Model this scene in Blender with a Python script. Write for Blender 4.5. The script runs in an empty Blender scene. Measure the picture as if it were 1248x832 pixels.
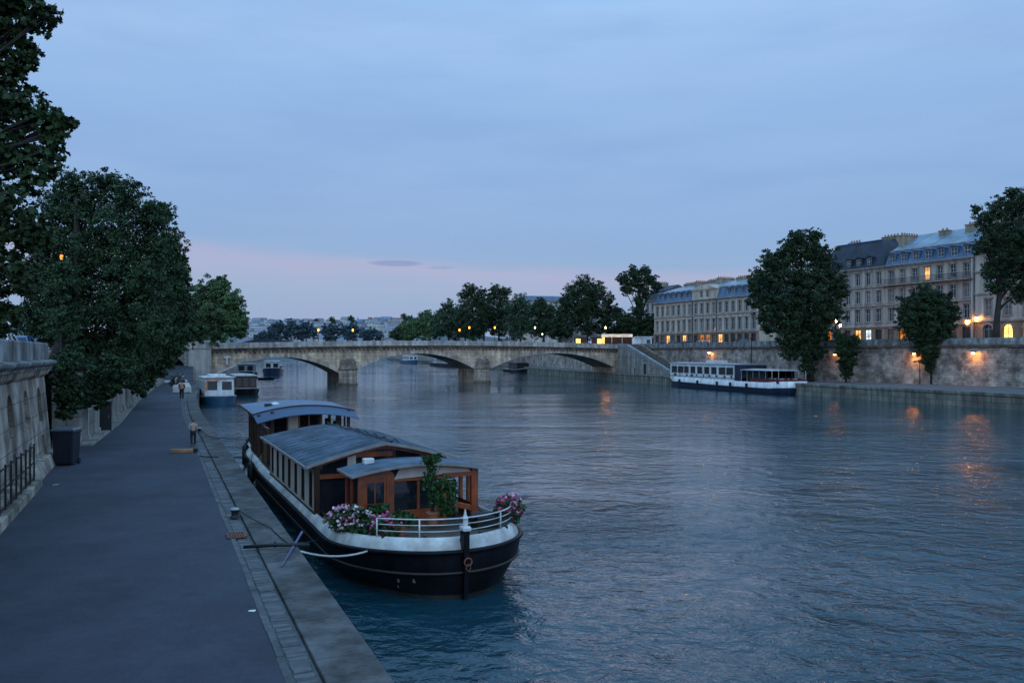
import bpy, bmesh, math, random
import numpy as np
from mathutils import Vector, Matrix, geometry
R = math.radians
sc = bpy.context.scene
COL = sc.collection
# ------------------------------------------------------------------ viewpoint: eye 5.4 m above the river
EYE, FOC, CX, CY = 5.4, 1000.0, 624.0, 430.0
def G(px, py, z=0.0):
    Y = (EYE - z) * FOC / (py - CY)
    return Vector(((px - CX) * Y / FOC, Y, z))
def A(px, py, Y):
    return Vector(((px - CX) * Y / FOC, Y, EYE - (py - CY) * Y / FOC))

# ------------------------------------------------------------------ materials
MATS = {}
def newmat(name):
    m = bpy.data.materials.new(name); m.use_nodes = True
    nt = m.node_tree; nt.nodes.clear()
    return m, nt, nt.nodes, nt.links
def mat(name, col, rough=.75, var=.25, scale=1.5, detail=6, col2=None, bump=0., bscale=25, metal=0., spec=.4,
        brick=None, streak=0., isl=0., rot=0., blot=None):
    if name in MATS: return MATS[name]
    m, nt, N, L = newmat(name)
    out = N.new('ShaderNodeOutputMaterial'); b = N.new('ShaderNodeBsdfPrincipled')
    L.new(b.outputs[0], out.inputs[0])
    tc = N.new('ShaderNodeTexCoord')
    n = N.new('ShaderNodeTexNoise'); n.inputs['Scale'].default_value = scale; n.inputs['Detail'].default_value = detail
    n.inputs['Roughness'].default_value = .62
    L.new(tc.outputs['Object'], n.inputs['Vector'])
    rp = N.new('ShaderNodeValToRGB')
    c2 = col2 or tuple(c * (1 + var) for c in col)
    c1 = col if col2 else tuple(c * (1 - var) for c in col)
    rp.color_ramp.elements[0].position = .3; rp.color_ramp.elements[1].position = .7
    rp.color_ramp.elements[0].color = (*c1, 1); rp.color_ramp.elements[1].color = (*c2, 1)
    L.new(n.outputs[0], rp.inputs[0])
    cur = rp.outputs[0]
    def mul(fac_out, lo, hi, blend='MULTIPLY'):
        nonlocal cur
        mr = N.new('ShaderNodeMapRange'); mr.inputs[3].default_value = lo; mr.inputs[4].default_value = hi
        L.new(fac_out, mr.inputs[0])
        mx = N.new('ShaderNodeMix'); mx.data_type = 'RGBA'; mx.blend_type = blend; mx.inputs[0].default_value = 1
        L.new(cur, mx.inputs[6]); L.new(mr.outputs[0], mx.inputs[7]); cur = mx.outputs[2]
        return mr
    hgt = None
    if brick:
        w, h, mo, dk = brick
        br = N.new('ShaderNodeTexBrick')
        br.inputs['Scale'].default_value = 1.0
        br.inputs['Brick Width'].default_value = w; br.inputs['Row Height'].default_value = h
        br.inputs['Mortar Size'].default_value = mo; br.inputs['Mortar Smooth'].default_value = .3
        br.inputs['Color1'].default_value = (.82, .82, .82, 1); br.inputs['Color2'].default_value = (1.12, 1.1, 1.06, 1)
        br.inputs['Mortar'].default_value = (dk, dk, dk, 1)
        mp = N.new('ShaderNodeMapping'); mp.inputs['Rotation'].default_value[2] = rot
        # a little wobble so that joints are not ruler straight
        nw = N.new('ShaderNodeTexNoise'); nw.inputs['Scale'].default_value = 2.3
        L.new(tc.outputs['Object'], nw.inputs['Vector'])
        ad = N.new('ShaderNodeVectorMath'); ad.operation = 'MULTIPLY_ADD'
        ad.inputs[1].default_value = (.05 * h, .12 * h, 0)
        L.new(nw.outputs['Color'], ad.inputs[0]); L.new(tc.outputs['UV'], ad.inputs[2])
        L.new(ad.outputs[0], mp.inputs[0]); L.new(mp.outputs[0], br.inputs['Vector'])
        mx = N.new('ShaderNodeMix'); mx.data_type = 'RGBA'; mx.blend_type = 'MULTIPLY'; mx.inputs[0].default_value = 1
        L.new(cur, mx.inputs[6]); L.new(br.outputs['Color'], mx.inputs[7]); cur = mx.outputs[2]
        hgt = br.outputs['Fac']
    if streak:
        mp = N.new('ShaderNodeMapping'); mp.inputs['Scale'].default_value = (1.6, 1.6, .12)
        L.new(tc.outputs['Object'], mp.inputs[0])
        ns = N.new('ShaderNodeTexNoise'); ns.inputs['Scale'].default_value = 1.0; ns.inputs['Detail'].default_value = 5
        L.new(mp.outputs[0], ns.inputs['Vector'])
        r2 = mul(ns.outputs[0], 1 - streak, 1 + streak * .5); r2.inputs[1].default_value = .35; r2.inputs[2].default_value = .65
    if blot:
        nb = N.new('ShaderNodeTexNoise'); nb.inputs['Scale'].default_value = blot[0]; nb.inputs['Detail'].default_value = 7; nb.inputs['Roughness'].default_value = .7
        L.new(tc.outputs['Object'], nb.inputs['Vector'])
        r3 = mul(nb.outputs[0], 1 - blot[1], 1 + blot[1]); r3.inputs[1].default_value = .4; r3.inputs[2].default_value = .6
    if isl:
        ge = N.new('ShaderNodeNewGeometry'); mul(ge.outputs['Random Per Island'], 1 - isl, 1 + isl)
    L.new(cur, b.inputs['Base Color'])
    b.inputs['Roughness'].default_value = rough; b.inputs['Metallic'].default_value = metal
    b.inputs['Specular IOR Level'].default_value = spec
    if bump:
        nf = N.new('ShaderNodeTexNoise'); nf.inputs['Scale'].default_value = bscale; nf.inputs['Detail'].default_value = 5
        L.new(tc.outputs['Object'], nf.inputs['Vector'])
        bp = N.new('ShaderNodeBump'); bp.inputs['Strength'].default_value = .8; bp.inputs['Distance'].default_value = bump
        L.new(nf.outputs[0], bp.inputs['Height']); last = bp.outputs[0]
        if hgt is not None:
            b2 = N.new('ShaderNodeBump'); b2.invert = True; b2.inputs['Strength'].default_value = .8; b2.inputs['Distance'].default_value = bump * 2.5
            L.new(hgt, b2.inputs['Height']); L.new(last, b2.inputs['Normal']); last = b2.outputs[0]
        L.new(last, b.inputs['Normal'])
    MATS[name] = m
    return m
def emat(name, col, strength, var=0., scale=3.):
    if name in MATS: return MATS[name]
    m, nt, N, L = newmat(name)
    out = N.new('ShaderNodeOutputMaterial'); e = N.new('ShaderNodeEmission')
    e.inputs[0].default_value = (*col, 1); e.inputs[1].default_value = strength
    if var:
        tc = N.new('ShaderNodeTexCoord'); n = N.new('ShaderNodeTexNoise'); n.inputs['Scale'].default_value = scale
        L.new(tc.outputs['Object'], n.inputs['Vector'])
        mr = N.new('ShaderNodeMapRange'); mr.inputs[1].default_value = .35; mr.inputs[2].default_value = .65
        mr.inputs[3].default_value = strength * (1 - var); mr.inputs[4].default_value = strength * (1 + var)
        L.new(n.outputs[0], mr.inputs[0]); L.new(mr.outputs[0], e.inputs[1])
    L.new(e.outputs[0], out.inputs[0]); MATS[name] = m
    return m
def gmat(name, col, rough=.08, spec=.5):
    return mat(name, col, rough=rough, var=.35, scale=1.3, spec=spec)

asphalt = mat('asphalt', (.044, .047, .065), rough=.8, var=.14, scale=9, bump=.008, bscale=70, blot=(.35, .2), spec=.3)
coping_m = mat('coping_stone', (.145, .145, .15), rough=.8, var=.25, scale=2.2, bump=.012, bscale=14, brick=(1.5, .62, .012, .5), rot=R(90), blot=(.9, .3))
gutter_m = mat('gutter_stone', (.082, .085, .092), rough=.85, var=.2, scale=3, bump=.01, bscale=20, blot=(1.5, .25))
cobble_m = mat('cobble', (.095, .098, .105), rough=.8, var=.25, scale=5, bump=.015, bscale=18, isl=.3)
quayface_m = mat('quay_face', (.13, .13, .11), rough=.85, var=.3, scale=.8, bump=.03, bscale=8, brick=(1.2, .5, .03, .5), streak=.5)
nearwall_m = mat('near_wall_stone', (.31, .265, .225), rough=.85, var=.3, scale=1.1, bump=.03, bscale=9, brick=(1.5, .62, .014, .5), streak=.45, blot=(.7, .5))
parapet_m = mat('parapet_stone', (.20, .20, .20), rough=.9, var=.3, scale=1.6, bump=.02, bscale=12, streak=.55, blot=(.8, .3))
lowwall_m = mat('low_wall_stone', (.26, .24, .22), rough=.85, var=.3, scale=1.0, bump=.03, bscale=8, brick=(1.1, .55, .02, .45), streak=.4)
farwall_m = mat('far_wall_stone', (.165, .135, .12), rough=.9, var=.35, scale=.42, detail=12, col2=(.44, .375, .33), bump=.06, bscale=3, brick=(.8, .30, .022, .76), blot=(.6, .5))
farquay_m = mat('far_quay_stone', (.17, .165, .14), rough=.9, var=.35, scale=.5, bump=.04, bscale=3, brick=(1.6, .6, .03, .6), streak=.45)
farpave_m = mat('far_pavement', (.10, .10, .11), rough=.85, var=.2, scale=.5)
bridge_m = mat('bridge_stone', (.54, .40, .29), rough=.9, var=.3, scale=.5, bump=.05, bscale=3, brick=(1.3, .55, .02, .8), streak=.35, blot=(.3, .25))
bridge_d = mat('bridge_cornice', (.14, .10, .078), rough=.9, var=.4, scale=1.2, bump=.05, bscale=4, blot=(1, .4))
bridge_p = mat('bridge_parapet', (.38, .34, .31), rough=.9, var=.3, scale=.8, bump=.03, bscale=4, streak=.35, blot=(.35, .3))
pale_m = mat('pale_stone', (.42, .40, .37), rough=.85, var=.15, scale=.8, bump=.02, bscale=4, streak=.3)
black_hull = mat('black_hull', (.006, .0065, .010), rough=.45, var=.5, scale=1.2, bump=.006, bscale=3, spec=.16, streak=.6)
boot_m = mat('hull_bottom', (.03, .025, .02), rough=.6, var=.5, scale=1.4, streak=.5)
rubrail_m = mat('rub_rail', (.022, .018, .016), rough=.5, var=.5, scale=2)
white_m = mat('white_paint', (.62, .62, .63), rough=.4, var=.1, scale=1.2, streak=.25, blot=(1.3, .08))
offwhite_m = mat('offwhite_paint', (.42, .42, .43), rough=.5, var=.15, scale=1.5, streak=.25)
cream_m = mat('cream_panel', (.60, .53, .48), rough=.5, var=.12, scale=1.5, streak=.2)
mahog = mat('mahogany', (.29, .068, .024), rough=.35, var=.4, scale=3, streak=.4, spec=.5)
darkwood = mat('dark_wood', (.045, .020, .012), rough=.4, var=.4, scale=3, streak=.4)
ochre = mat('ochre_door', (.09, .06, .02), rough=.5, var=.3, scale=3)
zincroof = mat('zinc_roof', (.075, .105, .145), rough=.7, var=.3, scale=1.1, bump=.006, bscale=5, blot=(1.2, .35), spec=.2)
canopy_m = mat('canopy_blue', (.11, .155, .24), rough=.55, var=.15, scale=.8, blot=(.7, .12))
visor_m = mat('visor_blue', (.05, .085, .15), rough=.6, var=.15, scale=.8)
glass_m = gmat('dark_glass', (.012, .016, .022), .06, .6)
bglass_m = gmat('window_glass', (.03, .035, .045), .15, .5)
black_iron = mat('black_iron', (.012, .012, .014), rough=.5, var=.4, scale=6, spec=.4)
rust_m = mat('rusty_iron', (.16, .06, .04), rough=.8, var=.5, scale=8, bump=.01)
grey_metal = mat('grey_metal', (.14, .15, .16), rough=.45, var=.2, scale=5)
bin_m = mat('bin_plastic', (.010, .015, .026), rough=.45, var=.3, scale=3)
binlid_m = mat('bin_lid', (.09, .11, .14), rough=.4, var=.2, scale=3)
plank_m = mat('plank_wood', (.34, .17, .08), rough=.7, var=.4, scale=4, streak=.3)
rope_w = mat('white_rope', (.5, .5, .48), rough=.9, var=.2, scale=20)
rope_d = mat('dark_rope', (.02, .02, .025), rough=.9, var=.3, scale=20)
rubber = mat('black_rubber', (.008, .008, .009), rough=.6, var=.3, scale=6)
navy_m = mat('navy_paint', (.012, .022, .05), rough=.35, var=.3, scale=1, streak=.3)
blue_m = mat('blue_paint', (.03, .08, .14), rough=.4, var=.25, scale=1)
orange_m = mat('orange_trim', (.55, .16, .05), rough=.5, var=.15, scale=2)
red_m = mat('red_cloth', (.10, .012, .016), rough=.8, var=.3, scale=3)
paper_m = mat('paper', (.75, .73, .66), rough=.9, var=.1)
terra_m = mat('terracotta', (.30, .11, .06), rough=.8, var=.2, scale=6)
fac_a = mat('facade_cream', (.50, .42, .34), rough=.85, var=.12, scale=.6, bump=.01, streak=.3)
fac_b = mat('facade_grey', (.38, .335, .295), rough=.85, var=.15, scale=.5, bump=.01, streak=.35)
fac_c = mat('facade_pale', (.50, .45, .40), rough=.85, var=.12, scale=.5, streak=.3)
fac_d = mat('facade_brown', (.30, .20, .14), rough=.85, var=.2, scale=.6, streak=.3)
trim_m = mat('stone_trim', (.34, .305, .27), rough=.85, var=.2, scale=1.2, streak=.3)
slate_m = mat('slate_roof', (.02, .027, .045), rough=.55, var=.3, scale=.8, brick=(.6, .3, .02, .6), blot=(.5, .25))
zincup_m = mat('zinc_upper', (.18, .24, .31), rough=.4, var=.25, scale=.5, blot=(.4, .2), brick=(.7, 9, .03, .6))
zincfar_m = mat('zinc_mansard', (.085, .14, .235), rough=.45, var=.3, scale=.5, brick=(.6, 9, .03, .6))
frame_m = mat('window_frame', (.42, .43, .44), rough=.6, var=.12, scale=3)
frame_d = mat('dark_frame', (.05, .05, .055), rough=.6, var=.2, scale=3)
chimney_m = mat('chimney_stone', (.28, .22, .165), rough=.9, var=.25, scale=1.5, streak=.3)
lit_w = emat('lit_window_warm', (1, .50, .15), 1.7, .6, .9)
lit_o = emat('lit_window_orange', (1, .32, .06), .75, .6, .8)
lit_y = emat('lit_window_yellow', (1, .52, .12), 3.2, .4, .9)
lit_c = emat('lit_window_cool', (.75, .9, 1), 1.2, .6, 1.0)
lamp_e = emat('lamp_glow', (1, .27, .025), 11)
lamp_f = emat('flood_glow', (1, .36, .06), 190)
lamp_e2 = emat('lamp_glow_dim', (1, .36, .06), 34)
lamp_s = emat('lamp_glow_strong', (1, .36, .06), 170)
curtain_m = mat('curtained_glass', (.16, .15, .14), rough=.25, var=.4, scale=1.5)
bglass_d = gmat('window_glass_dark', (.012, .014, .02), .1)
bulw_m = mat('bulwark_paint', (.36, .33, .30), rough=.5, scale=2.4, detail=8, col2=(.66, .66, .67), streak=.3)
lamp_w = emat('lamp_white', (1, .72, .42), 9)
awning_e = emat('awning_glow_canvas', (1, .93, .86), .62, .3, .6)  # canvas emits by itself, in place of lamplight coming through the cloth
bark_m = mat('bark', (.032, .025, .021), rough=.9, var=.5, scale=3, bump=.04, bscale=8)
soil_m = mat('soil', (.05, .045, .04), rough=1, var=.3)
def leafmat(name, c, v=.45):
    return mat(name, c, rough=.6, var=.35, scale=.45, detail=3, isl=v, spec=.25)
leaf_near = leafmat('leaf_near', (.028, .053, .017))
leaf_left = leafmat('leaf_left', (.027, .055, .021), .6)
leaf_mid = leafmat('leaf_mid', (.075, .132, .052))
leaf_dark = leafmat('leaf_dark', (.023, .045, .018), .6)
leaf_far = leafmat('leaf_far', (.038, .070, .034))
leaf_haze = leafmat('leaf_haze', (.05, .085, .10), .25)  # distance haze put into the leaf colour as a blue tint
leaf_pot = leafmat('leaf_pot', (.03, .075, .022))
pink_m = mat('petal_pink', (.62, .30, .42), rough=.7, var=.3, scale=9, isl=.3)
white_p = mat('petal_white', (.66, .48, .56), rough=.7, var=.15, scale=9, isl=.2)
mag_m = mat('petal_magenta', (.50, .07, .20), rough=.7, var=.3, scale=9, isl=.3)
skin_m = mat('skin', (.45, .27, .2), rough=.6, var=.1)
hair_m = mat('hair', (.02, .013, .01), rough=.7, var=.3)
jack_r = mat('red_jacket', (.36, .04, .07), rough=.8, var=.2)
jack_d = mat('dark_jacket', (.03, .035, .055), rough=.8, var=.2)
trous_m = mat('dark_trousers', (.015, .018, .03), rough=.8, var=.2)
carp = [mat('car_paint_white', (.6, .62, .64), rough=.25, var=.05, spec=.5), mat('car_paint_blue', (.05, .10, .22), rough=.25, var=.05, spec=.5),
        mat('car_paint_grey', (.16, .17, .19), rough=.25, var=.05, spec=.5), mat('car_paint_dark', (.02, .022, .03), rough=.25, var=.05, spec=.5)]

# ------------------------------------------------------------------ mesh builder
class MB:
    def __init__(s): s.v = []; s.f = []; s.m = []
    def poly(s, pts, m=0):
        i = len(s.v); s.v += [tuple(p) for p in pts]; s.f.append(tuple(range(i, i + len(pts)))); s.m.append(m)
    def idx(s, vs, fs, m=0):
        i = len(s.v); s.v += [tuple(p) for p in vs]
        for f in fs: s.f.append(tuple(i + k for k in f)); s.m.append(m)
    def hexa(s, p, m=0):   # p: 4 bottom (ccw), 4 top
        s.idx(p, [(3, 2, 1, 0), (4, 5, 6, 7), (0, 1, 5, 4), (1, 2, 6, 5), (2, 3, 7, 6), (3, 0, 4, 7)], m)
    def box(s, x0, x1, y0, y1, z0, z1, m=0):
        s.hexa([(x0, y0, z0), (x1, y0, z0), (x1, y1, z0), (x0, y1, z0), (x0, y0, z1), (x1, y0, z1), (x1, y1, z1), (x0, y1, z1)], m)
    def obox(s, a, b, w, z0, z1, m=0):   # a box along the plan line a-b
        a = Vector(a[:2]); b = Vector(b[:2]); d = (b - a).normalized(); n = Vector((-d.y, d.x)) * w / 2
        q = [a - n, b - n, b + n, a + n]
        s.hexa([(p.x, p.y, z0) for p in q] + [(p.x, p.y, z1) for p in q], m)
    def bar(s, a, b, w, h, m=0):   # rectangular bar between 3D points
        a = Vector(a); b = Vector(b); d = (b - a).normalized()
        up = Vector((0, 0, 1)) if abs(d.z) < .95 else Vector((0, 1, 0))
        x = d.cross(up).normalized() * w / 2; y = x.cross(d).normalized() * h / 2
        s.hexa([a - x - y, a + x - y, a + x + y, a - x + y, b - x - y, b + x - y, b + x + y, b - x + y], m)
    def tube(s, pts, r, n=7, m=0, cap=True):
        pts = [Vector(p) for p in pts]
        if not isinstance(r, (list, tuple)): r = [r] * len(pts)
        rings = []; prev = None
        for i, p in enumerate(pts):
            d = (pts[min(i + 1, len(pts) - 1)] - pts[max(i - 1, 0)]).normalized()
            if prev is None:
                x = d.cross(Vector((0, 0, 1)) if abs(d.z) < .9 else Vector((1, 0, 0))).normalized()
            else:
                x = (prev - d * prev.dot(d)).normalized()
            prev = x; y = d.cross(x)
            rings.append([p + (x * math.cos(2 * math.pi * k / n) + y * math.sin(2 * math.pi * k / n)) * r[i] for k in range(n)])
        s.loft(rings, True, cap, m)
    def loft(s, rings, closed=True, cap=True, m=0):
        n = len(rings[0]); vs = [p for r in rings for p in r]; fs = []
        for i in range(len(rings) - 1):
            for k in range(n if closed else n - 1):
                k2 = (k + 1) % n
                fs.append((i * n + k, i * n + k2, (i + 1) * n + k2, (i + 1) * n + k))
        if cap:
            fs.append(tuple(range(n - 1, -1, -1))); fs.append(tuple((len(rings) - 1) * n + k for k in range(n)))
        s.idx(vs, fs, m)
    def lathe(s, prof, c=(0, 0, 0), n=14, m=0):
        s.loft([[(c[0] + r * math.cos(2 * math.pi * k / n), c[1] + r * math.sin(2 * math.pi * k / n), c[2] + z) for k in range(n)] for r, z in prof], True, True, m)
    def ball(s, c, r, sc_=(1, 1, 1), n=10, k=6, m=0):
        s.lathe_s([(math.sin(math.pi * i / k) * r, -math.cos(math.pi * i / k) * r) for i in range(k + 1)], c, sc_, n, m)
    def lathe_s(s, prof, c, sc_, n, m):
        s.loft([[(c[0] + max(r, 1e-3) * math.cos(2 * math.pi * q / n) * sc_[0], c[1] + max(r, 1e-3) * math.sin(2 * math.pi * q / n) * sc_[1], c[2] + z * sc_[2]) for q in range(n)] for r, z in prof], True, True, m)
    def prism(s, poly, z0, z1, m=0):
        s.loft([[(p[0], p[1], z0) for p in poly], [(p[0], p[1], z1) for p in poly]], True, True, m)
    def prismy(s, poly, y0, y1, m=0):   # polygon in x,z extruded along y
        s.loft([[(p[0], y1, p[1]) for p in poly], [(p[0], y0, p[1]) for p in poly]], True, True, m)
    def prismx(s, poly, x0, x1, m=0):   # polygon in y,z extruded along x
        s.loft([[(x0, p[0], p[1]) for p in poly], [(x1, p[0], p[1]) for p in poly]], True, True, m)
    def gridwall(s, x0, x1, z0, z1, holes, y=0., dep=.25, m=0, mr=None):
        """a wall in the plane y with rectangular holes (hx0,hx1,hz0,hz1) and reveals going back to y+dep"""
        xs = sorted({x0, x1, *[h[0] for h in holes], *[h[1] for h in holes]}); zs = sorted({z0, z1, *[h[2] for h in holes], *[h[3] for h in holes]})
        for i in range(len(xs) - 1):
            for j in range(len(zs) - 1):
                cx = (xs[i] + xs[i + 1]) / 2; cz = (zs[j] + zs[j + 1]) / 2
                if any(h[0] < cx < h[1] and h[2] < cz < h[3] for h in holes): continue
                s.poly([(xs[i], y, zs[j]), (xs[i + 1], y, zs[j]), (xs[i + 1], y, zs[j + 1]), (xs[i], y, zs[j + 1])], m)
        mr = m if mr is None else mr
        for a, b, c, d in holes:
            s.poly([(a, y, c), (a, y, d), (a, y + dep, d), (a, y + dep, c)], mr); s.poly([(b, y, d), (b, y, c), (b, y + dep, c), (b, y + dep, d)], mr)
            s.poly([(a, y, d), (b, y, d), (b, y + dep, d), (a, y + dep, d)], mr); s.poly([(b, y, c), (a, y, c), (a, y + dep, c), (b, y + dep, c)], mr)
    def polyface(s, outer, holes, fn, m=0):
        """planar face with arbitrary holes; outer and holes are 2D lists; fn maps (a,b) -> 3D"""
        loops = [[Vector((p[0], p[1], 0)) for p in outer]] + [[Vector((p[0], p[1], 0)) for p in h] for h in holes]
        flat = [p for l in loops for p in l]
        tris = geometry.tessellate_polygon(loops)
        s.idx([fn(p.x, p.y) for p in flat], [tuple(t) for t in tris], m)
    def build(s, name, mats, parent=None, loc=None, rz=0., smooth=False, bevel=0., auto=None):
        me = bpy.data.meshes.new(name); me.from_pydata(s.v, [], s.f); me.update()
        if not isinstance(mats, (list, tuple)): mats = [mats]
        for m in mats: me.materials.append(m)
        if len(mats) > 1: me.polygons.foreach_set('material_index', s.m)
        bm = bmesh.new(); bm.from_mesh(me); bmesh.ops.remove_doubles(bm, verts=bm.verts, dist=1e-4); bmesh.ops.recalc_face_normals(bm, faces=bm.faces)
        uv = bm.loops.layers.uv.new('UVMap')
        for f in bm.faces:
            n = f.normal
            if abs(n.z) > .75:
                for l in f.loops: l[uv].uv = (l.vert.co.x, l.vert.co.y)
            else:
                t = Vector((-n.y, n.x, 0)).normalized()
                for l in f.loops: l[uv].uv = (l.vert.co.dot(t), l.vert.co.z)
            f.smooth = smooth
        bm.to_mesh(me); bm.free()
        o = bpy.data.objects.new(name, me); COL.objects.link(o)
        if parent: o.parent = parent
        if loc is not None: o.location = loc
        o.rotation_euler.z = rz
        if bevel:
            b = o.modifiers.new('edge', 'BEVEL'); b.width = bevel; b.segments = 2; b.limit_method = 'ANGLE'; b.angle_limit = R(40)
        return o
def tag(o, label=None, cat=None, group=None, kind=None):
    for k, v in (('label', label), ('category', cat), ('group', group), ('kind', kind)):
        if v: o[k] = v
    return o
def thing(name, label, cat, loc=(0, 0, 0), rz=0., group=None):
    o = bpy.data.objects.new(name, None); COL.objects.link(o); o.empty_display_size = .1
    o.location = loc; o.rotation_euler.z = rz
    return tag(o, label, cat, group)
def struct(o): o['kind'] = 'structure'; return o
def copy_tree(o, parent=None):
    c = o.copy(); COL.objects.link(c)
    if parent: c.parent = parent
    for ch in list(o.children): copy_tree(ch, c)
    return c
def arc(cx, cz, rx, rz, a0, a1, n):
    return [(cx + rx * math.cos(a0 + (a1 - a0) * i / n), cz + rz * math.sin(a0 + (a1 - a0) * i / n)) for i in range(n + 1)]
# the quay frame: x across (0 at the water's edge, negative towards the wall), y along, away from the viewer
QO = Vector((-5.9, 20.1, 0)); QA = R(23.3); QX = Vector((math.cos(QA), math.sin(QA), 0)); QY = Vector((-math.sin(QA), math.cos(QA), 0))
def Q(x, y, z=0.): return QO + QX * x + QY * y + Vector((0, 0, z))
def toQ(p):
    d = Vector(p) - QO; return Vector((d.dot(QX), d.dot(QY), d.z))
QZ = 1.5
SPL = []
# ------------------------------------------------------------------ camera, world, sun
cam = bpy.data.cameras.new('camera'); co = bpy.data.objects.new('camera', cam); COL.objects.link(co)
co.location = (0, 0, EYE); co.rotation_euler = (R(90), 0, 0)
cam.sensor_width = 36; cam.lens = 36 * FOC / 1248; cam.shift_y = 14 / 1248; cam.clip_start = .1; cam.clip_end = 6000
sc.camera = co
w = bpy.data.worlds.new('World'); sc.world = w; w.use_nodes = True
nt = w.node_tree; N = nt.nodes; L = nt.links; N.clear()
wo = N.new('ShaderNodeOutputWorld'); bg = N.new('ShaderNodeBackground'); L.new(bg.outputs[0], wo.inputs[0])
tc = N.new('ShaderNodeTexCoord'); sx = N.new('ShaderNodeSeparateXYZ'); L.new(tc.outputs['Generated'], sx.inputs[0])
SUN_EL, SUN_ROT = R(1.0), R(-12)
sky = N.new('ShaderNodeTexSky'); sky.sky_type = 'NISHITA'; sky.sun_disc = False; sky.sun_elevation = SUN_EL; sky.sun_rotation = SUN_ROT
def math_(op, a, b=None, c=None):
    n = N.new('ShaderNodeMath'); n.operation = op
    for i, q in enumerate((a, b, c)):
        if q is None: continue
        if isinstance(q, (int, float)): n.inputs[i].default_value = q
        else: L.new(q, n.inputs[i])
    return n.outputs[0]
def rng(v, a, b, lo=0., hi=1., smooth=True):
    n = N.new('ShaderNodeMapRange'); n.interpolation_type = 'SMOOTHSTEP' if smooth else 'LINEAR'
    L.new(v, n.inputs[0]); n.inputs[1].default_value = a; n.inputs[2].default_value = b; n.inputs[3].default_value = lo; n.inputs[4].default_value = hi
    return n.outputs[0]
def mixc(f, a, b, blend='MIX'):
    n = N.new('ShaderNodeMix'); n.data_type = 'RGBA'; n.blend_type = blend
    if isinstance(f, (int, float)): n.inputs[0].default_value = f
    else: L.new(f, n.inputs[0])
    for i, q in ((6, a), (7, b)):
        if isinstance(q, tuple): n.inputs[i].default_value = (*q, 1)
        else: L.new(q, n.inputs[i])
    return n.outputs[2]
ramp = N.new('ShaderNodeValToRGB'); cr = ramp.color_ramp
def lin(r, g, b): return tuple(((c / 255 / 12.92) if c / 255 <= .04045 else ((c / 255 + .055) / 1.055) ** 2.4) for c in (r, g, b))
stops = [(0., (130, 154, 190)), (.03, (133, 157, 194)), (.075, (141, 165, 196)), (.14, (131, 163, 203)), (.25, (134, 168, 211)), (.38, (150, 185, 226)), (.52, (148, 206, 255)), (1., (140, 200, 252))]
cr.elements[0].position = 0; cr.elements[1].position = 1
for i, (p, c) in enumerate(stops):
    e = cr.elements[0] if i == 0 else cr.elements[-1] if i == len(stops) - 1 else cr.elements.new(p)
    e.color = (*lin(*c), 1)
L.new(sx.outputs[2], ramp.inputs[0])
mpn = N.new('ShaderNodeMapping'); mpn.inputs['Scale'].default_value = (1.3, 1.3, 7); mpn.inputs['Rotation'].default_value = (0, R(4), 0); L.new(tc.outputs['Generated'], mpn.inputs[0])
cn = N.new('ShaderNodeTexNoise'); cn.inputs['Scale'].default_value = 1.7; cn.inputs['Detail'].default_value = 7; cn.inputs['Roughness'].default_value = .5; L.new(mpn.outputs[0], cn.inputs['Vector'])
cl = rng(cn.outputs[0], .38, .66)
hi_f = rng(sx.outputs[2], .10, .2)
base = mixc(math_('MULTIPLY', math_('MULTIPLY', cl, hi_f), .30), ramp.outputs[0], lin(153, 181, 220))
cn2 = N.new('ShaderNodeTexNoise'); cn2.inputs['Scale'].default_value = 3.1; cn2.inputs['Detail'].default_value = 6; L.new(mpn.outputs[0], cn2.inputs['Vector'])
base = mixc(math_('MULTIPLY', math_('MULTIPLY', rng(cn2.outputs[0], .42, .7), hi_f), .22), base, lin(114, 145, 196))
# pink band low over the river: its upper edge sinks towards the right
zz = math_('ADD', sx.outputs[2], math_('MULTIPLY', sx.outputs[0], .045))
zz = math_('ADD', zz, math_('MULTIPLY', math_('SUBTRACT', cn2.outputs[0], .5), .05))
pb = math_('MULTIPLY', rng(zz, .090, .116, 1, 0), rng(zz, .055, .105))
pb = math_('MULTIPLY', pb, rng(sx.outputs[1], .2, .7))
base = mixc(math_('MULTIPLY', pb, .50), base, lin(180, 168, 194))
# two thin dark clouds inside the band
def ell(cx, cz, rx, rz):
    a = math_('DIVIDE', math_('SUBTRACT', sx.outputs[0], cx), rx); b = math_('DIVIDE', math_('SUBTRACT', sx.outputs[2], cz), rz)
    d = math_('ADD', math_('MULTIPLY', a, a), math_('MULTIPLY', b, b))
    return math_('MULTIPLY', rng(math_('ADD', d, math_('MULTIPLY', math_('SUBTRACT', cn2.outputs[0], .5), 1.5)), .2, 1.1, 1, 0), rng(sx.outputs[1], .3, .6))
base = mixc(math_('MULTIPLY', ell(-.138, .1075, .035, .0042), .6), base, lin(112, 136, 182))
base = mixc(math_('MULTIPLY', ell(-.085, .103, .02, .0022), .4), base, lin(120, 142, 186))
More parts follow.
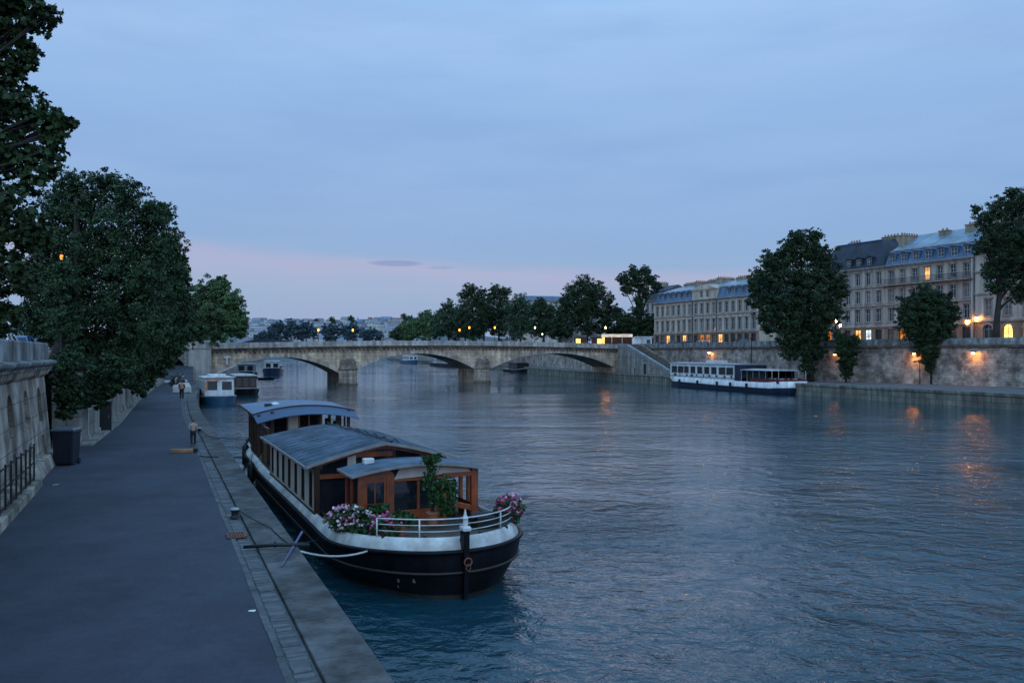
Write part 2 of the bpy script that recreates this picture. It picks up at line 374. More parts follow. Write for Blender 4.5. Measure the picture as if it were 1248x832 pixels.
# unseen sky behind the viewer, brightened and warmed to light surfaces facing it
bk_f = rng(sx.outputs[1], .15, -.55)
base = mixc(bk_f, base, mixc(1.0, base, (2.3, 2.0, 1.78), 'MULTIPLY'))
skyn = mixc(1.0, sky.outputs[0], (.002, .0025, .004), 'MULTIPLY')
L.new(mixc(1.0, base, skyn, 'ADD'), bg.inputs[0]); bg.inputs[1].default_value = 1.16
sl = bpy.data.lights.new('sun', 'SUN'); so = bpy.data.objects.new('sun', sl); COL.objects.link(so)
sl.energy = .06; sl.angle = R(25); sl.color = (1, .82, .8)
so.rotation_euler = (R(90) - R(9), 0, R(-12) + R(180) - R(0))
vs = sc.view_settings; vs.view_transform = 'Standard'; vs.look = 'None'; vs.exposure = 0; vs.gamma = 1
cy = sc.cycles; cy.max_bounces = 6; cy.diffuse_bounces = 2; cy.glossy_bounces = 3; cy.transmission_bounces = 4; cy.transparent_max_bounces = 6
cy.caustics_reflective = False; cy.caustics_refractive = False; cy.use_denoising = True; cy.sample_clamp_indirect = 60

# ================================================================== SETTING: water, ground, quays
def water_material():
    m, nt, N, L = newmat('river_water')
    out = N.new('ShaderNodeOutputMaterial'); b = N.new('ShaderNodeBsdfPrincipled'); L.new(b.outputs[0], out.inputs[0])
    b.inputs['Base Color'].default_value = (.006, .039, .058, 1); b.inputs['Roughness'].default_value = .035; b.inputs['IOR'].default_value = 1.42
    tc = N.new('ShaderNodeTexCoord')
    def noise(sc_, rot, stretch, detail, rough=.5):
        mp = N.new('ShaderNodeMapping'); mp.inputs['Rotation'].default_value[2] = R(rot); mp.inputs['Scale'].default_value = (stretch, 1, 1)
        L.new(tc.outputs['Object'], mp.inputs[0])
        n = N.new('ShaderNodeTexNoise'); n.inputs['Scale'].default_value = sc_; n.inputs['Detail'].default_value = detail; n.inputs['Roughness'].default_value = rough
        n.inputs['Distortion'].default_value = .6
        L.new(mp.outputs[0], n.inputs['Vector']); return n.outputs[0]
    def mm(op, a, bb):
        n = N.new('ShaderNodeMath'); n.operation = op
        for i, q in enumerate((a, bb)):
            if isinstance(q, (int, float)): n.inputs[i].default_value = q
            else: L.new(q, n.inputs[i])
        return n.outputs[0]
    big = noise(.16, 20, .6, 2)          # slow swell
    mid = noise(.48, -14, .8, 3)         # wavelets across the stream
    mid2 = noise(1.45, 24, .85, 4)
    fine = noise(6.5, 8, .8, 3, .6)
    calm = noise(.055, 35, .5, 3)         # calmer and rougher patches
    mr = N.new('ShaderNodeMapRange'); mr.inputs[1].default_value = .36; mr.inputs[2].default_value = .64; mr.inputs[3].default_value = .3; mr.inputs[4].default_value = 1.3
    L.new(calm, mr.inputs[0])
    small = mm('ADD', mm('MULTIPLY', mid2, .28), mm('MULTIPLY', fine, .050))
    small = mm('ADD', small, mm('MULTIPLY', mid, .32))
    sp = N.new('ShaderNodeSeparateXYZ'); L.new(tc.outputs['Object'], sp.inputs[0])
    m2 = N.new('ShaderNodeMapRange'); m2.inputs[1].default_value = 22; m2.inputs[2].default_value = 85; m2.inputs[3].default_value = 1.0; m2.inputs[4].default_value = .24   # sheltered, calmer water towards the bridge
    L.new(sp.outputs[1], m2.inputs[0])
    h = mm('MULTIPLY', mm('ADD', mm('MULTIPLY', small, mr.outputs[0]), mm('MULTIPLY', big, .34)), m2.outputs[0])
    bp = N.new('ShaderNodeBump'); bp.inputs['Strength'].default_value = 1; bp.inputs['Distance'].default_value = WATER_BUMP
    L.new(h, bp.inputs['Height']); L.new(bp.outputs[0], b.inputs['Normal'])
    return m
WATER_BUMP = 1.0
mb = MB(); mb.box(-1500, 1500, -60, 3000, -1.0, 0)
mb = MB(); mb.poly([(-1500, -60, 0), (1500, -60, 0), (1500, 3500, 0), (-1500, 3500, 0)])
struct(mb.build('river_water', water_material()))
mb = MB(); mb.poly([(-4000, -200, -3.5), (4000, -200, -3.5), (4000, 6000, -3.5), (-4000, 6000, -3.5)])
struct(mb.build('riverbed_ground', soil_m))
# --- left bank outline in quay coordinates
edge = [(0, -45), (0, 34.7), (.2, 46), (.55, 58.5), (1.6, 75), (3.1, 93.3), (3.55, 106)]
wallL = [(-5.6, 18.0), (-5.0, 28.5), (-4.5, 52), (-3.4, 78), (-2.0, 103.5)]
def QP(l): return [Q(x, y) for x, y in l]
rnd = random.Random(3)
# path (asphalt) as one sheet
mb = MB()
right = [(x - 1.13, y) for x, y in edge[:-1]] + [(2.15, 104)]
left = [(-6.3, -45), (-6.3, 14)] + wallL[0:]
nR = right; 
poly = [Q(x, y, QZ) for x, y in right] + [Q(x - .1, y, QZ) for x, y in reversed(left)]
mb.polyface([(p.x, p.y) for p in poly], [], lambda a, b: (a, b, QZ))
struct(mb.build('quay_path', asphalt))
# gutter strip of worn setts, then the coping, each a band following the edge
def band(name, o0, o1, z, m, thick=.5):
    mb = MB()
    for (a, b) in zip(edge[:-1], edge[1:]):
        p = [Q(a[0] + o0, a[1]), Q(a[0] + o1, a[1]), Q(b[0] + o1, b[1]), Q(b[0] + o0, b[1])]
        mb.hexa([(q.x, q.y, z - thick) for q in p] + [(q.x, q.y, z) for q in p])
    return struct(mb.build(name, m))
band('quay_gutter', -1.135, -.73, QZ - .035, gutter_m, .3)
# kerb line between the asphalt and the setts
mb = MB()
for (a, b) in zip(edge[:-1], edge[1:]):
    n = max(1, int((b[1] - a[1]) / 1.05))
    for i in range(n):
        t0 = i / n; t1 = (i + 1) / n - .012 / (b[1] - a[1]) * 1.0
        xa = a[0] + (b[0] - a[0]) * t0; xb = a[0] + (b[0] - a[0]) * t1; ya = a[1] + (b[1] - a[1]) * t0; yb = a[1] + (b[1] - a[1]) * t1
        j = rnd.uniform(-.008, .008)
        p = [Q(xa - 1.15 + j, ya), Q(xa - 1.05, ya), Q(xb - 1.05, yb), Q(xb - 1.15 + j, yb)]
        z = QZ + .006 + rnd.uniform(0, .008)
        mb.hexa([(q.x, q.y, QZ - .2) for q in p] + [(q.x, q.y, z) for q in p])
struct(mb.build('path_kerb', gutter_m, bevel=.008))
# loose old setts in the gutter, near part
mb = MB()
y = -14.0
while y < 50:
    d = rnd.uniform(.11, .16)
    w_ = rnd.uniform(.23, .27); x0 = -1.03 + rnd.uniform(0, .02)
    if True:
        xo = 0 if y < 34.7 else .018 * (y - 34.7)
        p = [Q(x0 + xo, y), Q(x0 + w_ + xo, y + rnd.uniform(-.012, .012)), Q(x0 + w_ + xo, y + d - .012), Q(x0 + xo, y + d - .012)]
        zz_ = QZ - .035 + rnd.uniform(.006, .024)
        mb.hexa([(q.x, q.y, QZ - .2) for q in p] + [(q.x, q.y, zz_ + rnd.uniform(-.006, .006)) for q in p])
    y += d
struct(mb.build('gutter_paving', cobble_m, bevel=.012))
# coping slabs: real slabs with open joints
def slabs(name, o0, o1, step, m, z, seed, y1=200):
    mb = MB(); r_ = random.Random(seed)
    for (a, b) in zip(edge[:-1], edge[1:]):
        if a[1] > y1: break
        Lb = b[1] - a[1]; t = 0
        while t < Lb - .02:
            st = min(step * r_.uniform(.75, 1.25), Lb - t)
            ya = a[1] + t + .006; yb = a[1] + t + st - .006
            xa = a[0] + (b[0] - a[0]) * t / Lb; xb = a[0] + (b[0] - a[0]) * (t + st) / Lb
            dz = r_.uniform(-.007, .007)
            p = [Q(xa + o0, ya), Q(xa + o1, ya), Q(xb + o1, yb), Q(xb + o0, yb)]
            mb.hexa([(q.x, q.y, z - .32) for q in p] + [(q.x, q.y, z + dz) for q in p])
            t += st
    return struct(mb.build(name, m, bevel=.014))
coping_i = mat('coping_slab', (.045, .038, .036), rough=.8, scale=1.5, col2=(.085, .086, .09), bump=.012, bscale=16, blot=(1.3, .45), isl=.16)
slabs('quay_coping', -.715, .03, 1.35, coping_i, QZ + .02, 5)
# vertical quay face down into the water + solid base
mb = MB()
for (a, b) in zip(edge[:-1], edge[1:]):
    p = [Q(a[0] - .9, a[1]), Q(a[0], a[1]), Q(b[0], b[1]), Q(b[0] - .9, b[1])]
    q2 = [Q(a[0] - .9, a[1]), Q(a[0] + .10, a[1]), Q(b[0] + .10, b[1]), Q(b[0] - .9, b[1])]
    mb.hexa([(q.x, q.y, -3) for q in q2] + [(q.x, q.y, QZ - .28) for q in p])
struct(mb.build('quay_edge_wall', quayface_m))

# --- left retaining wall, near: battered masonry with tall niches, cornice on corbels, parapet
NW = thing('embankment_wall', 'pale battered stone embankment wall with niches, cornice and parapet beside the path', 'wall', Q(-6.1, 13.4, QZ), QA)
# local: x to the path, y along; wall spans y -30..0
def bx(z): return -.26 * z / 3.1     # batter
Hb = 3.05
mb = MB()
niches = []
yy = -1.9
bays = []
while yy > -29:
    bays.append(yy); yy -= 3.0
def niche(yc, z0, z1, hw):
    a = [(yc - hw, z0), (yc + hw, z0)] + [(yc + hw * math.cos(t), z1 + hw * math.sin(t)) for t in [i * math.pi / 6 for i in range(7)]]
    return a
holes = []
for i, yc in enumerate(bays):
    holes.append(niche(yc, 1.55, 2.25, .5))
    holes.append([(yc - .26, .62), (yc + .26, .62), (yc + .26, 1.1), (yc - .26, 1.1)])
mb.polyface([(-30, 0), (0, 0), (0, Hb), (-30, Hb)], holes, lambda a, b: (bx(b), a, b))
for h in holes:
    n = len(h); back = [(bx(b) - .4, a, b) for a, b in h]; fr = [(bx(b), a, b) for a, b in h]
    mb.poly(back)
    for k in range(n): mb.poly([fr[k], fr[(k + 1) % n], back[(k + 1) % n], back[k]])
mb.poly([(0, 0, 0), (-3, 0, 0), (-3, 0, Hb), (bx(Hb), 0, Hb)])
mb.build('masonry', nearwall_m, NW)
mb = MB(); mb.hexa([(.30, -30, 0), (.30, .12, 0), (-.4, .12, 0), (-.4, -30, 0), (.16, -30, .42), (.16, .06, .42), (-.4, .06, .42), (-.4, -30, .42)])
mb.build('plinth', nearwall_m, NW, bevel=.03)
mb = MB()
for i in range(62):
    y0 = -.12 - i * .48
    mb.prismy([(-.6, Hb - .02), (-.30, Hb - .02), (-.12, Hb + .12), (-.06, Hb + .30), (-.6, Hb + .30)], y0 - .26, y0)
mb.build('corbel', nearwall_m, NW, bevel=.02)['kind'] = 'stuff'
mb = MB(); mb.prismy([(-.9, Hb - .0), (-.5, Hb), (-.5, Hb + .30), (-.9, Hb + .30)], -30, -.02)
mb.prismy([(-.9, Hb + .30), (-.02, Hb + .30), (-.02, Hb + .37), (.12, Hb + .47), (.14, Hb + .56), (-.1, Hb + .62), (-.9, Hb + .62)], -30, .22)
mb.build('cornice', parapet_m, NW, bevel=.012)
mb = MB(); mb.prismy([(-.62, Hb + .62), (-.14, Hb + .62), (-.14, 4.22), (-.17, 4.26), (-.6, 4.26), (-.62, 4.22)], -30, .05)
mb.build('parapet', parapet_m, NW, bevel=.01)
# --- lower wall beyond, panelled with pilasters
LW = thing('quay_wall', 'long weathered stone quay wall under overhanging trees beyond the dark bin', 'wall', Q(0, 0, 0), QA)
LWH = 2.9
mb = MB(); md = MB(); mp_ = MB()
pts = list(wallL)
for (a, b) in zip(pts[:-1], pts[1:]):
    mb.hexa([(a[0], a[1], QZ - .3), (b[0], b[1], QZ - .3), (b[0] - 1, b[1], QZ - .3), (a[0] - 1, a[1], QZ - .3), (a[0], a[1], QZ + LWH), (b[0], b[1], QZ + LWH), (b[0] - 1, b[1], QZ + LWH), (a[0] - 1, a[1], QZ + LWH)])
for (a, b) in zip(wallL[:-1], wallL[1:]):
    Lb = math.dist(a, b); n = max(2, int(Lb / 3.0))
    for i in range(n):
        t = (i + .5) / n; x = a[0] + (b[0] - a[0]) * t; y = a[1] + (b[1] - a[1]) * t
        mp_.box(x - .2, x + .14, y - .22, y + .22, QZ, QZ + LWH - .3)
        mp_.box(x - .2, x + .2, y - .3, y + .3, QZ, QZ + .3)
    md.obox((a[0] - .1, a[1]), (b[0] - .1, b[1]), .5, QZ + LWH, QZ + LWH + .22)
mb.build('masonry', lowwall_m, LW); mp_.build('pilasters', pale_m, LW)['kind'] = 'stuff'; md.build('coping', parapet_m, LW)
mb = MB()
for (a, b) in zip(wallL[:-1], wallL[1:]):
    mb.obox((a[0] + .26, a[1]), (b[0] + .26, b[1]), .52, QZ - .1, QZ + .10)
struct(mb.build('pavement_strip', lowwall_m, None, Q(0, 0, 0), QA, bevel=.02))
# kerb stone platform carrying the railing
mb = MB(); mb.box(-6.0, -5.66, -30, 6.75, QZ - .1, QZ + .24)
struct(mb.build('railing_kerb', nearwall_m, None, Q(0, 0, 0), QA, bevel=.02))
# upper street on the left bank
mb = MB(); 
zs = 4.65
pl = [(-6.75, -60), (-6.75, 13.2), (-6.8, 15.5), (-5.9, 28.5), (-5.4, 52), (-4.4, 78), (-3.0, 103.5), (-6, 160), (-20, 260), (-60, 420), (-400, 420), (-400, -60)]
mb.polyface(pl, [], lambda a, b: (a, b, zs))
struct(mb.build('embankment_street', asphalt, None, Q(0, 0, 0), QA))
# --- railing against the wall
def railing():
    t = thing('railing', 'black iron railing on the stone kerb below the near embankment wall', 'railing', Q(-5.82, 6.3, QZ + .24), QA)
    n = 15; st = .80
    for i in range(n):
        mb = MB(); mb.box(-.022, .022, -i * st - .022, -i * st + .022, 0, 1.02); mb.ball((0, -i * st, 1.03), .03, n=8, k=4); mb.build('post', black_iron, t)
    mb = MB()
    for z in (.98, .52, .07): mb.box(-.014, .014, -(n - 1) * st, 0, z - .018, z + .018)
    mb.build('rails', black_iron, t)
railing()

# ================================================================== RIGHT BANK
E = [(75, 5), (60, 45), (48, 77), (36.7, 106), (26, 138), (18.6, 164), (13.7, 180), (6, 215), (-2, 260), (-16, 310), (-45, 420), (-75, 540), (-125, 700)]
Wl = [(96, 22), (75, 62), (62, 86), (52.6, 102.6), (41.5, 116), (35, 132), (29.5, 150), (24.4, 165), (20, 182), (12.5, 216), (5.5, 262), (-8, 312), (-36, 422), (-66, 542), (-118, 700)]
RQ = 1.5; RS = 6.3
def strip_poly(a, b): return [(p[0], p[1]) for p in a] + [(p[0], p[1]) for p in reversed(b)]
mb = MB(); mb.polyface(strip_poly(E, Wl), [], lambda a, b: (a, b, RQ)); struct(mb.build('lower_quay', farpave_m))
mb = MB()
for a, b in zip(E[:-1], E[1:]):
    a = Vector(a); b = Vector(b); n = Vector(((b - a).y, -(b - a).x)).normalized()
    mb.hexa([(a.x, a.y, -3), (a.x + n.x, a.y + n.y, -3), (b.x + n.x, b.y + n.y, -3), (b.x, b.y, -3), (a.x, a.y, RQ - .25), (a.x + n.x, a.y + n.y, RQ - .25), (b.x + n.x, b.y + n.y, RQ - .25), (b.x, b.y, RQ - .25)])
    mb.hexa([(a.x - .08 * n.x, a.y - .08 * n.y, RQ - .25), (a.x + .9 * n.x, a.y + .9 * n.y, RQ - .25), (b.x + .9 * n.x, b.y + .9 * n.y, RQ - .25), (b.x - .08 * n.x, b.y - .08 * n.y, RQ - .25),
             (a.x - .08 * n.x, a.y - .08 * n.y, RQ + .03), (a.x + .9 * n.x, a.y + .9 * n.y, RQ + .03), (b.x + .9 * n.x, b.y + .9 * n.y, RQ + .03), (b.x - .08 * n.x, b.y - .08 * n.y, RQ + .03)])
struct(mb.build('lower_quay_edge', farquay_m))
RW = thing('river_wall', 'tall stained masonry river wall with parapet across the water below the buildings', 'wall', (0, 0, 0))
mb = MB(); mc = MB(); mpp = MB()
for a, b in zip(Wl[:-1], Wl[1:]):
    a = Vector(a); b = Vector(b); n = Vector(((b - a).y, -(b - a).x)).normalized()
    def P(p, o, z): return (p.x + n.x * o, p.y + n.y * o, z)
    mb.hexa([P(a, -.25, RQ - .2), P(a, 1.5, RQ - .2), P(b, 1.5, RQ - .2), P(b, -.25, RQ - .2), P(a, .05, RS - .2), P(a, 1.5, RS - .2), P(b, 1.5, RS - .2), P(b, .05, RS - .2)])
    mc.hexa([P(a, -.22, RS - .2), P(a, 1.5, RS - .2), P(b, 1.5, RS - .2), P(b, -.22, RS - .2), P(a, -.3, RS + .08), P(a, 1.5, RS + .08), P(b, 1.5, RS + .08), P(b, -.3, RS + .08)])
    mpp.hexa([P(a, .0, RS + .08), P(a, .45, RS + .08), P(b, .45, RS + .08), P(b, .0, RS + .08), P(a, .0, 7.2), P(a, .45, 7.2), P(b, .45, 7.2), P(b, .0, 7.2)])
mb.build('masonry', farwall_m, RW); mc.build('string_course', bridge_d, RW); mpp.build('parapet', parapet_m, RW)
# ladder-like rusticated quoin strip at the far end of the wall
a = Vector((58.6, 92.0)); d = Vector((-.493, .87)); n = Vector((-.87, -.493)); rm = MB()
for i in range(11):
    z = RQ + .1 + i * .42; p0 = a + n * .12; 
    q = [p0, p0 + d * -2.4, p0 + d * -2.4 - n * .5, p0 - n * .5]
    rm.hexa([(p.x, p.y, z) for p in q] + [(p.x, p.y, z + .24) for p in q])
rm.build('rusticated_bands', farwall_m, RW)['kind'] = 'stuff'
mb = MB(); pl = [(p[0] + .6, p[1] + .3) for p in Wl] + [(-100, 1200), (900, 1200), (900, 0)]
mb.polyface(pl, [], lambda a, b: (a, b, RS)); struct(mb.build('street_ground', asphalt))
# left bank beyond the bridge
LB = [(-47.3, 128.4), (-54, 150), (-66, 190), (-84, 250), (-118, 360), (-165, 540), (-205, 700)]
mb = MB()
for a, b in zip(LB[:-1], LB[1:]):
    mb.hexa([(a[0] - 60, a[1], -3), (a[0], a[1], -3), (b[0], b[1], -3), (b[0] - 60, b[1], -3), (a[0] - 60, a[1], 1.5), (a[0], a[1], 1.5), (b[0], b[1], 1.5), (b[0] - 60, b[1], 1.5)])
    mb.hexa([(a[0] - 60, a[1], 1.5), (a[0] - 8, a[1], 1.5), (b[0] - 8, b[1], 1.5), (b[0] - 60, b[1], 1.5), (a[0] - 60, a[1], 6.0), (a[0] - 8, a[1], 6.0), (b[0] - 8, b[1], 6.0), (b[0] - 60, b[1], 6.0)])
struct(mb.build('upstream_bank_wall', farwall_m))
# far terrain closing the valley
hm = MB()
nx, ny = 60, 14
def hz(x, y):
    t = max(0, min(1, (y - 560) / 420.)); px_ = CX + x / max(y, 1) * 1000
    prof = 34.5 + 1.5 * math.sin(px_ / 60.) + 1.2 * math.sin(px_ / 23.)
    k = 1.0 if px_ < 520 else max(.15, 1 - (px_ - 520) / 300.)
    return -1 + (t * t * (3 - 2 * t)) * prof * k + .6
for j in range(ny):
    for i in range(nx):
        q = []
        for (a, b) in ((0, 0), (1, 0), (1, 1), (0, 1)):
            y = 560 + (j + b) * 110; x = -1100 + (i + a) * 32; q.append((x, y, hz(x, y)))
        hm.poly(q)
struct(hm.build('hills', mat('hillside', (.07, .085, .095), var=.3, scale=.03), smooth=True))  # bluish ground colour carries the haze of distance

# ================================================================== BRIDGE
BR = thing('stone_bridge', 'old stone road bridge with three low arches crossing the whole river', 'bridge', (-27.7, 138.5, 0), math.atan2(.458, .888))
arches = [(-21.4, -1.55, 2.0, 4.75), (1.55, 23.5, 2.45, 5.3), (26.7, 54.0, 2.5, 5.35)]
piers = [0.0, 25.1]
def deckz(s): return 6.05 + .55 * math.sin(max(0, min(1, (s + 22) / 77)) * math.pi) + .25 * (s + 22) / 77
def archpts(a, n=26):
    x0, x1, zs_, zc = a; c = (x0 + x1) / 2; h = (x1 - x0) / 2; out = []
    for i in range(n + 1):
        t = -1 + 2 * i / n
        out.append((c + h * t, zs_ + (zc - zs_) * (1 - abs(t) ** 2.15)))
    return out
BW = 7.6
xs0, xs1 = -22.0, 55.2
top = [(x, deckz(x) - .38) for x in [xs0 + (xs1 - xs0) * i / 40 for i in range(41)]]
bot = [(xs0, -3)]
for a in arches: bot += [(a[0], -3)] + archpts(a) + [(a[1], -3)]
bot += [(xs1, -3)]
outer = bot + list(reversed(top))
mb = MB()
mb.polyface(outer, [], lambda a, b: (a, 0, b)); mb.polyface(outer, [], lambda a, b: (a, BW, b))
mb.build('spandrel_wall', bridge_m, BR)
for a in arches:
    mb = MB(); ap = [(a[0], -3)] + archpts(a) + [(a[1], -3)]
    for p, q in zip(ap[:-1], ap[1:]): mb.poly([(p[0], 0, p[1]), (q[0], 0, q[1]), (q[0], BW, q[1]), (p[0], BW, p[1])])
    mb.build('vault', bridge_m, BR)
    mb = MB(); ap = archpts(a, 44)   # voussoirs: separate wedge stones slightly proud
    c = (a[0] + a[1]) / 2
    for k, (p, q) in enumerate(zip(ap[:-1], ap[1:])):
        def off(pt, h):
            dx = (pt[0] - c) * .035; return (pt[0] + dx * h * 2.0, pt[1] + h)
        hh = .62 if k % 2 else .72
        g = .03
        p2 = (p[0] + (q[0] - p[0]) * g, p[1] + (q[1] - p[1]) * g)
        mb.prismy([p2, q, off(q, hh), off(p2, hh)], -.07, .3)
    mb.build('arch_ring', mat('voussoir', (.46, .35, .28), rough=.9, var=.3, scale=.7, bump=.03, bscale=4, isl=.3, streak=.3), BR)['kind'] = 'stuff'
for s in piers:
    mb = MB()
    def cut(y0, sg): return [(s - 1.55, y0), (s - 1.2, y0 + sg * .75), (s - .5, y0 + sg * 1.25), (s + .5, y0 + sg * 1.25), (s + 1.2, y0 + sg * .75), (s + 1.55, y0)]
    mb.prism([(s - 1.55, -.02), (s - 1.55, BW + .02), (s + 1.55, BW + .02), (s + 1.55, -.02)], -3, 2.46)
    mb.prism(cut(0, -1), -3, 2.6); mb.prism(cut(BW, 1), -3, 2.6)
    mb.build('pier', pale_m if False else mat('pier_stone', (.40, .315, .255), rough=.9, var=.3, scale=.7, bump=.04, bscale=3, brick=(1.1, .5, .03, .6), streak=.5), BR)
    mb = MB()
    for k, (zz0, zz1, sc_) in enumerate(((2.6, 2.85, 1.12), (2.85, 3.25, .98), (3.25, 3.6, .90), (3.6, 4.0, .95), (4.0, 4.35, .80))):
        mb.prism([(s + (x - s) * sc_, y * sc_) for x, y in cut(0, -1)] , zz0, zz1)
    mb.loft([[(s + (x - s) * .78, y * .78, 4.35) for x, y in cut(0, -1)], [(s + (x - s) * .2, y * .1, 4.95) for x, y in cut(0, -1)]], True, True)
    mb.build('cutwater_cap', mat('cap_stone', (.22, .17, .135), rough=.9, var=.35, scale=1.2, bump=.05, bscale=4, blot=(.7, .4)), BR, bevel=.03)
    mb = MB(); mb.prism([(s + (x - s) * 1.14, y * 1.1 if y < 0 else y) for x, y in cut(0, -1)], -3, .35); mb.build('pier_base', bridge_d, BR, bevel=.05)
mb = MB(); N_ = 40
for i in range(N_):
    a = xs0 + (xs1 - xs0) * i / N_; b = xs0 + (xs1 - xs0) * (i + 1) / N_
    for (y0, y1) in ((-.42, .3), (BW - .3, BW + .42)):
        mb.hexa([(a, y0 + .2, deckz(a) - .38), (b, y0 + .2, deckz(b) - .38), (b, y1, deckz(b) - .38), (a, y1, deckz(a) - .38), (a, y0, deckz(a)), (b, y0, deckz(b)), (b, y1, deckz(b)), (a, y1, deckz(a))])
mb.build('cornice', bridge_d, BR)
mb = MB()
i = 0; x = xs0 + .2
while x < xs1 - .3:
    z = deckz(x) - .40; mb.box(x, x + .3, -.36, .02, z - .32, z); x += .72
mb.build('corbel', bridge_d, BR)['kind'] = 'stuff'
for (y0, y1) in ((-.1, .28), (BW - .28, BW + .1)):
    mb = MB()
    for i in range(N_):
        a = xs0 + (xs1 - xs0) * i / N_; b = xs0 + (xs1 - xs0) * (i + 1) / N_ - .015
        mb.hexa([(a, y0, deckz(a)), (b, y0, deckz(b)), (b, y1, deckz(b)), (a, y1, deckz(a)), (a, y0, deckz(a) + .86), (b, y0, deckz(b) + .86), (b, y1, deckz(b) + .86), (a, y1, deckz(a) + .86)])
    mb.build('parapet', bridge_p, BR)
mb = MB()
for i in range(N_):
    a = xs0 + (xs1 - xs0) * i / N_; b = xs0 + (xs1 - xs0) * (i + 1) / N_
    mb.poly([(a, .28, deckz(a) + .05), (b, .28, deckz(b) + .05), (b, BW - .28, deckz(b) + .05), (a, BW - .28, deckz(a) + .05)])
mb.build('roadway', asphalt, BR)
# left abutment: pale pillar, land arch over the path, approach wall
mb = MB(); mb.box(-25.2, -21.9, -.55, BW + .3, -3, deckz(-22) - .05); mb.build('abutment_pillar', pale_m, BR, bevel=.03)
mb = MB(); mb.box(-25.35, -21.8, -.62, BW + .4, deckz(-22) - .05, deckz(-22) + .18); mb.box(-25.25, -21.9, -.5, .4, deckz(-22) + .18, deckz(-22) + .98); mb.build('pillar_cap', bridge_p, BR, bevel=.02)
mb = MB()
lx0, lx1 = -46.0, -25.2
hole = [(-31.2, 0)] + [(-28.45 + 2.75 * math.cos(t), 3.2 + 1.75 * math.sin(t)) for t in [math.pi - i * math.pi / 12 for i in range(13)]] + [(-25.7, 0)]
mb.polyface([(lx0, -1), (-31.2, -1), *hole[0:], (-25.7, -1), (lx1, -1), (lx1, 6.3), (lx0, 6.0)], [], lambda a, b: (a, -.1, b))
for p, q in zip(hole[:-1], hole[1:]): mb.poly([(p[0], -.1, p[1]), (q[0], -.1, q[1]), (q[0], BW, q[1]), (p[0], BW, p[1])])
mb.build('approach_wall', lowwall_m, BR)
mb = MB(); mb.hexa([(lx0, -.35, 6.0), (lx1 - .1, -.35, 6.3), (lx1 - .1, .3, 6.3), (lx0, .3, 6.0), (lx0, -.35, 6.85), (lx1 - .1, -.35, 7.05), (lx1 - .1, .3, 7.05), (lx0, .3, 6.85)]); mb.build('approach_parapet', bridge_p, BR)
# little sign panel on the spandrel by the abutment
mb = MB(); mb.prismy([(-19.6, 3.6), (-19.35, 3.6), (-19.35, 4.55), (-18.9, 4.6), (-18.9, 4.85), (-19.3, 5.0), (-20.0, 4.85), (-20.0, 4.6), (-19.6, 4.55)], -.14, -.06)
mb.build('navigation_plate', white_m, BR)
# asphalt ramp rising through the land arch, with a white barrier at its foot
rp_ = [Q(-2.3, 98, QZ + .01), Q(1.35, 98, QZ + .01), Q(1.45, 100.5, QZ + .02)]
mb = MB(); a = Q(-2.15, 101); b = Q(1.9, 101); c = Q(2.5, 121); d = Q(-2.0, 121)
mb.hexa([(a.x, a.y, 1.2), (b.x, b.y, 1.2), (c.x, c.y, 1.2), (d.x, d.y, 1.2), (a.x, a.y, 1.52), (b.x, b.y, 1.52), (c.x, c.y, 4.1), (d.x, d.y, 4.1)])
struct(mb.build('ramp_road', asphalt))
mb = MB(); a = Q(-1.85, 96.6); b = Q(.95, 97.2); mb.obox(a, b, .22, QZ, QZ + .32)
for t in (0.05, .5, .95):
    p = a.lerp(b, t); mb.box(p.x - .2, p.x + .2, p.y - .2, p.y + .2, QZ, QZ + .12)
tag(mb.build('road_barrier', white_m, bevel=.02), 'low white barrier lying across the path at the foot of the ramp', 'barrier')
# staircase wing from the bridge end down to the lower quay
a = Vector((20.9, 162.4)); b = Vector((26.9, 141.0)); Ls = (b - a).length; an = math.atan2((b - a).y, (b - a).x)
ST = thing('quay_staircase', 'stone staircase wing sloping from the bridge end down to the far quay', 'staircase', (a.x, a.y, 0), an)
# local x down the stairs, local y towards the bank (left turn of x)
prof = [(0, 1.3), (Ls, 1.3), (Ls, 1.75), (4.0, 6.35), (0, 6.5)]
mb = MB(); mb.prismy(prof, .0, .5); mb.prismy(prof, 3.0, 3.4); mb.build('side_wall', lowwall_m, ST)
mb = MB(); sl_ = [(0, 6.5), (4.0, 6.35), (Ls, 1.75), (Ls, 2.45), (4.1, 7.1), (0, 7.25)]
mb.prismy(sl_, -.08, .55); mb.build('sloping_parapet', mat('stair_parapet', (.22, .22, .225), rough=.85, var=.2, scale=.8, streak=.3), ST)
mb = MB(); sl_ = [(0, 6.5), (4.0, 6.35), (Ls, 1.75), (Ls, 2.3), (4.1, 7.0), (0, 7.15)]
mb.prismy(sl_, 2.95, 3.45); mb.build('inner_parapet', bridge_d, ST)
mb = MB(); ns = 28
for i in range(ns):
    x0 = 4 + (Ls - 4) * i / ns; x1 = 4 + (Ls - 4) * (i + 1) / ns; z = 6.3 - (6.3 - 1.5) * (i + 1) / ns
    mb.box(x0, x1, .5, 3.0, 1.3, z)
mb.box(0, 4, .5, 3.0, 1.3, 6.3); mb.build('steps', farpave_m, ST)
for x, wd, h in ((12.2, 1.3, 1.9), (8.0, .7, 1.2), (6.0, .6, 1.0)):
    mb = MB(); mb.box(x, x + wd, -.06, .03, 1.55, 1.55 + h); mb.build('door', black_iron if wd > 1 else frame_d, ST)
    mb = MB()
    mb.box(x - .1, x, -.09, .0, 1.5, 1.6 + h); mb.box(x + wd, x + wd + .1, -.09, .0, 1.5, 1.6 + h); mb.box(x, x + wd, -.09, 0, 1.55 + h, 1.68 + h); mb.build('door_frame', pale_m, ST)

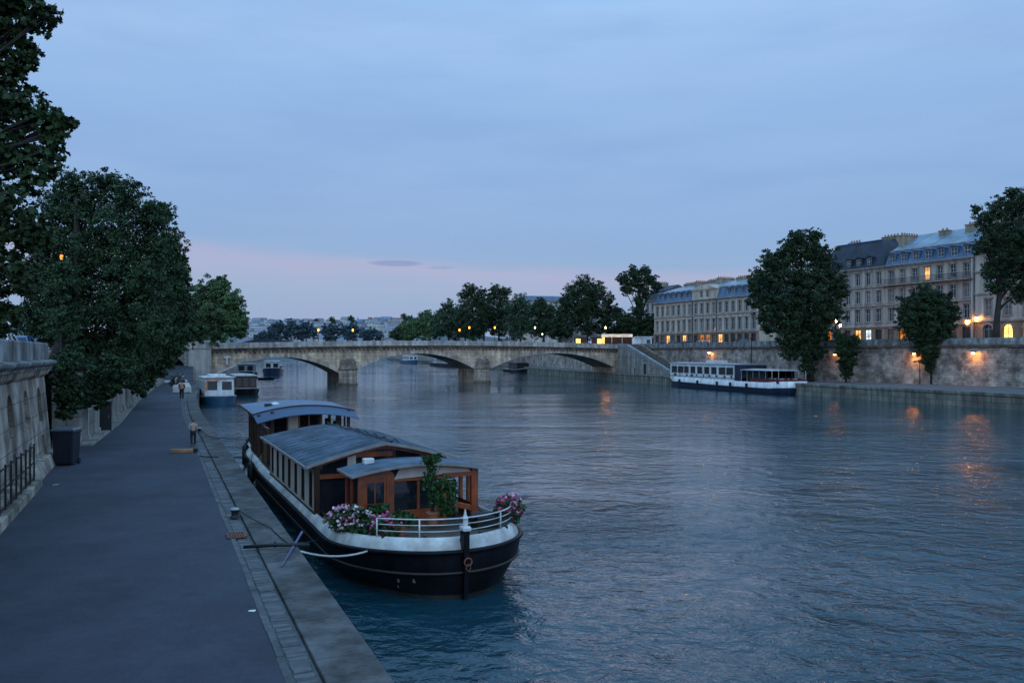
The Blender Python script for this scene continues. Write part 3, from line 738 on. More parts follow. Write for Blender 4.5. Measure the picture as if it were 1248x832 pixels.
# ================================================================== BOATS
def half_beam(u, L_, B, ub, us, ps=.35, eb=2.2):
    v = B
    if u < ub: v = B * max(0, 1 - (1 - u / ub) ** eb) ** (1 / eb)
    if u > L_ - us:
        t = (u - (L_ - us)) / us; v = min(v, B * (ps + (1 - ps) * max(0, 1 - t ** 2.2) ** .5))
    return v
def outline(L_, B, ub, us, ps=.35, eb=2.2, n=44):
    us_ = []
    for i in range(n + 1):
        t = i / n; us_.append(L_ * (.5 - .5 * math.cos(math.pi * t)))
    st = [(half_beam(u, L_, B, ub, us, ps, eb), u) for u in us_]
    return [(v, u) for v, u in st if u > 0] , us_
def loop_of(L_, B, ub, us, ps=.35, eb=2.2, n=44):
    # dense half outline, then resampled by arc length so that offsets stay smooth round the bluff bow
    us_ = [L_ * (i / 900) ** 2.2 for i in range(901)]
    st = [Vector((half_beam(u, L_, B, ub, us, ps, eb), u)) for u in us_]; st[0].x = 0
    d = [0]
    for a, b in zip(st[:-1], st[1:]): d.append(d[-1] + (b - a).length)
    m = n + 16; out = []; j = 0
    for i in range(m + 1):
        s = d[-1] * (i / m) ** 1.35
        while j < len(d) - 2 and d[j + 1] < s: j += 1
        t = (s - d[j]) / max(1e-9, d[j + 1] - d[j]); p = st[j].lerp(st[j + 1], min(1, t)); out.append((p.x, p.y))
    return out + [(-v, u) for v, u in reversed(out[1:])]   # starts at the stem, starboard to stern, port back
def inset(lp, d):
    n = len(lp); out = []
    for i in range(n):
        a = Vector(lp[i - 1]); b = Vector(lp[i]); c = Vector(lp[(i + 1) % n])
        t = (c - a).normalized(); nrm = Vector((-t.y, t.x))       # towards the inside for this winding
        q = b + nrm * d; out.append((q.x, q.y))
    return out
def hull_rings(lp, L_, zg, layers):
    """layers: (height fraction or absolute z below gunwale, x factor, y factor)"""
    rings = []
    for kind, val, fx, fy in layers:
        r = []
        for v, u in lp:
            z = zg(u) * val if kind == 'f' else val if kind == 'a' else zg(u) + val
            fxx = fx if not callable(fx) else fx(u)
            r.append((v * fxx, L_ / 2 + (u - L_ / 2) * fy, z))
        rings.append(r)
    return rings
def interp(tab):
    def f(u):
        for (a, b), (c, d) in zip(tab[:-1], tab[1:]):
            if u <= c:
                t = max(0, (u - a) / (c - a)); t = t * t * (3 - 2 * t); return b + (d - b) * t
        return tab[-1][1]
    return f
# ---------------------------------------------------------------- the large houseboat
HB = thing('houseboat', 'black and white barge houseboat with zinc cabin roof and mahogany wheelhouse moored at the quay', 'houseboat', (-1.03, 18.0, 0), R(24.5))
HL = 23.4
zg = interp([(0, 1.06), (3.2, .92), (6, .93), (14, .92), (19, 1.08), (23.4, 1.6)])
lp = loop_of(HL, 2.42, 3.4, 4.8, .30, 2.1)
def fxw(k):
    return lambda u: k + (1 - k) * .62 * min(1, max(0, u / 5.)) * (1 if u < 17 else max(0, 1 - (u - 17) / 5))
mb = MB()
rg = hull_rings(lp, HL, zg, [('a', -.5, fxw(.66), .985), ('a', .0, fxw(.72), .992), ('a', .10, fxw(.76), .994), ('f', .30, fxw(.84), .996), ('f', .56, fxw(.955), .999), ('f', .80, fxw(.985), 1.0), ('r', -.02, 1.0, 1.0)])
mb.loft(rg[2:], True, False, 0); mb.loft(rg[:3], True, False, 1)
hull = mb.build('hull', [black_hull, boot_m], HB, smooth=True)
def ring_tube(lp_, zf, r, n=6, dx=0.):
    pts = [Vector((v, u, zf(u))) for v, u in inset(lp_, dx)]
    mbx = MB(); rings = []
    N2 = len(pts)
    for i in range(N2):
        t = (pts[(i + 1) % N2] - pts[i - 1]).normalized(); x = Vector((-t.y, t.x, 0)).normalized(); y = Vector((0, 0, 1))
        rings.append([pts[i] + (x * math.cos(2 * math.pi * k / n) + y * math.sin(2 * math.pi * k / n)) * (r if not isinstance(r, tuple) else 1) * 1.0 for k in range(n)])
    mbx.loft(rings + [rings[0]], True, False)
    return mbx
ring_tube(lp, lambda u: zg(u) - .01, .055, 8, -.01).build('gunwale', black_hull, HB, smooth=True)
lpm = [(v * fxw(.955)(u), u) for v, u in lp]
ring_tube(lpm, lambda u: zg(u) * .56, .035, 6, -.005).build('rub_rail', rubrail_m, HB, smooth=True)
rise = interp([(0, .28), (2.2, .26), (5, .18), (18, .17), (23.4, .16)])
mb = MB()
lps = [inset(lp, d) for d in (.05, .08, .15, .21, .26, .26)]
def bulw(k, f, extra=0.):
    return [(v, u, zg(u0) + rise(u0) * f + extra) for (v, u), (_, u0) in zip(lps[k], lp)]
rr = [bulw(0, 0), bulw(1, .30), bulw(2, .78), bulw(3, .97), bulw(4, 1.0), bulw(5, .45)]
mb.loft(rr, True, False); mb.build('bulwark', bulw_m, HB, smooth=True)
mb = MB(); dk = [(v, u, zg(u0) + rise(u0) * .5) for (v, u), (_, u0) in zip(inset(lp, .25), lp)]
nn = len(dk)
for i in range(nn // 2):
    a, b, c, d = dk[i], dk[i + 1], dk[(nn - i - 1) % nn], dk[(nn - i) % nn]
    if i == 0: mb.poly([a, b, c])
    else: mb.poly([a, b, c, d])
mb.build('deck', mat('deck_boards', (.075, .06, .05), rough=.75, var=.35, scale=2.5, brick=(3, .14, .008, .5), rot=R(90)), HB)
# brown capping line along the inner edge of the side decks
mb = MB()
for sgn in (-1, 1):
    mb.tube([(sgn * 2.04, u, zg(u) + rise(u) + .03) for u in [4.2 + i * .5 for i in range(28)]], .028, 6)
mb.build('toe_rail', darkwood, HB, smooth=True)
# stem post
mb = MB(); mb.loft([[(-.10, -.16, 0), (.10, -.16, 0), (.10, .2, 0), (-.10, .2, 0)][0:4]] if False else
    [[(-w_, y0, z), (w_, y0, z), (w_, y1, z), (-w_, y1, z)] for z, w_, y0, y1 in ((-.4, .04, -.02, .3), (0.0, .045, -.06, .3), (.6, .055, -.10, .25), (1.2, .065, -.12, .18), (1.52, .068, -.12, .10))], True, True)
mb.build('stem_post', black_hull, HB, bevel=.012)
mb = MB(); mb.loft([[(-w_, y0, z), (w_, y0, z), (w_, y1, z), (-w_, y1, z)] for z, w_, y0, y1 in ((1.52, .088, -.145, .12), (1.58, .092, -.15, .125), (1.61, .08, -.14, .11))], True, True)
mb.lathe([(.055, 1.61), (.05, 1.75), (.075, 1.78), (.04, 1.84), (.01, 1.98)], (0, -.01, 0), 10); mb.build('stem_head', white_m, HB, smooth=False, bevel=.006)
mb = MB(); mb.tube([(.085 * math.cos(t), -.185, .86 + .085 * math.sin(t)) for t in [i * 2 * math.pi / 14 for i in range(15)]], .018, 6)
mb.tube([(.05 * math.cos(t), -.2, .74 + .07 * math.sin(t)) for t in [i * 2 * math.pi / 14 for i in range(15)]], .012, 6); mb.build('stem_ring', rust_m, HB, smooth=True)
# side cabin
ccx = -.36; cw = 1.86; cu0, cu1 = 5.35, 13.5; cz0 = 1.0
def eavez(u): return 2.36
def mapv(mb, fn): mb.v = [fn(*p) for p in mb.v]; return mb
nw = 7; clen = cu1 - cu0; pitch = clen / nw
holes = [(pitch * i + .40, pitch * i + .40 + .36, 1.24, 2.14) for i in range(nw)]
for sgn in (-1, 1):
    X0 = ccx + sgn * cw
    fn = (lambda a, y, z: (X0 + y, cu1 - a, z)) if sgn < 0 else (lambda a, y, z: (X0 - y, cu0 + a, z))
    mb = MB(); mb.gridwall(0, clen, cz0, 2.36, holes, 0, .07); mapv(mb, fn); mb.build('cabin_side', cream_m, HB)
    mb = MB()
    for i in (0, nw): mb.box(pitch * i - .03 + (.03 if i == 0 else 0) - (.03 if i == nw else 0), pitch * i + .03, -.008, .0, cz0, 2.36)
    mb.box(0, clen, -.03, .0, cz0 - .02, cz0 + .13); mb.box(0, clen, -.025, .0, 2.27, 2.36); mapv(mb, fn); mb.build('cabin_battens', darkwood, HB)['kind'] = 'stuff'
    for a, b, c, d in holes:
        mb = MB()
        mb.box(a - .03, a + .02, -.012, .05, c - .03, d + .03); mb.box(b - .02, b + .03, -.012, .05, c - .03, d + .03)
        mb.box(a + .02, b - .02, -.012, .05, d - .02, d + .03); mb.box(a + .02, b - .02, -.02, .05, c - .03, c + .02)
        mapv(mb, fn); f = mb.build('window', mahog if sgn > 0 else darkwood, HB)
        mb = MB(); mb.box(a + .01, b - .01, .03, .045, c, d); mapv(mb, fn); mb.build('pane', glass_m, f)
ridge = 2.93
def roofz(x, u):
    t = abs(x - ccx) / (cw + .30); rz_ = ridge - .16 * (u - cu0) / clen
    return rz_ - (rz_ - 2.40) * t ** 1.25
# cabin front (facing the bow) : glass with posts
mb = MB(); xs_ = [ccx - cw + .02 + (2 * cw - .04) * i / 12 for i in range(13)]
mb.prismy([(xs_[0], cz0)] + [(xs_[-1], cz0)] + [(x, roofz(x, cu0) - .10) for x in reversed(xs_)], cu0 + .03, cu0 + .05); mb.build('front_glazing', glass_m, HB)
mb = MB()
def fbar(x0, x1, z0, z1, m=0): mb.box(x0, x1, cu0 - .03, cu0 + .07, z0, z1, m)
fbar(ccx - cw - .02, ccx - cw + .12, cz0, 2.40, 0); fbar(ccx + cw - .12, ccx + cw + .02, cz0, 2.40, 0)
fbar(ccx - cw + .12, -1.35, 2.02, 2.14, 1); fbar(-1.35, -1.12, cz0, 2.62, 2); fbar(-.1, 0.0, 2.2, 2.74, 0); fbar(.8, .92, cz0, 2.6, 0); fbar(-1.12, -.1, 2.55, 2.68, 1)
for i in range(12):
    a, b = xs_[i], xs_[i + 1]
    mb.hexa([(a, cu0 - .04, roofz(a, cu0) - .16), (b, cu0 - .04, roofz(b, cu0) - .16), (b, cu0 + .06, roofz(b, cu0) - .16), (a, cu0 + .06, roofz(a, cu0) - .16),
             (a, cu0 - .04, roofz(a, cu0) - .02), (b, cu0 - .04, roofz(b, cu0) - .02), (b, cu0 + .06, roofz(b, cu0) - .02), (a, cu0 + .06, roofz(a, cu0) - .02)], 1)
mb.build('front_frame', [darkwood, mahog, cream_m], HB)
mb = MB(); mb.poly([(ccx - cw, cu1, cz0), (ccx + cw, cu1, cz0), (ccx + cw, cu1, 2.4), (ccx, cu1, ridge - .2), (ccx - cw, cu1, 2.4)]); mb.build('cabin_back', darkwood, HB)
mb = MB(); ru0, ru1 = cu0 - .30, cu1 + .18; NX = 14; NU = 2
xr = [ccx - cw - .30 + (2 * cw + .60) * i / NX for i in range(NX + 1)]
ring0 = [(x, ru0, roofz(x, ru0)) for x in xr] + [(x, ru0, roofz(x, ru0) - .045) for x in reversed(xr)]
ring1 = [(x, ru1, roofz(x, ru1)) for x in xr] + [(x, ru1, roofz(x, ru1) - .045) for x in reversed(xr)]
mb.loft([ring0, ring1], True, True); rf = mb.build('cabin_roof', zincroof, HB, smooth=False)
for p_ in rf.data.polygons:
    if abs(p_.normal.z) > .8: p_.use_smooth = True
mb = MB(); nse = 15
for k in range(nse):
    u = ru0 + .02 + (ru1 - ru0 - .04) * k / (nse - 1)
    for a, b in zip(xr[:-1], xr[1:]):
        za, zb = roofz(a, u), roofz(b, u)
        mb.hexa([(a, u - .012, za - .01), (b, u - .012, zb - .01), (b, u + .012, zb - .01), (a, u + .012, za - .01), (a, u - .008, za + .014), (b, u - .008, zb + .014), (b, u + .008, zb + .014), (a, u + .008, za + .014)])
mb.build('standing_seams', zincroof, rf)['kind'] = 'stuff'
mb = MB()
mb.bar((xr[0] - .02, ru0, 2.385), (xr[0] - .02, ru1, 2.385), .04, .07); mb.bar((xr[-1] + .02, ru0, 2.385), (xr[-1] + .02, ru1, 2.385), .04, .07)
for a, b in zip(xr[:-1], xr[1:]): mb.bar((a, ru0 - .015, roofz(a, ru0) - .015), (b, ru0 - .015, roofz(b, ru0) - .015), .035, .08)
mb.build('roof_edge_trim', mat('roof_trim', (.22, .21, .20), rough=.6, var=.25, scale=4), rf)
mb = MB(); rr_ = random.Random(5)   # lashings and rods lying along the ridge
pp = [(ccx + .35 + .05 * math.sin(u * 2.1), u, roofz(ccx + .35, u) + .05 + .02 * math.sin(u * 5)) for u in [ru0 + .4 + i * .3 for i in range(30)]]
mb.tube(pp, .022, 5)
for i in range(6):
    u = 5.6 + i * 1.1; mb.tube([(ccx + .3, u, roofz(ccx + .3, u)), (ccx + .42, u + .05, roofz(ccx + .4, u) + .12), (ccx + .55, u + .1, roofz(ccx + .5, u) + .03)], .018, 5)
mb.build('ridge_lashing', black_iron, rf)
mb = MB()   # open verandah posts at the starboard front corner of the roof
for x, u in ((1.0, cu0 - .3), (1.35, cu0 - .32), (1.62, cu0 - .3), (.62, cu0 - .3)): mb.tube([(x, u, 1.2), (x, u, roofz(x, u) - .04)], .022, 6)
mb.build('verandah_posts', darkwood, HB)
# forward wheelhouse
wu0, wu1, wx0, wx1 = 3.25, 4.55, -1.56, 1.60; wz0 = 1.0
def wrz(x): return 2.37 + .22 * (1 - ((x - .0) / 1.85) ** 2)
mb = MB()
def wb(x0, x1, z0, z1, y0=wu0 - .04, y1=wu0 + .07, m=0): mb.box(x0, x1, y0, y1, z0, z1, m)
wb(wx0 - .02, wx0 + .15, wz0, 2.36); wb(-.86, -.66, wz0, 2.36); wb(.62, .74, wz0, 2.30); wb(wx1 - .17, wx1 + .02, wz0, 2.36)
wb(wx0 + .15, -.86, 2.24, 2.36); wb(-.66, .62, 2.16, 2.22); wb(.74, wx1 - .17, 2.18, 2.30)
wb(-.66, .62, wz0, 1.42); wb(-.05, .02, 1.42, 2.14, wu0 - .01, wu0 + .05)
mb.hexa([(.74, wu0 - .03, 1.45), (wx1 - .17, wu0 - .03, 1.28), (wx1 - .17, wu0 + .06, 1.28), (.74, wu0 + .06, 1.45), (.74, wu0 - .03, 1.60), (wx1 - .17, wu0 - .03, 1.42), (wx1 - .17, wu0 + .06, 1.42), (.74, wu0 + .06, 1.60)])
for x in (wx0, wx1):     # side frames
    for u in (wu0 + .62, wu1 - .1): mb.box(x - .05, x + .05, u - .04, u + .05, wz0, 2.40)
    mb.box(x - .045, x + .045, wu0 + .07, wu1, 2.26, 2.38); mb.box(x - .045, x + .045, wu0 + .07, wu1, wz0, 1.5 if x < 0 else 1.42)
xs2 = [wx0 + (wx1 - wx0) * i / 12 for i in range(13)]
for a, b in zip(xs2[:-1], xs2[1:]):
    mb.hexa([(a, wu0 - .05, wrz(a) - .10), (b, wu0 - .05, wrz(b) - .10), (b, wu0 + .05, wrz(b) - .10), (a, wu0 + .05, wrz(a) - .10), (a, wu0 - .05, wrz(a) - .02), (b, wu0 - .05, wrz(b) - .02), (b, wu0 + .05, wrz(b) - .02), (a, wu0 + .05, wrz(a) - .02)])
mb.build('wheelhouse_frame', mahog, HB, bevel=.006)
mb = MB(); mb.prismy([(-.66, 2.22), (wx1 - .17, 2.30)] + [(x, wrz(x) - .1) for x in reversed(xs2) if -.66 <= x <= 1.4], wu0 - .01, wu0 + .03); mb.build('tympanum', cream_m, HB)
mb = MB(); mb.prismy([(wx0 + .1, 2.36), (-.66, 2.36)] + [(x, wrz(x) - .1) for x in reversed(xs2) if -1.5 <= x <= -.66], wu0 - .01, wu0 + .03); mb.build('header_panel', mahog, HB)
mb = MB(); mb.box(wx0 + .15, wx0 + .21, wu0 - .02, wu0 + .05, wz0, 2.24); mb.box(-.92, -.86, wu0 - .02, wu0 + .05, wz0, 2.24); mb.box(wx0 + .21, -.92, wu0 - .02, wu0 + .05, 2.17, 2.24); mb.box(wx0 + .21, -.92, wu0 - .02, wu0 + .05, wz0, 1.35)
mb.box(wx0 + .40, wx0 + .43, wu0, wu0 + .04, 1.35, 2.17); mb.box(wx0 + .21, -.92, wu0, wu0 + .04, 1.62, 1.645)
dr = mb.build('door', mahog, HB)
mb = MB(); mb.box(wx0 + .21, -.92, wu0 + .01, wu0 + .025, 1.35, 2.17); mb.build('pane', glass_m, dr)
mb = MB(); mb.tube([(-.93, wu0 - .06, 1.55), (-.93, wu0 - .06, 1.68)], .012, 6); mb.tube([(-.93, wu0 - .06, 1.62), (-.93, wu0 - .01, 1.62)], .01, 6); mb.build('handle', grey_metal, dr)
mb = MB(); mb.box(-.66, .62, wu0 + .015, wu0 + .03, 1.42, 2.14); mb.build('front_pane', glass_m, HB)
mb = MB(); mb.box(wx0 - .01, wx0 + .01, wu0 + .07, wu1, 1.5, 2.26); mb.build('side_pane', glass_m, HB)
mb = MB(); mb.box(wx0 + .1, wx1 - .1, wu1 + .0, wu1 + .05, wz0, 1.9); mb.build('inner_panel', darkwood, HB)
mb = MB(); mb.box(.2, 1.2, wu0 + .55, wu0 + 1.1, wz0, 1.62); mb.box(.25, 1.15, wu0 + .5, wu0 + .9, 1.62, 1.66); mb.tube([(.7, wu0 + .5, 1.5), (.7, wu0 + .38, 1.62)], .02); mb.build('helm_console', darkwood, HB)
mb = MB(); mb.tube([(.7 + .24 * math.cos(t), wu0 + .38, 1.62 + .24 * math.sin(t)) for t in [i * math.pi / 10 for i in range(21)]], .015, 6)
for k in range(6): mb.tube([(.7, wu0 + .38, 1.62), (.7 + .28 * math.cos(k * math.pi / 3), wu0 + .38, 1.62 + .28 * math.sin(k * math.pi / 3))], .011, 5)
mb.build('steering_wheel', mahog, HB)
mb = MB(); xs3 = [wx0 - .24 + (wx1 - wx0 + .52) * i / 14 for i in range(15)]
r0 = [(x, wu0 - .26, wrz(x)) for x in xs3] + [(x, wu0 - .26, wrz(x) - .04) for x in reversed(xs3)]; r1 = [(x, wu1 + .05, wrz(x) + .0) for x in xs3] + [(x, wu1 + .05, wrz(x) - .04) for x in reversed(xs3)]
mb.loft([r0, r1], True, True); wr = mb.build('wheelhouse_roof', zincroof, HB)
mb = MB()
for a, b in zip(xs3[:-1], xs3[1:]): mb.bar((a, wu0 - .27, wrz(a) - .015), (b, wu0 - .27, wrz(b) - .015), .03, .06)
for x in (xs3[0], xs3[-1]): mb.bar((x, wu0 - .27, wrz(x) - .015), (x, wu1, wrz(x) - .015), .03, .06)
mb.build('roof_edge_trim', mat('roof_trim', (.22, .21, .20)), wr)
mb = MB(); mb.box(-1.18, -.9, 4.2, 4.42, wrz(-1.05) - .02, wrz(-1.05) + .13); mb.build('roof_vent', white_m, wr, bevel=.025)
# foredeck railing around the bow
rl = inset(lp, .23)
half = [(v, u, zg(u0) + rise(u0)) for (v, u), (v0, u0) in zip(rl, lp)]
n2 = len(half)
stb = [p for p in half[:n2 // 2] if p[1] < 1.5]; prt = [p for p in half[n2 // 2:] if p[1] < 1.35]
path = prt + stb
def resample(pts, k):
    pts = [Vector(p) for p in pts]; d = [0]
    for a, b in zip(pts[:-1], pts[1:]): d.append(d[-1] + (b - a).length)
    out = []
    for i in range(k + 1):
        s = d[-1] * i / k
        for j in range(len(pts) - 1):
            if s <= d[j + 1] + 1e-6:
                t = (s - d[j]) / max(1e-6, d[j + 1] - d[j]); out.append(pts[j].lerp(pts[j + 1], t)); break
    return out
rp = resample(path, 24); up = Vector((0, 0, 1))
mb = MB()
for h in (.40, .27, .13): mb.tube([p + up * h for p in rp], .016 if h > .3 else .010, 6)
mb.build('bow_railing', white_m, HB, smooth=True)
for i in (0, 6, 12, 18, 24):
    mb = MB(); mb.tube([rp[i] - up * .03, rp[i] + up * .41], .018, 7); mb.build('railing_post', white_m, HB, smooth=True)
# windlass and gear on the foredeck
mb = MB(); mb.box(.95, 1.5, 1.6, 2.1, 1.1, 1.42); mb.tube([(.85, 1.85, 1.38), (1.6, 1.85, 1.38)], .12, 10); mb.tube([(.8, 1.85, 1.38), (.8, 1.7, 1.6)], .02, 6)
mb.build('windlass', black_iron, HB, bevel=.01)
mb = MB()
for x, u in ((-1.55, .98), (-.75, .42), (.55, .34), (1.35, .72)):
    mb.box(x - .03, x + .03, u - .05 + .1, u + .05 + .1, zg(u) + .22, zg(u) + .30)
mb.build('deck_cleats', black_iron, HB)
# aft canopy with visor
ax0, ax1 = -2.22, 2.0
def cz_(x, u):
    t = (x - 0) / 2.2; k = (u - 18.4) / 4.8
    return (3.20 - .04 * k) - (.32 - .16 * k) * t * t
xa = [ax0 + (ax1 - ax0) * i / 16 for i in range(17)]
mb = MB(); ring = []
for u in (18.4, 19.6, 20.8, 22.0, 23.2): ring.append([(x, u, cz_(x, u)) for x in xa] + [(x, u, cz_(x, u) - .06) for x in reversed(xa)])
mb.loft(ring, True, True); cn_ = mb.build('aft_canopy', canopy_m, HB, smooth=False)
mb = MB(); r0 = [(x, 18.42, cz_(x, 18.4) - .03) for x in xa] + [(x, 18.42, cz_(x, 18.4) - .06) for x in reversed(xa)]; r1 = [(x * .98, 17.35, cz_(x, 18.4) - .30 + .0) for x in xa] + [(x * .98, 17.35, cz_(x, 18.4) - .33) for x in reversed(xa)]
mb.loft([r0, r1], True, True); mb.build('canopy_visor', visor_m, cn_)
mb = MB()
for a, b in zip(xa[:-1], xa[1:]): mb.bar((a, 18.38, cz_(a, 18.4) - .02), (b, 18.38, cz_(b, 18.4) - .02), .04, .07)
for u0_, u1_ in ((18.4, 20.8), (20.8, 23.2)):
    for x in (ax0, ax1): mb.bar((x, u0_, cz_(x, u0_) - .02), (x, u1_, cz_(x, u1_) - .02), .05, .07)
mb.build('canopy_trim', darkwood, cn_)
mb = MB(); mb.lathe([(.2, 0), (.2, .05), (.14, .10), (.02, .13)], (-1.05, 20.4, cz_(-1.05, 20.4) - .01), 12); mb.build('roof_dome', white_m, cn_, smooth=True)
mb = MB(); mb.box(-1.5, -1.22, 20.1, 20.35, cz_(-1.35, 20.2) - .02, cz_(-1.35, 20.2) + .10); mb.build('roof_hatch', black_iron, cn_)
# aft deckhouse under the canopy
mb = MB()
for x, u in ((-2.02, 18.1), (-2.02, 18.9), (-2.02, 19.7), (-2.0, 20.6), (-1.95, 21.6), (1.7, 18.2), (1.7, 20), (1.65, 21.8), (-1.5, 18.05)):
    mb.box(x - .06, x + .06, u - .06, u + .06, 1.1, cz_(x, max(18.4, u)) - .06)
mb.box(-2.06, -1.96, 18.1, 21.6, 2.66, 2.80); mb.box(-2.05, -1.97, 18.9, 21.6, 1.1, 1.62)
mb.build('deckhouse_posts', darkwood, HB)
mb = MB(); mb.gridwall(-1.45, .62, 1.1, 3.05, [(-1.35, -.85, 2.0, 2.9), (-.3, .02, 2.0, 2.9), (.12, .5, 2.0, 2.9)], 18.5, .06); mb.build('deckhouse_front', darkwood, HB)
for (a, b) in ((-1.35, -.85), (-.3, .02), (.12, .5)):
    mb = MB(); mb.box(a, b, 18.54, 18.55, 2.0, 2.9); mb.build('pane', glass_m, HB)
mb = MB(); mb.box(-.78, -.38, 18.44, 18.5, 1.9, 2.92); mb.build('curtain_panel', cream_m, HB)
mb = MB()
for x in (-.82, -.34, .07, .58): mb.box(x - .03, x + .03, 18.42, 18.5, 1.8, 2.98)
mb.build('mullions', mahog, HB)
mb = MB(); mb.box(-1.98, -1.96, 18.95, 19.65, 1.62, 2.66); mb.box(-1.98, -1.96, 19.75, 21.5, 1.62, 2.66); mb.build('side_pane', glass_m, HB)
mb = MB(); mb.box(-1.5, -1.44, 18.6, 21.8, 1.1, 2.9); mb.box(.6, .66, 18.56, 21.8, 1.1, 3.0); mb.box(-1.5, .66, 21.75, 21.8, 1.1, 2.95); mb.build('deckhouse_walls', darkwood, HB)
mb = MB(); mb.box(-2.05, -1.99, 15.6, 16.5, 1.1, 1.95); mb.box(-2.08, -2.05, 15.62, 16.48, 1.45, 1.5); mb.box(-2.08, -2.05, 15.62, 16.48, 1.88, 1.95); mb.build('gangway_gate', ochre, HB, bevel=.01)
mb = MB()
mb.box(-2.08, -1.96, 15.35, 15.48, 1.1, 2.5); mb.box(-2.08, -1.96, 16.6, 16.73, 1.1, 2.6); mb.box(-2.06, -1.98, 15.35, 16.73, 2.44, 2.54); mb.build('gangway_posts', darkwood, HB)
mb = MB()
for u in (18.9, 19.7, 20.5): mb.box(1.66, 1.74, u, u + .05, 1.1, 2.7)
mb.box(1.68, 1.72, 18.2, 21.8, 1.9, 1.95); mb.tube([(.9, 18.6, 2.0), (.9, 18.6, 2.6)], .13, 8); mb.tube([(1.3, 18.9, 1.8), (1.3, 18.9, 2.45)], .11, 8); mb.build('aft_rail_and_gear', black_iron, HB)
mb = MB()
mb.box(-1.9, -1.3, 21.9, 22.5, 1.3, 1.75); mb.box(-1.0, -.3, 22.0, 22.6, 1.3, 1.65); mb.box(-2.0, -1.75, 20.8, 21.5, 1.25, 1.5); mb.build('stern_lockers', white_m, HB, bevel=.03)
# rudder
mb = MB(); mb.prismx([(23.3, -.4), (24.0, -.4), (23.9, .9), (23.5, 1.9), (23.3, 1.9)], -.04, .04); mb.build('rudder', black_hull, HB)
# draught figures on the bow
def text_obj(s, size, m, parent, pos, normal, roll=0., name='draught_mark'):
    cu = bpy.data.curves.new(name, 'FONT'); cu.body = s; cu.size = size; cu.extrude = .002; cu.align_x = 'CENTER'
    t = bpy.data.objects.new(name, cu); COL.objects.link(t); dg = bpy.context.evaluated_depsgraph_get()
    me = bpy.data.meshes.new_from_object(t.evaluated_get(dg)); bpy.data.objects.remove(t); bpy.data.curves.remove(cu)
    me.materials.clear(); me.materials.append(m)
    o = bpy.data.objects.new(name, me); COL.objects.link(o); o.parent = parent
    nz = Vector(normal).normalized(); xx = Vector((0, 0, 1)).cross(nz).normalized(); yy_ = nz.cross(xx)
    M_ = Matrix((xx, yy_, nz)).transposed().to_4x4(); M_.translation = Vector(pos); o.matrix_local = M_
    return o
bpy.context.view_layer.update()
mk = mat('draught_paint', (.30, .27, .22), rough=.8, var=.4, scale=20)
for x, z, s, sz in ((-1.30, .36, '8', .13), (-1.03, .38, '6', .15), (-1.28, .22, '5', .08)):
    hit, loc, nrm, _ = hull.ray_cast(Vector((x, -3, z + .04)), Vector((0, 1, 0)))
    if hit:
        if nrm.y > 0: nrm = -nrm
        text_obj(s, sz, mk, HB, loc + nrm * .008 - Vector((0, 0, .04)), nrm)
HM = HB.matrix_world.copy()
def hb(v, u, z): return Matrix.Translation(Vector((-1.03, 18, 0))) @ Matrix.Rotation(R(24.5), 4, 'Z') @ Vector((v, u, z))
# ---------------------------------------------------------------- far white excursion boat
p0 = G(817, 470.5); p1 = G(968, 482.5)
ddv = (p1 - p0).normalized(); Lw = (p1 - p0).length
WB = thing('passenger_boat', 'white passenger boat with dark blue hull and covered open deck at far quay', 'boat', (p0.x, p0.y, 0), math.atan2(ddv.y, ddv.x) - R(90))
# local y from bow (upstream) to stern; near side is -x?  (river side) ; width 4.6 towards the bank (+x is river side mirrored below)
WBW = 2.4
off = Matrix.Rotation(WB.rotation_euler.z, 4, 'Z') @ Vector((1, 0, 0))
sg = 1 if (off.x * (-1) + off.y * (-.4)) > 0 else -1      # sign of local x that faces the river
WB.location = Vector((p0.x, p0.y, 0)) - off * sg * WBW * .92 - ddv * 2.6
zw = interp([(0, 1.25), (4, .80), (20, .66), (28, .68), (Lw, .9)])
lw = loop_of(Lw, WBW, 5.5, 2.5, .75, 1.8)
mb = MB(); rg = hull_rings(lw, Lw, zw, [('a', -.5, .8, .985), ('a', 0, .92, .99), ('f', .5, .97, 1), ('f', 1, 1, 1)]); mb.loft(rg, True, False)
mb.build('hull', navy_m, WB, smooth=True)
mb = MB(); l2 = inset(lw, .04); l3 = inset(lw, .10)
def wz2(u): return zw(u) + .72
mb.loft([[(v, u, zw(u)) for v, u in l2], [(v, u, wz2(u) + .1) for v, u in l3], [(v, u, wz2(u) + .1) for v, u in inset(lw, .22)]], True, False); mb.build('upper_strake', white_m, WB, smooth=True)
mb = MB(); dk = [(v, u, wz2(u) - .05) for v, u in inset(lw, .2)]; nn = len(dk)
for i in range(nn // 2):
    a, b, c, d = dk[i], dk[i + 1], dk[(nn - i - 1) % nn], dk[(nn - i) % nn]
    mb.poly([a, b, c] if i == 0 else [a, b, c, d])
mb.build('deck', offwhite_m, WB)
for s_ in (-1, 1):
    mb = MB()
    for u in (6, 11.5, 17, 20.5, 24.5): mb.tube([(s_ * (WBW + .08), u, .55), (s_ * (WBW + .08), u, 1.25)], .17, 8)
    mb.build('fenders', rubber, WB)['kind'] = 'stuff'
    ring = MB(); ring.tube([(s_ * (WBW - .02), u, zw(u) + .02) for u in [2 + i for i in range(int(Lw) - 3)]], .06, 6); ring.build('rubbing_strake', rubber, WB)
kx = WBW - .32; kz0, kz1 = 1.3, 3.72; k0, k1 = 2.4, Lw * .66
nwn = 9
wins = []
for i in range(nwn):
    a = .45 + i * (k1 - k0 - .6) / nwn; wd = (1.7 if i in (0, 1, 7, 8) else 1.35)
    wins.append((a, a + wd, 2.30, 3.28))
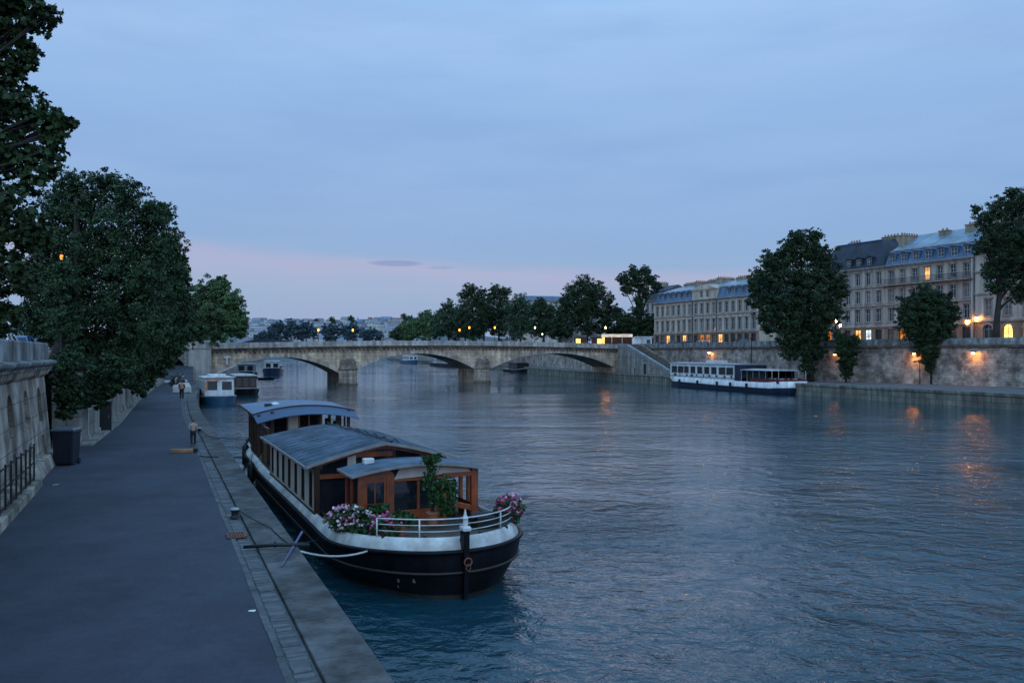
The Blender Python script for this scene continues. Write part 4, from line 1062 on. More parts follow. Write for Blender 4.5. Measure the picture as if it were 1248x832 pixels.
for s_ in (-1, 1):
    fn = (lambda a, y, z: (s_ * (kx - y), (k0 + a), z))
    mb = MB(); mb.gridwall(0, k1 - k0, kz0, kz1, wins, 0, .08); mapv(mb, fn); mb.build('cabin_side', white_m, WB)
    for a, b, c, d in wins:
        mb = MB(); mb.box(a, b, .05, .06, c, d); mapv(mb, fn); pn = mb.build('window', bglass_m, WB)
        mb = MB(); mb.box(a - .05, a, -.02, .07, c - .05, d + .05); mb.box(b, b + .05, -.02, .07, c - .05, d + .05); mb.box(a, b, -.02, .07, d, d + .05); mb.box(a, b, -.02, .07, c - .05, c)
        mapv(mb, fn); mb.build('frame', grey_metal, pn)
    mb = MB(); rr_ = random.Random(8)
    mb.box(0, k1 - k0, -.04, .02, 1.72, 1.80); mapv(mb, fn); mb.build('handrail', navy_m, WB)
    mb = MB()
    for i in range(11):     # dark vents and marks along the white side
        a = 1.5 + i * 1.75 + rr_.uniform(-.4, .4); mb.box(a, a + rr_.uniform(.2, .7), -.03, .02, 1.82 + rr_.uniform(0, .1), 2.08 + rr_.uniform(0, .1))
    mapv(mb, fn); mb.build('side_vents', navy_m, WB)['kind'] = 'stuff'
mb = MB(); mb.box(-kx, kx, k0 - .05, k0 + .05, kz0, kz1); mb.build('cabin_front', white_m, WB)
mb = MB(); mb.box(-kx, kx, k1 - .1, k1 + 1.5, kz0, kz1 - .05); mb.build('stair_housing', navy_m, WB)
mb = MB(); mb.prismy([(-kx - .15, kz1), (kx + .15, kz1), (kx + .15, kz1 + .10), (0, kz1 + .2), (-kx - .15, kz1 + .10)], k0 - .4, k1 + .3); mb.build('cabin_roof', mat('boat_roof', (.34, .36, .40), rough=.5, var=.15, scale=.8), WB)
mb = MB(); mb.box(-1.0, 1.0, k0 + 9, k0 + 12, kz1 + .15, kz1 + .55); mb.build('skylight_box', white_m, WB, bevel=.05)
a0, a1 = k1 + 1.6, Lw - .8
for s_ in (-1, 1):
    for u in [a0 + (a1 - a0) * i / 6 for i in range(7)]:
        mb = MB(); mb.tube([(s_ * kx, u, 1.3), (s_ * kx, u, 3.05)], .035, 6); mb.build('deck_post', frame_m, WB)
for s_ in (-1, 1):
    mb = MB(); mb.box(s_ * kx - .02, s_ * kx + .02, a0 + .1, a0 + (a1 - a0) * .72, 1.95, 3.0); mb.build('deck_shade_panel', glass_m, WB)  # dark panels added to give the open deck its shade under the awning
mb = MB(); mb.prismy([(-kx - .1, 3.02), (kx + .1, 3.02), (kx + .1, 3.10), (0, 3.24), (-kx - .1, 3.10)], a0 - .2, a1 - 1.6); mb.build('deck_awning', offwhite_m, WB)
mb = MB()
for s_ in (-1, 1): mb.box(s_ * (WBW - .22) - .03, s_ * (WBW - .22) + .03, a0 + 2.2, a1 + .2, 1.40, 1.95)
mb.box(-WBW + .3, WBW - .3, a1 + .15, a1 + .2, 1.4, 1.95); mb.build('deck_screen', red_m, WB)
mb = MB()
for i in range(6):
    u = a0 + .8 + i * 1.35
    for x in (-1.0, 1.0):
        mb.lathe([(.4, 1.95), (.4, 1.99)], (x, u, 0), 10); mb.tube([(x, u, 1.3), (x, u, 1.95)], .04, 6)
mb.build('deck_tables', white_m, WB)['kind'] = 'stuff'
mb = MB()
for i in range(6):
    u = a0 + .8 + i * 1.35
    for x in (-1.6, -.4, .4, 1.6): mb.box(x - .2, x + .2, u - .2, u + .2, 1.3, 1.72); mb.box(x - .2, x + .2, u + .15, u + .2, 1.72, 2.1)
mb.build('deck_chairs', darkwood, WB)['kind'] = 'stuff'
mb = MB(); um = Lw * .66; mb.tube([(-sg * .6, um, 1.3), (-sg * .6, um, 4.2), (-sg * .6, um, 7.4)], [.10, .08, .06], 7); mb.build('mast', black_iron, WB)
mb = MB(); mb.tube([(-sg * .6 - 0, um - .5, 6.2), (-sg * .6, um + .5, 6.2)], .04, 5); mb.tube([(-sg * .6, um, 7.3), (-sg * .6, um, 7.6)], .12, 6); mb.build('mast_head', black_iron, WB)

# ---------------------------------------------------------------- small boats by the left quay and beyond the bridge
def small_boat(name, label, loc, rz, L_, B, hz_, hullm, cabs, cat='boat', group=None, extra=None, bowz=.4):
    t = thing(name, label, cat, loc, rz, group)
    z_ = interp([(0, hz_ + bowz), (L_ * .3, hz_), (L_, hz_ + .1)])
    l_ = loop_of(L_, B, L_ * .3, L_ * .2, .8, 1.9, 24)
    mb = MB(); rg = hull_rings(l_, L_, z_, [('a', -.4, .75, .97), ('a', 0, .9, .985), ('f', 1, 1, 1)]); mb.loft(rg, True, False)
    mb.loft([[(v, u, z_(u)) for v, u in l_], [(v, u, z_(u) - .15) for v, u in inset(l_, .08)]], True, True); mb.build('hull', hullm, t)
    mb = MB(); mb.loft([[(v, u, z_(u) + .01) for v, u in inset(l_, -.03)], [(v, u, z_(u) + .10) for v, u in inset(l_, -.03)], [(v, u, z_(u) + .10) for v, u in inset(l_, .08)], [(v, u, z_(u)) for v, u in inset(l_, .08)]], True, False); mb.build('gunwale', offwhite_m, t)
    for (x0, x1, y0, y1, z0, z1, m, roofm, wz, nwx) in cabs:
        mb = MB(); mb.gridwall(x0, x1, z0, z1, [(x0 + (x1 - x0) * (i + .16) / nwx[0], x0 + (x1 - x0) * (i + .84) / nwx[0], wz[0], wz[1]) for i in range(nwx[0])], y0, .06)
        mb2 = MB(); mb2.gridwall(0, y1 - y0, z0, z1, [((y1 - y0) * (i + .15) / nwx[1], (y1 - y0) * (i + .85) / nwx[1], wz[0], wz[1]) for i in range(nwx[1])], 0, .06)
        va = [(x1 - p[1], y0 + p[0], p[2]) for p in mb2.v]; vb = [(x0 + p[1], y0 + p[0], p[2]) for p in mb2.v]
        for vv in (va, vb):
            i0 = len(mb.v); mb.v += vv; mb.f += [tuple(i0 + k for k in f) for f in mb2.f]; mb.m += mb2.m
        i0 = len(mb.v); mb.v += [(p[0], y0 + y1 - p[1], p[2]) for p in mb.v[:0]]
        mb.poly([(x0, y1, z0), (x1, y1, z0), (x1, y1, z1), (x0, y1, z1)]); mb.build('cabin', m, t)
        for i in range(nwx[0]):
            mb = MB(); mb.box(x0 + (x1 - x0) * (i + .16) / nwx[0], x0 + (x1 - x0) * (i + .84) / nwx[0], y0 + .04, y0 + .055, wz[0], wz[1]); mb.build('window', glass_m, t)
        for i in range(nwx[1]):
            for X_ in (x0 + .05, x1 - .06):
                mb = MB(); mb.box(X_ - .005, X_ + .01, y0 + (y1 - y0) * (i + .15) / nwx[1], y0 + (y1 - y0) * (i + .85) / nwx[1], wz[0], wz[1]); mb.build('window', glass_m, t)
        mb = MB(); mb.prismy([(x0 - .15, z1), (x1 + .15, z1), (x1 + .15, z1 + .07), ((x0 + x1) / 2, z1 + .17), (x0 - .15, z1 + .07)], y0 - .25, y1 + .15); mb.build('roof', roofm, t)
    if extra: extra(t)
    return t
ql = lambda y: Q(.2 + (.6 if y > 60 else 0), y)
pA = Q(3.5, 70)
def exA(t):
    mb = MB(); mb.tube([(-1.32, 1.72, 1.40), (-1.32, 1.72, 2.3), (-1.22, 1.72, 2.42), (-.1, 1.72, 2.42)], .07, 6); mb.tube([(-1.35, 1.7, 2.72), (1.45, 1.7, 2.72)], .05, 6); mb.build('orange_trim', orange_m, t)
    mb = MB(); mb.box(-.9, .9, 3.2, 5.0, 2.85, 3.12); mb.build('roof_hatch', white_m, t, bevel=.04)
    mb = MB(); mb.tube([(.1, 3.0, 2.9), (.1, 3.0, 4.0)], .035, 5); mb.build('mast', frame_m, t)
small_boat('motor_cruiser', 'white cabin cruiser with teal hull and orange window trim moored beyond the barge', (pA.x, pA.y, 0), QA + R(3), 9.5, 1.85, .72, blue_m,
           [(-1.45, 1.5, 1.75, 7.4, .6, 2.75, white_m, white_m, (1.45, 2.35), (2, 4))], extra=exA, bowz=.12)
pB = Q(7.7, 88)
small_boat('canal_boat', 'black hulled boat with glazed cabin and flat white roof behind the white cruiser', (pB.x, pB.y, 0), QA - R(1), 13, 1.9, .62, black_hull,
           [(-1.3, 1.3, 1.0, 10.8, .5, 2.45, darkwood, offwhite_m, (1.15, 2.25), (3, 7))], bowz=.25)
pC = A(331, 457.5, 196); pC.z = 0
small_boat('river_barge', 'dark barge with white wheelhouse lying beyond the first bridge arch', (pC.x, pC.y, 0), R(14), 20, 2.4, 1.3, navy_m,
           [(-1.7, 1.7, 2.2, 6, .9, 3.4, offwhite_m, white_m, (1.9, 2.9), (2, 3)), (-1.9, 1.9, 6.5, 17, .9, 2.3, grey_metal, offwhite_m, (1.5, 2.0), (3, 5))], bowz=.5)
pD = A(305, 458, 178); pD.z = 0
small_boat('house_barge', 'brown cabined house barge at the bank under the first bridge arch', (pD.x - 1, pD.y, 0), R(16), 16, 2.3, 1.0, black_hull,
           [(-1.8, 1.8, 1.2, 13, .8, 2.9, grey_metal, grey_metal, (1.5, 2.6), (2, 4))])
pE = A(335, 462.5, 166); pE.z = 0
t = thing('rowing_boat', 'small dark open dinghy floating below the first bridge arch', 'boat', pE, R(105))
l_ = loop_of(3.4, .7, 1.4, .6, .7, 1.8, 16)
mb = MB(); mb.loft([[(v * .6, 1.7 + (u - 1.7) * .9, -.1) for v, u in l_], [(v, u, .42) for v, u in l_], [(v, u, .42) for v, u in inset(l_, .06)], [(v * .6, 1.7 + (u - 1.7) * .85, .08) for v, u in l_]], True, True); mb.build('hull', black_hull, t)
for u in (1.2, 2.2):
    mb = MB(); mb.box(-.6, .6, u - .12, u + .12, .28, .33); mb.build('thwart', plank_m, t)
pF = A(560, 447.5, 309); pF.z = 0; pG = A(516, 443.5, 400); pG.z = 0
small_boat('freight_barge', 'long dark barge with pale cabin moored upstream under the middle arch', (pF.x + 0, pF.y, 0), R(17), 48, 2.7, 1.2, black_hull,
           [(-2.1, 2.1, 14, 32, .8, 4.0, offwhite_m, white_m, (2.0, 3.1), (2, 8)), (-1.6, 1.6, 36, 41, .8, 3.2, white_m, white_m, (1.9, 2.7), (2, 3))])
small_boat('white_barge', 'pale blue hulled boat with white cabin farthest upstream in the middle arch', (pG.x - 4, pG.y, 0), R(17), 34, 2.6, 1.6, blue_m,
           [(-2, 2, 5, 26, 1.0, 4.2, white_m, white_m, (2.4, 3.4), (2, 8))])
pH = A(655, 453.5, 228); pH.z = 0
small_boat('dark_barge', 'dark covered barge moored against the quay under the third arch', (pH.x - 2.4, pH.y - 3, 0), R(19), 18, 2.2, .7, black_hull,
           [(-1.8, 1.8, 5, 12, .4, 2.5, black_iron, black_iron, (1.2, 2.0), (2, 4))])

# ================================================================== BUILDINGS
class WinLib:
    def __init__(s): s.c = {}
    def get(s, w_, h_, kind, pane_m, arched=False):
        k = (round(w_, 2), round(h_, 2), kind, pane_m.name)
        if k in s.c: return s.c[k]
        m = frame_m if kind != 'shop' else frame_d
        mb = MB(); e = .07
        if kind == 'arch':
            hw = w_ / 2; zc = h_ - hw
            out = [(-hw, 0), (hw, 0)] + [(hw * math.cos(t), zc + hw * math.sin(t)) for t in [i * math.pi / 10 for i in range(11)]]
            inn = [(-hw + e, e), (hw - e, e)] + [((hw - e) * math.cos(t), zc + (hw - e) * math.sin(t)) for t in [i * math.pi / 10 for i in range(11)]]
            n = len(out)
            for i in range(n):
                a, b, c, d = out[i], out[(i + 1) % n], inn[(i + 1) % n], inn[i]
                mb.poly([(a[0], 0, a[1]), (b[0], 0, b[1]), (c[0], 0, c[1]), (d[0], 0, d[1])])
            mb.box(-.03, .03, -.02, .03, e, h_ - e); mb.box(-hw + e, hw - e, -.015, .03, zc - .03, zc + .03)
            pm = MB(); pm.poly([(a, .04, b) for a, b in inn])
        else:
            hw = w_ / 2
            mb.box(-hw, -hw + e, -.03, .05, 0, h_); mb.box(hw - e, hw, -.03, .05, 0, h_); mb.box(-hw + e, hw - e, -.03, .05, h_ - e, h_); mb.box(-hw + e, hw - e, -.03, .05, 0, e)
            mb.box(-.035, .035, -.02, .05, e, h_ - e)
            for fz in ((.66,) if kind != 'shop' else (.75,)): mb.box(-hw + e, hw - e, -.015, .05, h_ * fz - .02, h_ * fz + .02)
            if kind == 'shut':   # pale open shutters against the wall
                for s_ in (-1, 1): mb.box(s_ * (hw + .24) - .2, s_ * (hw + .24) + .2, -.24, -.20, 0, h_)
            if kind == 'rail':
                mb.box(-hw - .1, hw + .1, -.30, -.26, .78, .82)
                for i in range(7): mb.box(-hw - .1 + (2 * hw + .2) * i / 6 - .012, -hw - .1 + (2 * hw + .2) * i / 6 + .012, -.30, -.27, 0, .8)
            pm = MB(); pm.poly([(-hw + e, .02, e), (hw - e, .02, e), (hw - e, .02, h_ - e), (-hw + e, .02, h_ - e)])
        f = mb.build('window', m); p = pm.build('pane', pane_m, f)
        s.c[k] = [f, p, False]; return s.c[k]
    def place(s, parent, x, z, w_, h_, kind, pane_m, y=.18):
        q = s.get(w_, h_, kind, pane_m)
        if not q[2]: f = q[0]; q[2] = True
        else: f = copy_tree(q[0])
        f.parent = parent; f.location = (x, y, z); return f
WL = WinLib()
def building(name, label, loc, rz, Lf, depth, floors, cols, wallm, roofm, upm, mans=(1.1, 2.2, 4.2, 4.2), group=None, dormers=None, chims=(), bandz=(), base_m=None, arches=None, quoins=True, hip=True, backx=False):
    """floors: (z0, height of window, window width, kind); cols: x centres ; everything local: x along the front, y away"""
    t = thing(name, label, 'building', loc, rz, group)
    top = floors[-1][0] + floors[-1][1] + .75
    holes = []
    for fi, (z0, h_, w_, kind, pane) in enumerate(floors):
        for ci, x in enumerate(cols):
            pm = pane(ci) if callable(pane) else pane
            if pm is None: continue
            holes.append((x - w_ / 2, x + w_ / 2, z0, z0 + h_))
    gz = floors[0][0] + floors[0][1] + .45
    mb = MB()
    mb.gridwall(0, Lf, gz, top, [h for h in holes if h[2] > gz], 0, .22)
    mb.poly([(0, 0, 0), (0, depth, 0), (0, depth, top), (0, 0, top)]); mb.poly([(Lf, depth, 0), (Lf, 0, 0), (Lf, 0, top), (Lf, depth, top)]); mb.poly([(Lf, depth, 0), (0, depth, 0), (0, depth, top), (Lf, depth, top)])
    mb.build('walls', wallm, t)
    g0 = [h for h in holes if h[2] < gz]
    mb = MB(); mb.gridwall(0, Lf, 0, gz, g0, -.04, .26); mb.build('ground_storey', base_m or wallm, t)
    mb = MB()
    for z in [gz] + list(bandz): mb.box(-.05, Lf + .05, -.22, .0 - .001, z - .12, z + .12)
    mb.prismx([(.0, top - .35), (-.15, top - .3), (-.2, top - .12), (-.45, top - .05), (-.45, top + .08), (.2, top + .08), (.2, top - .35)], -.1, Lf + .1)
    mb.build('cornice', trim_m, t)
    mb = MB()
    for fi, (z0, h_, w_, kind, pane) in enumerate(floors[1:]):
        for x in cols:
            mb.box(x - w_ / 2 - .13, x - w_ / 2, -.06, -.002, z0, z0 + h_ + .14); mb.box(x + w_ / 2, x + w_ / 2 + .13, -.06, -.002, z0, z0 + h_ + .14)
            mb.box(x - w_ / 2, x + w_ / 2, -.06, -.002, z0 + h_, z0 + h_ + .14); mb.box(x - w_ / 2 - .2, x + w_ / 2 + .2, -.16, -.003, z0 - .14, z0)
            if fi % 2 == 0: mb.box(x - w_ / 2 - .22, x + w_ / 2 + .22, -.18, -.003, z0 + h_ + .15, z0 + h_ + .27)
    mb.build('window_surrounds', trim_m, t)['kind'] = 'stuff'
    for fi, (z0, h_, w_, kind, pane) in enumerate(floors):
        for ci, x in enumerate(cols):
            pm = pane(ci) if callable(pane) else pane
            if pm is None: continue
            if pm is bglass_m: pm = rb.choice((bglass_m, bglass_m, bglass_d, curtain_m))
            WL.place(t, x, z0, w_, h_, kind, pm)
    # mansard
    m0, mh, m1, uh = mans
    za = top + .08; zb = za + mh; zc = zb + uh; hx = m0 if hip else 0
    mb = MB()
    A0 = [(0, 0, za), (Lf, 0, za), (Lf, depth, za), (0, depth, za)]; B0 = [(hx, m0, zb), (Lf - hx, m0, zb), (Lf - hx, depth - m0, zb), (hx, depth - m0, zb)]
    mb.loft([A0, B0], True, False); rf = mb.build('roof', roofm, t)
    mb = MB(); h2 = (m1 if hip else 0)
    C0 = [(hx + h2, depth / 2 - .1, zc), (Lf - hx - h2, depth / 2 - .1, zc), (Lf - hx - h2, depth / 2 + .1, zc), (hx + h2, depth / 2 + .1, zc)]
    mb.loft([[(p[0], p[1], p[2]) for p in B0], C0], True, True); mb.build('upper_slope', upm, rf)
    mb = MB(); mb.box(hx - .05, Lf - hx + .05, m0 - .14, m0 + .05, zb - .06, zb + .09); mb.build('roof_break', trim_m if roofm is not slate_m else zincfar_m, rf)
    if dormers:
        dz, dh, dw, dc, dkind = dormers
        for x in dc:
            mb = MB(); y0 = .22
            mb.box(x - dw / 2 - .16, x - dw / 2, y0, m0 + .9, za + dz, za + dz + dh + .12); mb.box(x + dw / 2, x + dw / 2 + .16, y0, m0 + .9, za + dz, za + dz + dh + .12)
            mb.prismy([(x - dw / 2 - .28, za + dz + dh + .12), (x + dw / 2 + .28, za + dz + dh + .12), (x, za + dz + dh + .45)], y0 - .12, m0 + 1.1)
            mb.box(x - dw / 2, x + dw / 2, y0 + .12, y0 + .2, za + dz - .1, za + dz); d = mb.build('dormer', dkind, t)
            mb = MB(); e = .06
            mb.box(x - dw / 2, x - dw / 2 + e, y0 + .05, y0 + .12, za + dz, za + dz + dh); mb.box(x + dw / 2 - e, x + dw / 2, y0 + .05, y0 + .12, za + dz, za + dz + dh); mb.box(x - .03, x + .03, y0 + .05, y0 + .12, za + dz, za + dz + dh); mb.box(x - dw / 2 + e, x + dw / 2 - e, y0 + .05, y0 + .12, za + dz + dh - e, za + dz + dh); mb.box(x - dw / 2 + e, x + dw / 2 - e, y0 + .05, y0 + .12, za + dz + dh * .5, za + dz + dh * .5 + e)
            mb.build('dormer_frame', frame_m, d)
            mb = MB(); mb.poly([(x - dw / 2, y0 + .13, za + dz), (x + dw / 2, y0 + .13, za + dz), (x + dw / 2, y0 + .13, za + dz + dh), (x - dw / 2, y0 + .13, za + dz + dh)]); mb.build('pane', bglass_m, d)
    for (cx_, cy_, wx_, wy_, hgt) in chims:
        mb = MB(); z0 = za + .3
        mb.box(cx_ - wx_ / 2, cx_ + wx_ / 2, cy_ - wy_ / 2, cy_ + wy_ / 2, z0, zc + hgt); mb.box(cx_ - wx_ / 2 - .08, cx_ + wx_ / 2 + .08, cy_ - wy_ / 2 - .08, cy_ + wy_ / 2 + .08, zc + hgt - .05, zc + hgt + .12)
        c = mb.build('chimney', chimney_m, t)
        mb = MB(); n = max(2, int(max(wx_, wy_) / .55))
        for i in range(n):
            f = (i + .5) / n - .5
            px_, py_ = (cx_ + f * wx_, cy_) if wx_ > wy_ else (cx_, cy_ + f * wy_)
            mb.lathe([(.15, zc + hgt + .12), (.12, zc + hgt + .40), (.15, zc + hgt + .45)], (px_, py_, 0), 7)
        mb.build('chimney_pots', terra_m, c)['kind'] = 'stuff'
    return t
rb = random.Random(21)
BD = math.atan2(-.897, .442)
# pale three-storey mansion left of the big riverside tree
far0 = A(797.5, 415, 187); bp = Vector((far0.x, far0.y, RS))
c1 = [1.15 + i * 1.93 for i in range(17)]
def gl1(ci): return {2: lit_w, 5: lit_w, 8: lit_o, 9: lit_o, 11: lit_w}.get(ci, bglass_m)
building('riverside_mansion', 'pale stone mansion with blue zinc mansard and lit orange ground floor doors', bp, BD, 33.5, 13,
         [(.2, 2.75, 1.35, 'shop', gl1), (3.75, 2.35, 1.0, 'plain', bglass_m), (7.3, 2.2, 1.0, 'plain', bglass_m)], c1, fac_a, zincfar_m, zincup_m,
         mans=(.9, 2.3, 2.2, 1.7), dormers=(.45, 1.35, .95, [1.15 + i * 1.93 for i in range(7)] + [c1[12], c1[13], c1[14], c1[15]], zincfar_m), chims=[(9.4, 6.5, .9, 4.5, .3), (16.6, 6.5, .8, 4.5, .55), (5, 6.5, 4.2, .9, .3), (13, 6.6, 4.2, .9, .45), (22, 6.5, 3.5, .9, .4), (28, 6.5, .9, 4, .3)], bandz=(7.0,), base_m=fac_d)
# its central pediment bay, standing forward of the roof
ctr = bpy.data.objects['riverside_mansion']
mb = MB(); x0, x1 = c1[7] - .95, c1[10] + .95; z0 = 10.33
mb.gridwall(x0, x1, z0, z0 + 2.0, [(c1[8] - .45, c1[8] + .45, z0 + .35, z0 + 1.7), (c1[9] - .45, c1[9] + .45, z0 + .35, z0 + 1.7)], -.12, .3)
mb.poly([(x0, -.12, z0), (x0, -.12, z0 + 2), (x0, 2.4, z0 + 2), (x0, 1.2, z0)]); mb.poly([(x1, -.12, z0), (x1, -.12, z0 + 2), (x1, 2.4, z0 + 2), (x1, 1.2, z0)])
mb.prismy([(x0 - .2, z0 + 2.0), (x1 + .2, z0 + 2.0), ((x0 + x1) / 2 + 1.2, z0 + 3.0), ((x0 + x1) / 2 - 1.2, z0 + 3.0)], -.3, 2.8)
mb.box(x0 - .15, x1 + .15, -.3, -.121, z0 + 1.9, z0 + 2.1)
mb.build('attic_pediment', fac_a, ctr)
for x in (c1[8], c1[9]): WL.place(ctr, x, z0 + .35, .9, 1.35, 'plain', bglass_m, y=.05)
mb = MB()
for x in (c1[7] - .97, c1[10] + .97): mb.box(x - .09, x + .09, -.14, -.045, 0, 10.2)
mb.build('drainpipe', frame_d, ctr)
# grey-brown riverside block right of the tree, dark slate wing then long zinc mansard
t0 = (64.7, 114.9)
def bpos(t): return Vector((t0[0] - .442 * t, t0[1] + .897 * t, RS))
def gl2(ci): return {1: lit_o, 3: lit_o, 4: lit_y}.get(ci, bglass_m)
c2 = [1.15 + i * 2.07 for i in range(7)]
fl2 = [(.3, 2.5, 1.25, 'shop', gl2), (4.0, 2.0, .95, 'plain', bglass_m), (7.0, 1.95, .95, 'plain', bglass_m), (9.9, 1.9, .95, 'rail', lambda ci: lit_w if ci == 3 else bglass_m)]
building('riverside_block', 'grey stone apartment block with blue mansard, long balcony and one lit upper window', bpos(14.7), BD, 14.7, 14, fl2, c2, fac_b, zincfar_m, zincup_m,
         mans=(1.3, 2.3, 0, 2.9), dormers=(.35, 1.3, .95, c2, zincfar_m), chims=[(.5, 5.0, .8, 4.0, -.3), (6.2, 5.6, 1.4, 1.0, -.2), (10.6, 5.4, 1.1, 1.2, .1)], bandz=(6.6, 9.55), base_m=fac_d, hip=False)
rbk = bpy.data.objects['riverside_block']
mb = MB(); mb.box(-.1, 14.72, -.75, -.221, 9.48, 9.62); bal = mb.build('balcony', trim_m, rbk)
mb = MB(); mb.box(-.1, 14.72, -.74, -.70, 10.45, 10.5)
for i in range(75): mb.box(-.1 + i * .2 - .012, -.1 + i * .2 + .012, -.735, -.71, 9.62, 10.45)
mb.build('balcony_railing', black_iron, bal)['kind'] = 'stuff'
mb = MB(); mb.box(14.45, 14.65, -.28, -.10, 0, 12.4); mb.build('drainpipe', frame_m, rbk)
mb = MB(); mb.prismx([(-.23, 3.35), (-.9, 3.1), (-.9, 3.0), (-.23, 3.2)], 2.2, 9.5); mb.build('shop_canopy', frame_d, rbk)
# wing with steep dark slate roof to the left
c3 = [1.1 + i * 2.0 for i in range(7)]
fl3 = [(.3, 2.5, 1.2, 'shop', lambda ci: {1: lit_o, 4: lit_w, 5: lit_c}.get(ci, bglass_m)), (4.0, 2.0, .95, 'plain', bglass_m), (7.0, 1.95, .95, 'plain', bglass_m), (9.9, 1.9, .95, 'plain', bglass_m)]
building('slate_roofed_house', 'stone house with steep dark slate roof between the big tree and the grey block', bpos(28.95), BD, 14.2, 13, fl3, c3, fac_b, slate_m, slate_m,
         mans=(2.6, 4.6, .5, .5), dormers=(.4, 1.2, .9, [3.0, 7.1, 9.1, 11.1], slate_m), chims=[(3.0, 6.5, 2.2, .9, .2), (10.2, 6.5, 3.0, .9, .35)], bandz=(6.6, 9.55), base_m=fac_d)
# right-hand house with arched doors, at the edge of the view
c4 = [1.9 + i * 2.75 for i in range(6)]
fl4 = [(.3, 2.75, 1.35, 'arch', lambda ci: {0: bglass_m, 1: lit_y, 2: lit_y, 3: lit_o, 4: lit_y}.get(ci, bglass_m)), (4.2, 2.3, 1.05, 'rail', bglass_m), (7.9, 2.3, 1.05, 'rail', bglass_m), (11.0, 1.3, 1.0, 'plain', bglass_m)]
b4 = building('arcaded_house', 'pale stone house with glowing arched doorways at street level behind the tall tree', bpos(-.15), BD, 17, 14, fl4, c4, fac_c, zincfar_m, zincup_m,
         mans=(1.2, 2.0, 0, 2.5), dormers=(.3, 1.2, .9, c4, zincfar_m), chims=[(.6, 7, .9, 9, .6), (9, 7, 1, 4, .4)], bandz=(7.3, 10.4), base_m=fac_d, hip=False)
mb = MB()     # round arch heads proud of the wall above each doorway
for x in c4:
    hw = .675; zc = .3 + 2.75 - hw
    o = [(x + (hw + .22) * math.cos(t), zc + (hw + .22) * math.sin(t)) for t in [i * math.pi / 12 for i in range(13)]]; n_ = [(x + hw * math.cos(t), zc + hw * math.sin(t)) for t in [i * math.pi / 12 for i in range(13)]]
    for i in range(12):
        mb.loft([[(o[i][0], y, o[i][1]), (o[i + 1][0], y, o[i + 1][1]), (n_[i + 1][0], y, n_[i + 1][1]), (n_[i][0], y, n_[i][1])] for y in (-.16, .15)], True, True)
    for sd in (-1, 1):     # solid corners beside each rounded head
        pl_ = [(x + sd * hw, .3 + 2.75)] + [(x + sd * hw * math.cos(t), zc + hw * math.sin(t)) for t in [i * math.pi / 12 for i in range(7)]]
        mb.prismy(pl_, -.035, .2)
mb.build('arch_surround', trim_m, b4)['kind'] = 'stuff'
# small house further back beside the pale mansion
pz = A(786, 415, 215); cc = [1.2 + i * 2.1 for i in range(4)]
building('corner_house', 'narrow dark roofed house behind trees beside the pale mansion', (pz.x, pz.y, RS), BD, 9.5, 10, [(.4, 2.3, 1.1, 'shop', lambda ci: lit_o if ci == 2 else bglass_m), (3.8, 2.1, 1, 'plain', bglass_m), (7, 2, 1, 'plain', bglass_m), (10, 1.8, 1, 'plain', bglass_m)], cc, fac_c, slate_m, slate_m, mans=(1, 2.4, 1, 1.6), chims=[(1, 5, .9, 3, .8)])
# white house facade glimpsed behind the bridge, and the long building above the trees
pz = A(679, 417, 235); cc = [1 + i * 1.5 for i in range(4)]
building('bridgehead_house', 'pale facade glimpsed between dark trees behind the bridge parapet', (pz.x, pz.y, RS), R(-12), 6.4, 8, [(.4, 2.2, .8, 'plain', bglass_m), (3.4, 1.9, .8, 'plain', bglass_m)], cc, fac_c, zincfar_m, zincup_m, mans=(1, 1.5, .8, .8))
pz = A(634, 430, 330); cc = [1.5 + i * 2.3 for i in range(9)]
building('hilltop_building', 'long white building with flat grey roof rising above the treetops beyond the bridge', (pz.x, pz.y, RS), R(14), 21, 10, [(8 + 3.2 * k, 1.9, 1.0, 'plain', bglass_m) for k in range(4)], cc, fac_c, zincfar_m, zincfar_m, mans=(1.4, 1.6, 2, .6))

# hillside town
cols_h = [(.56, .53, .52), (.46, .46, .49), (.53, .49, .45), (.43, .44, .48)]  # greys lean blue, with distance haze put into the wall colour
hm_ = []
for i, c in enumerate(cols_h):
    nm = 'hill_house_wall_%s' % 'abcd'[i]; m, nt_, N2, L2 = newmat(nm)
    out = N2.new('ShaderNodeOutputMaterial'); b = N2.new('ShaderNodeBsdfPrincipled'); L2.new(b.outputs[0], out.inputs[0]); b.inputs['Roughness'].default_value = .9
    tc2 = N2.new('ShaderNodeTexCoord'); br = N2.new('ShaderNodeTexBrick'); br.offset = 0; br.inputs['Scale'].default_value = 1; br.inputs['Brick Width'].default_value = 3.0; br.inputs['Row Height'].default_value = 3.2; br.inputs['Mortar Size'].default_value = .85; br.inputs['Mortar Smooth'].default_value = .05
    br.inputs['Color1'].default_value = (c[0] * .35, c[1] * .36, c[2] * .42, 1); br.inputs['Color2'].default_value = (c[0] * .5, c[1] * .5, c[2] * .55, 1); br.inputs['Mortar'].default_value = (*c, 1)
    L2.new(tc2.outputs['UV'], br.inputs['Vector']); L2.new(br.outputs['Color'], b.inputs['Base Color']); hm_.append(m)
roof_h = [mat('hill_roof_blue', (.16, .20, .27), var=.2, scale=.2), mat('hill_roof_grey', (.20, .20, .23), var=.2, scale=.2), mat('hill_roof_red', (.24, .17, .17), var=.2, scale=.2)]
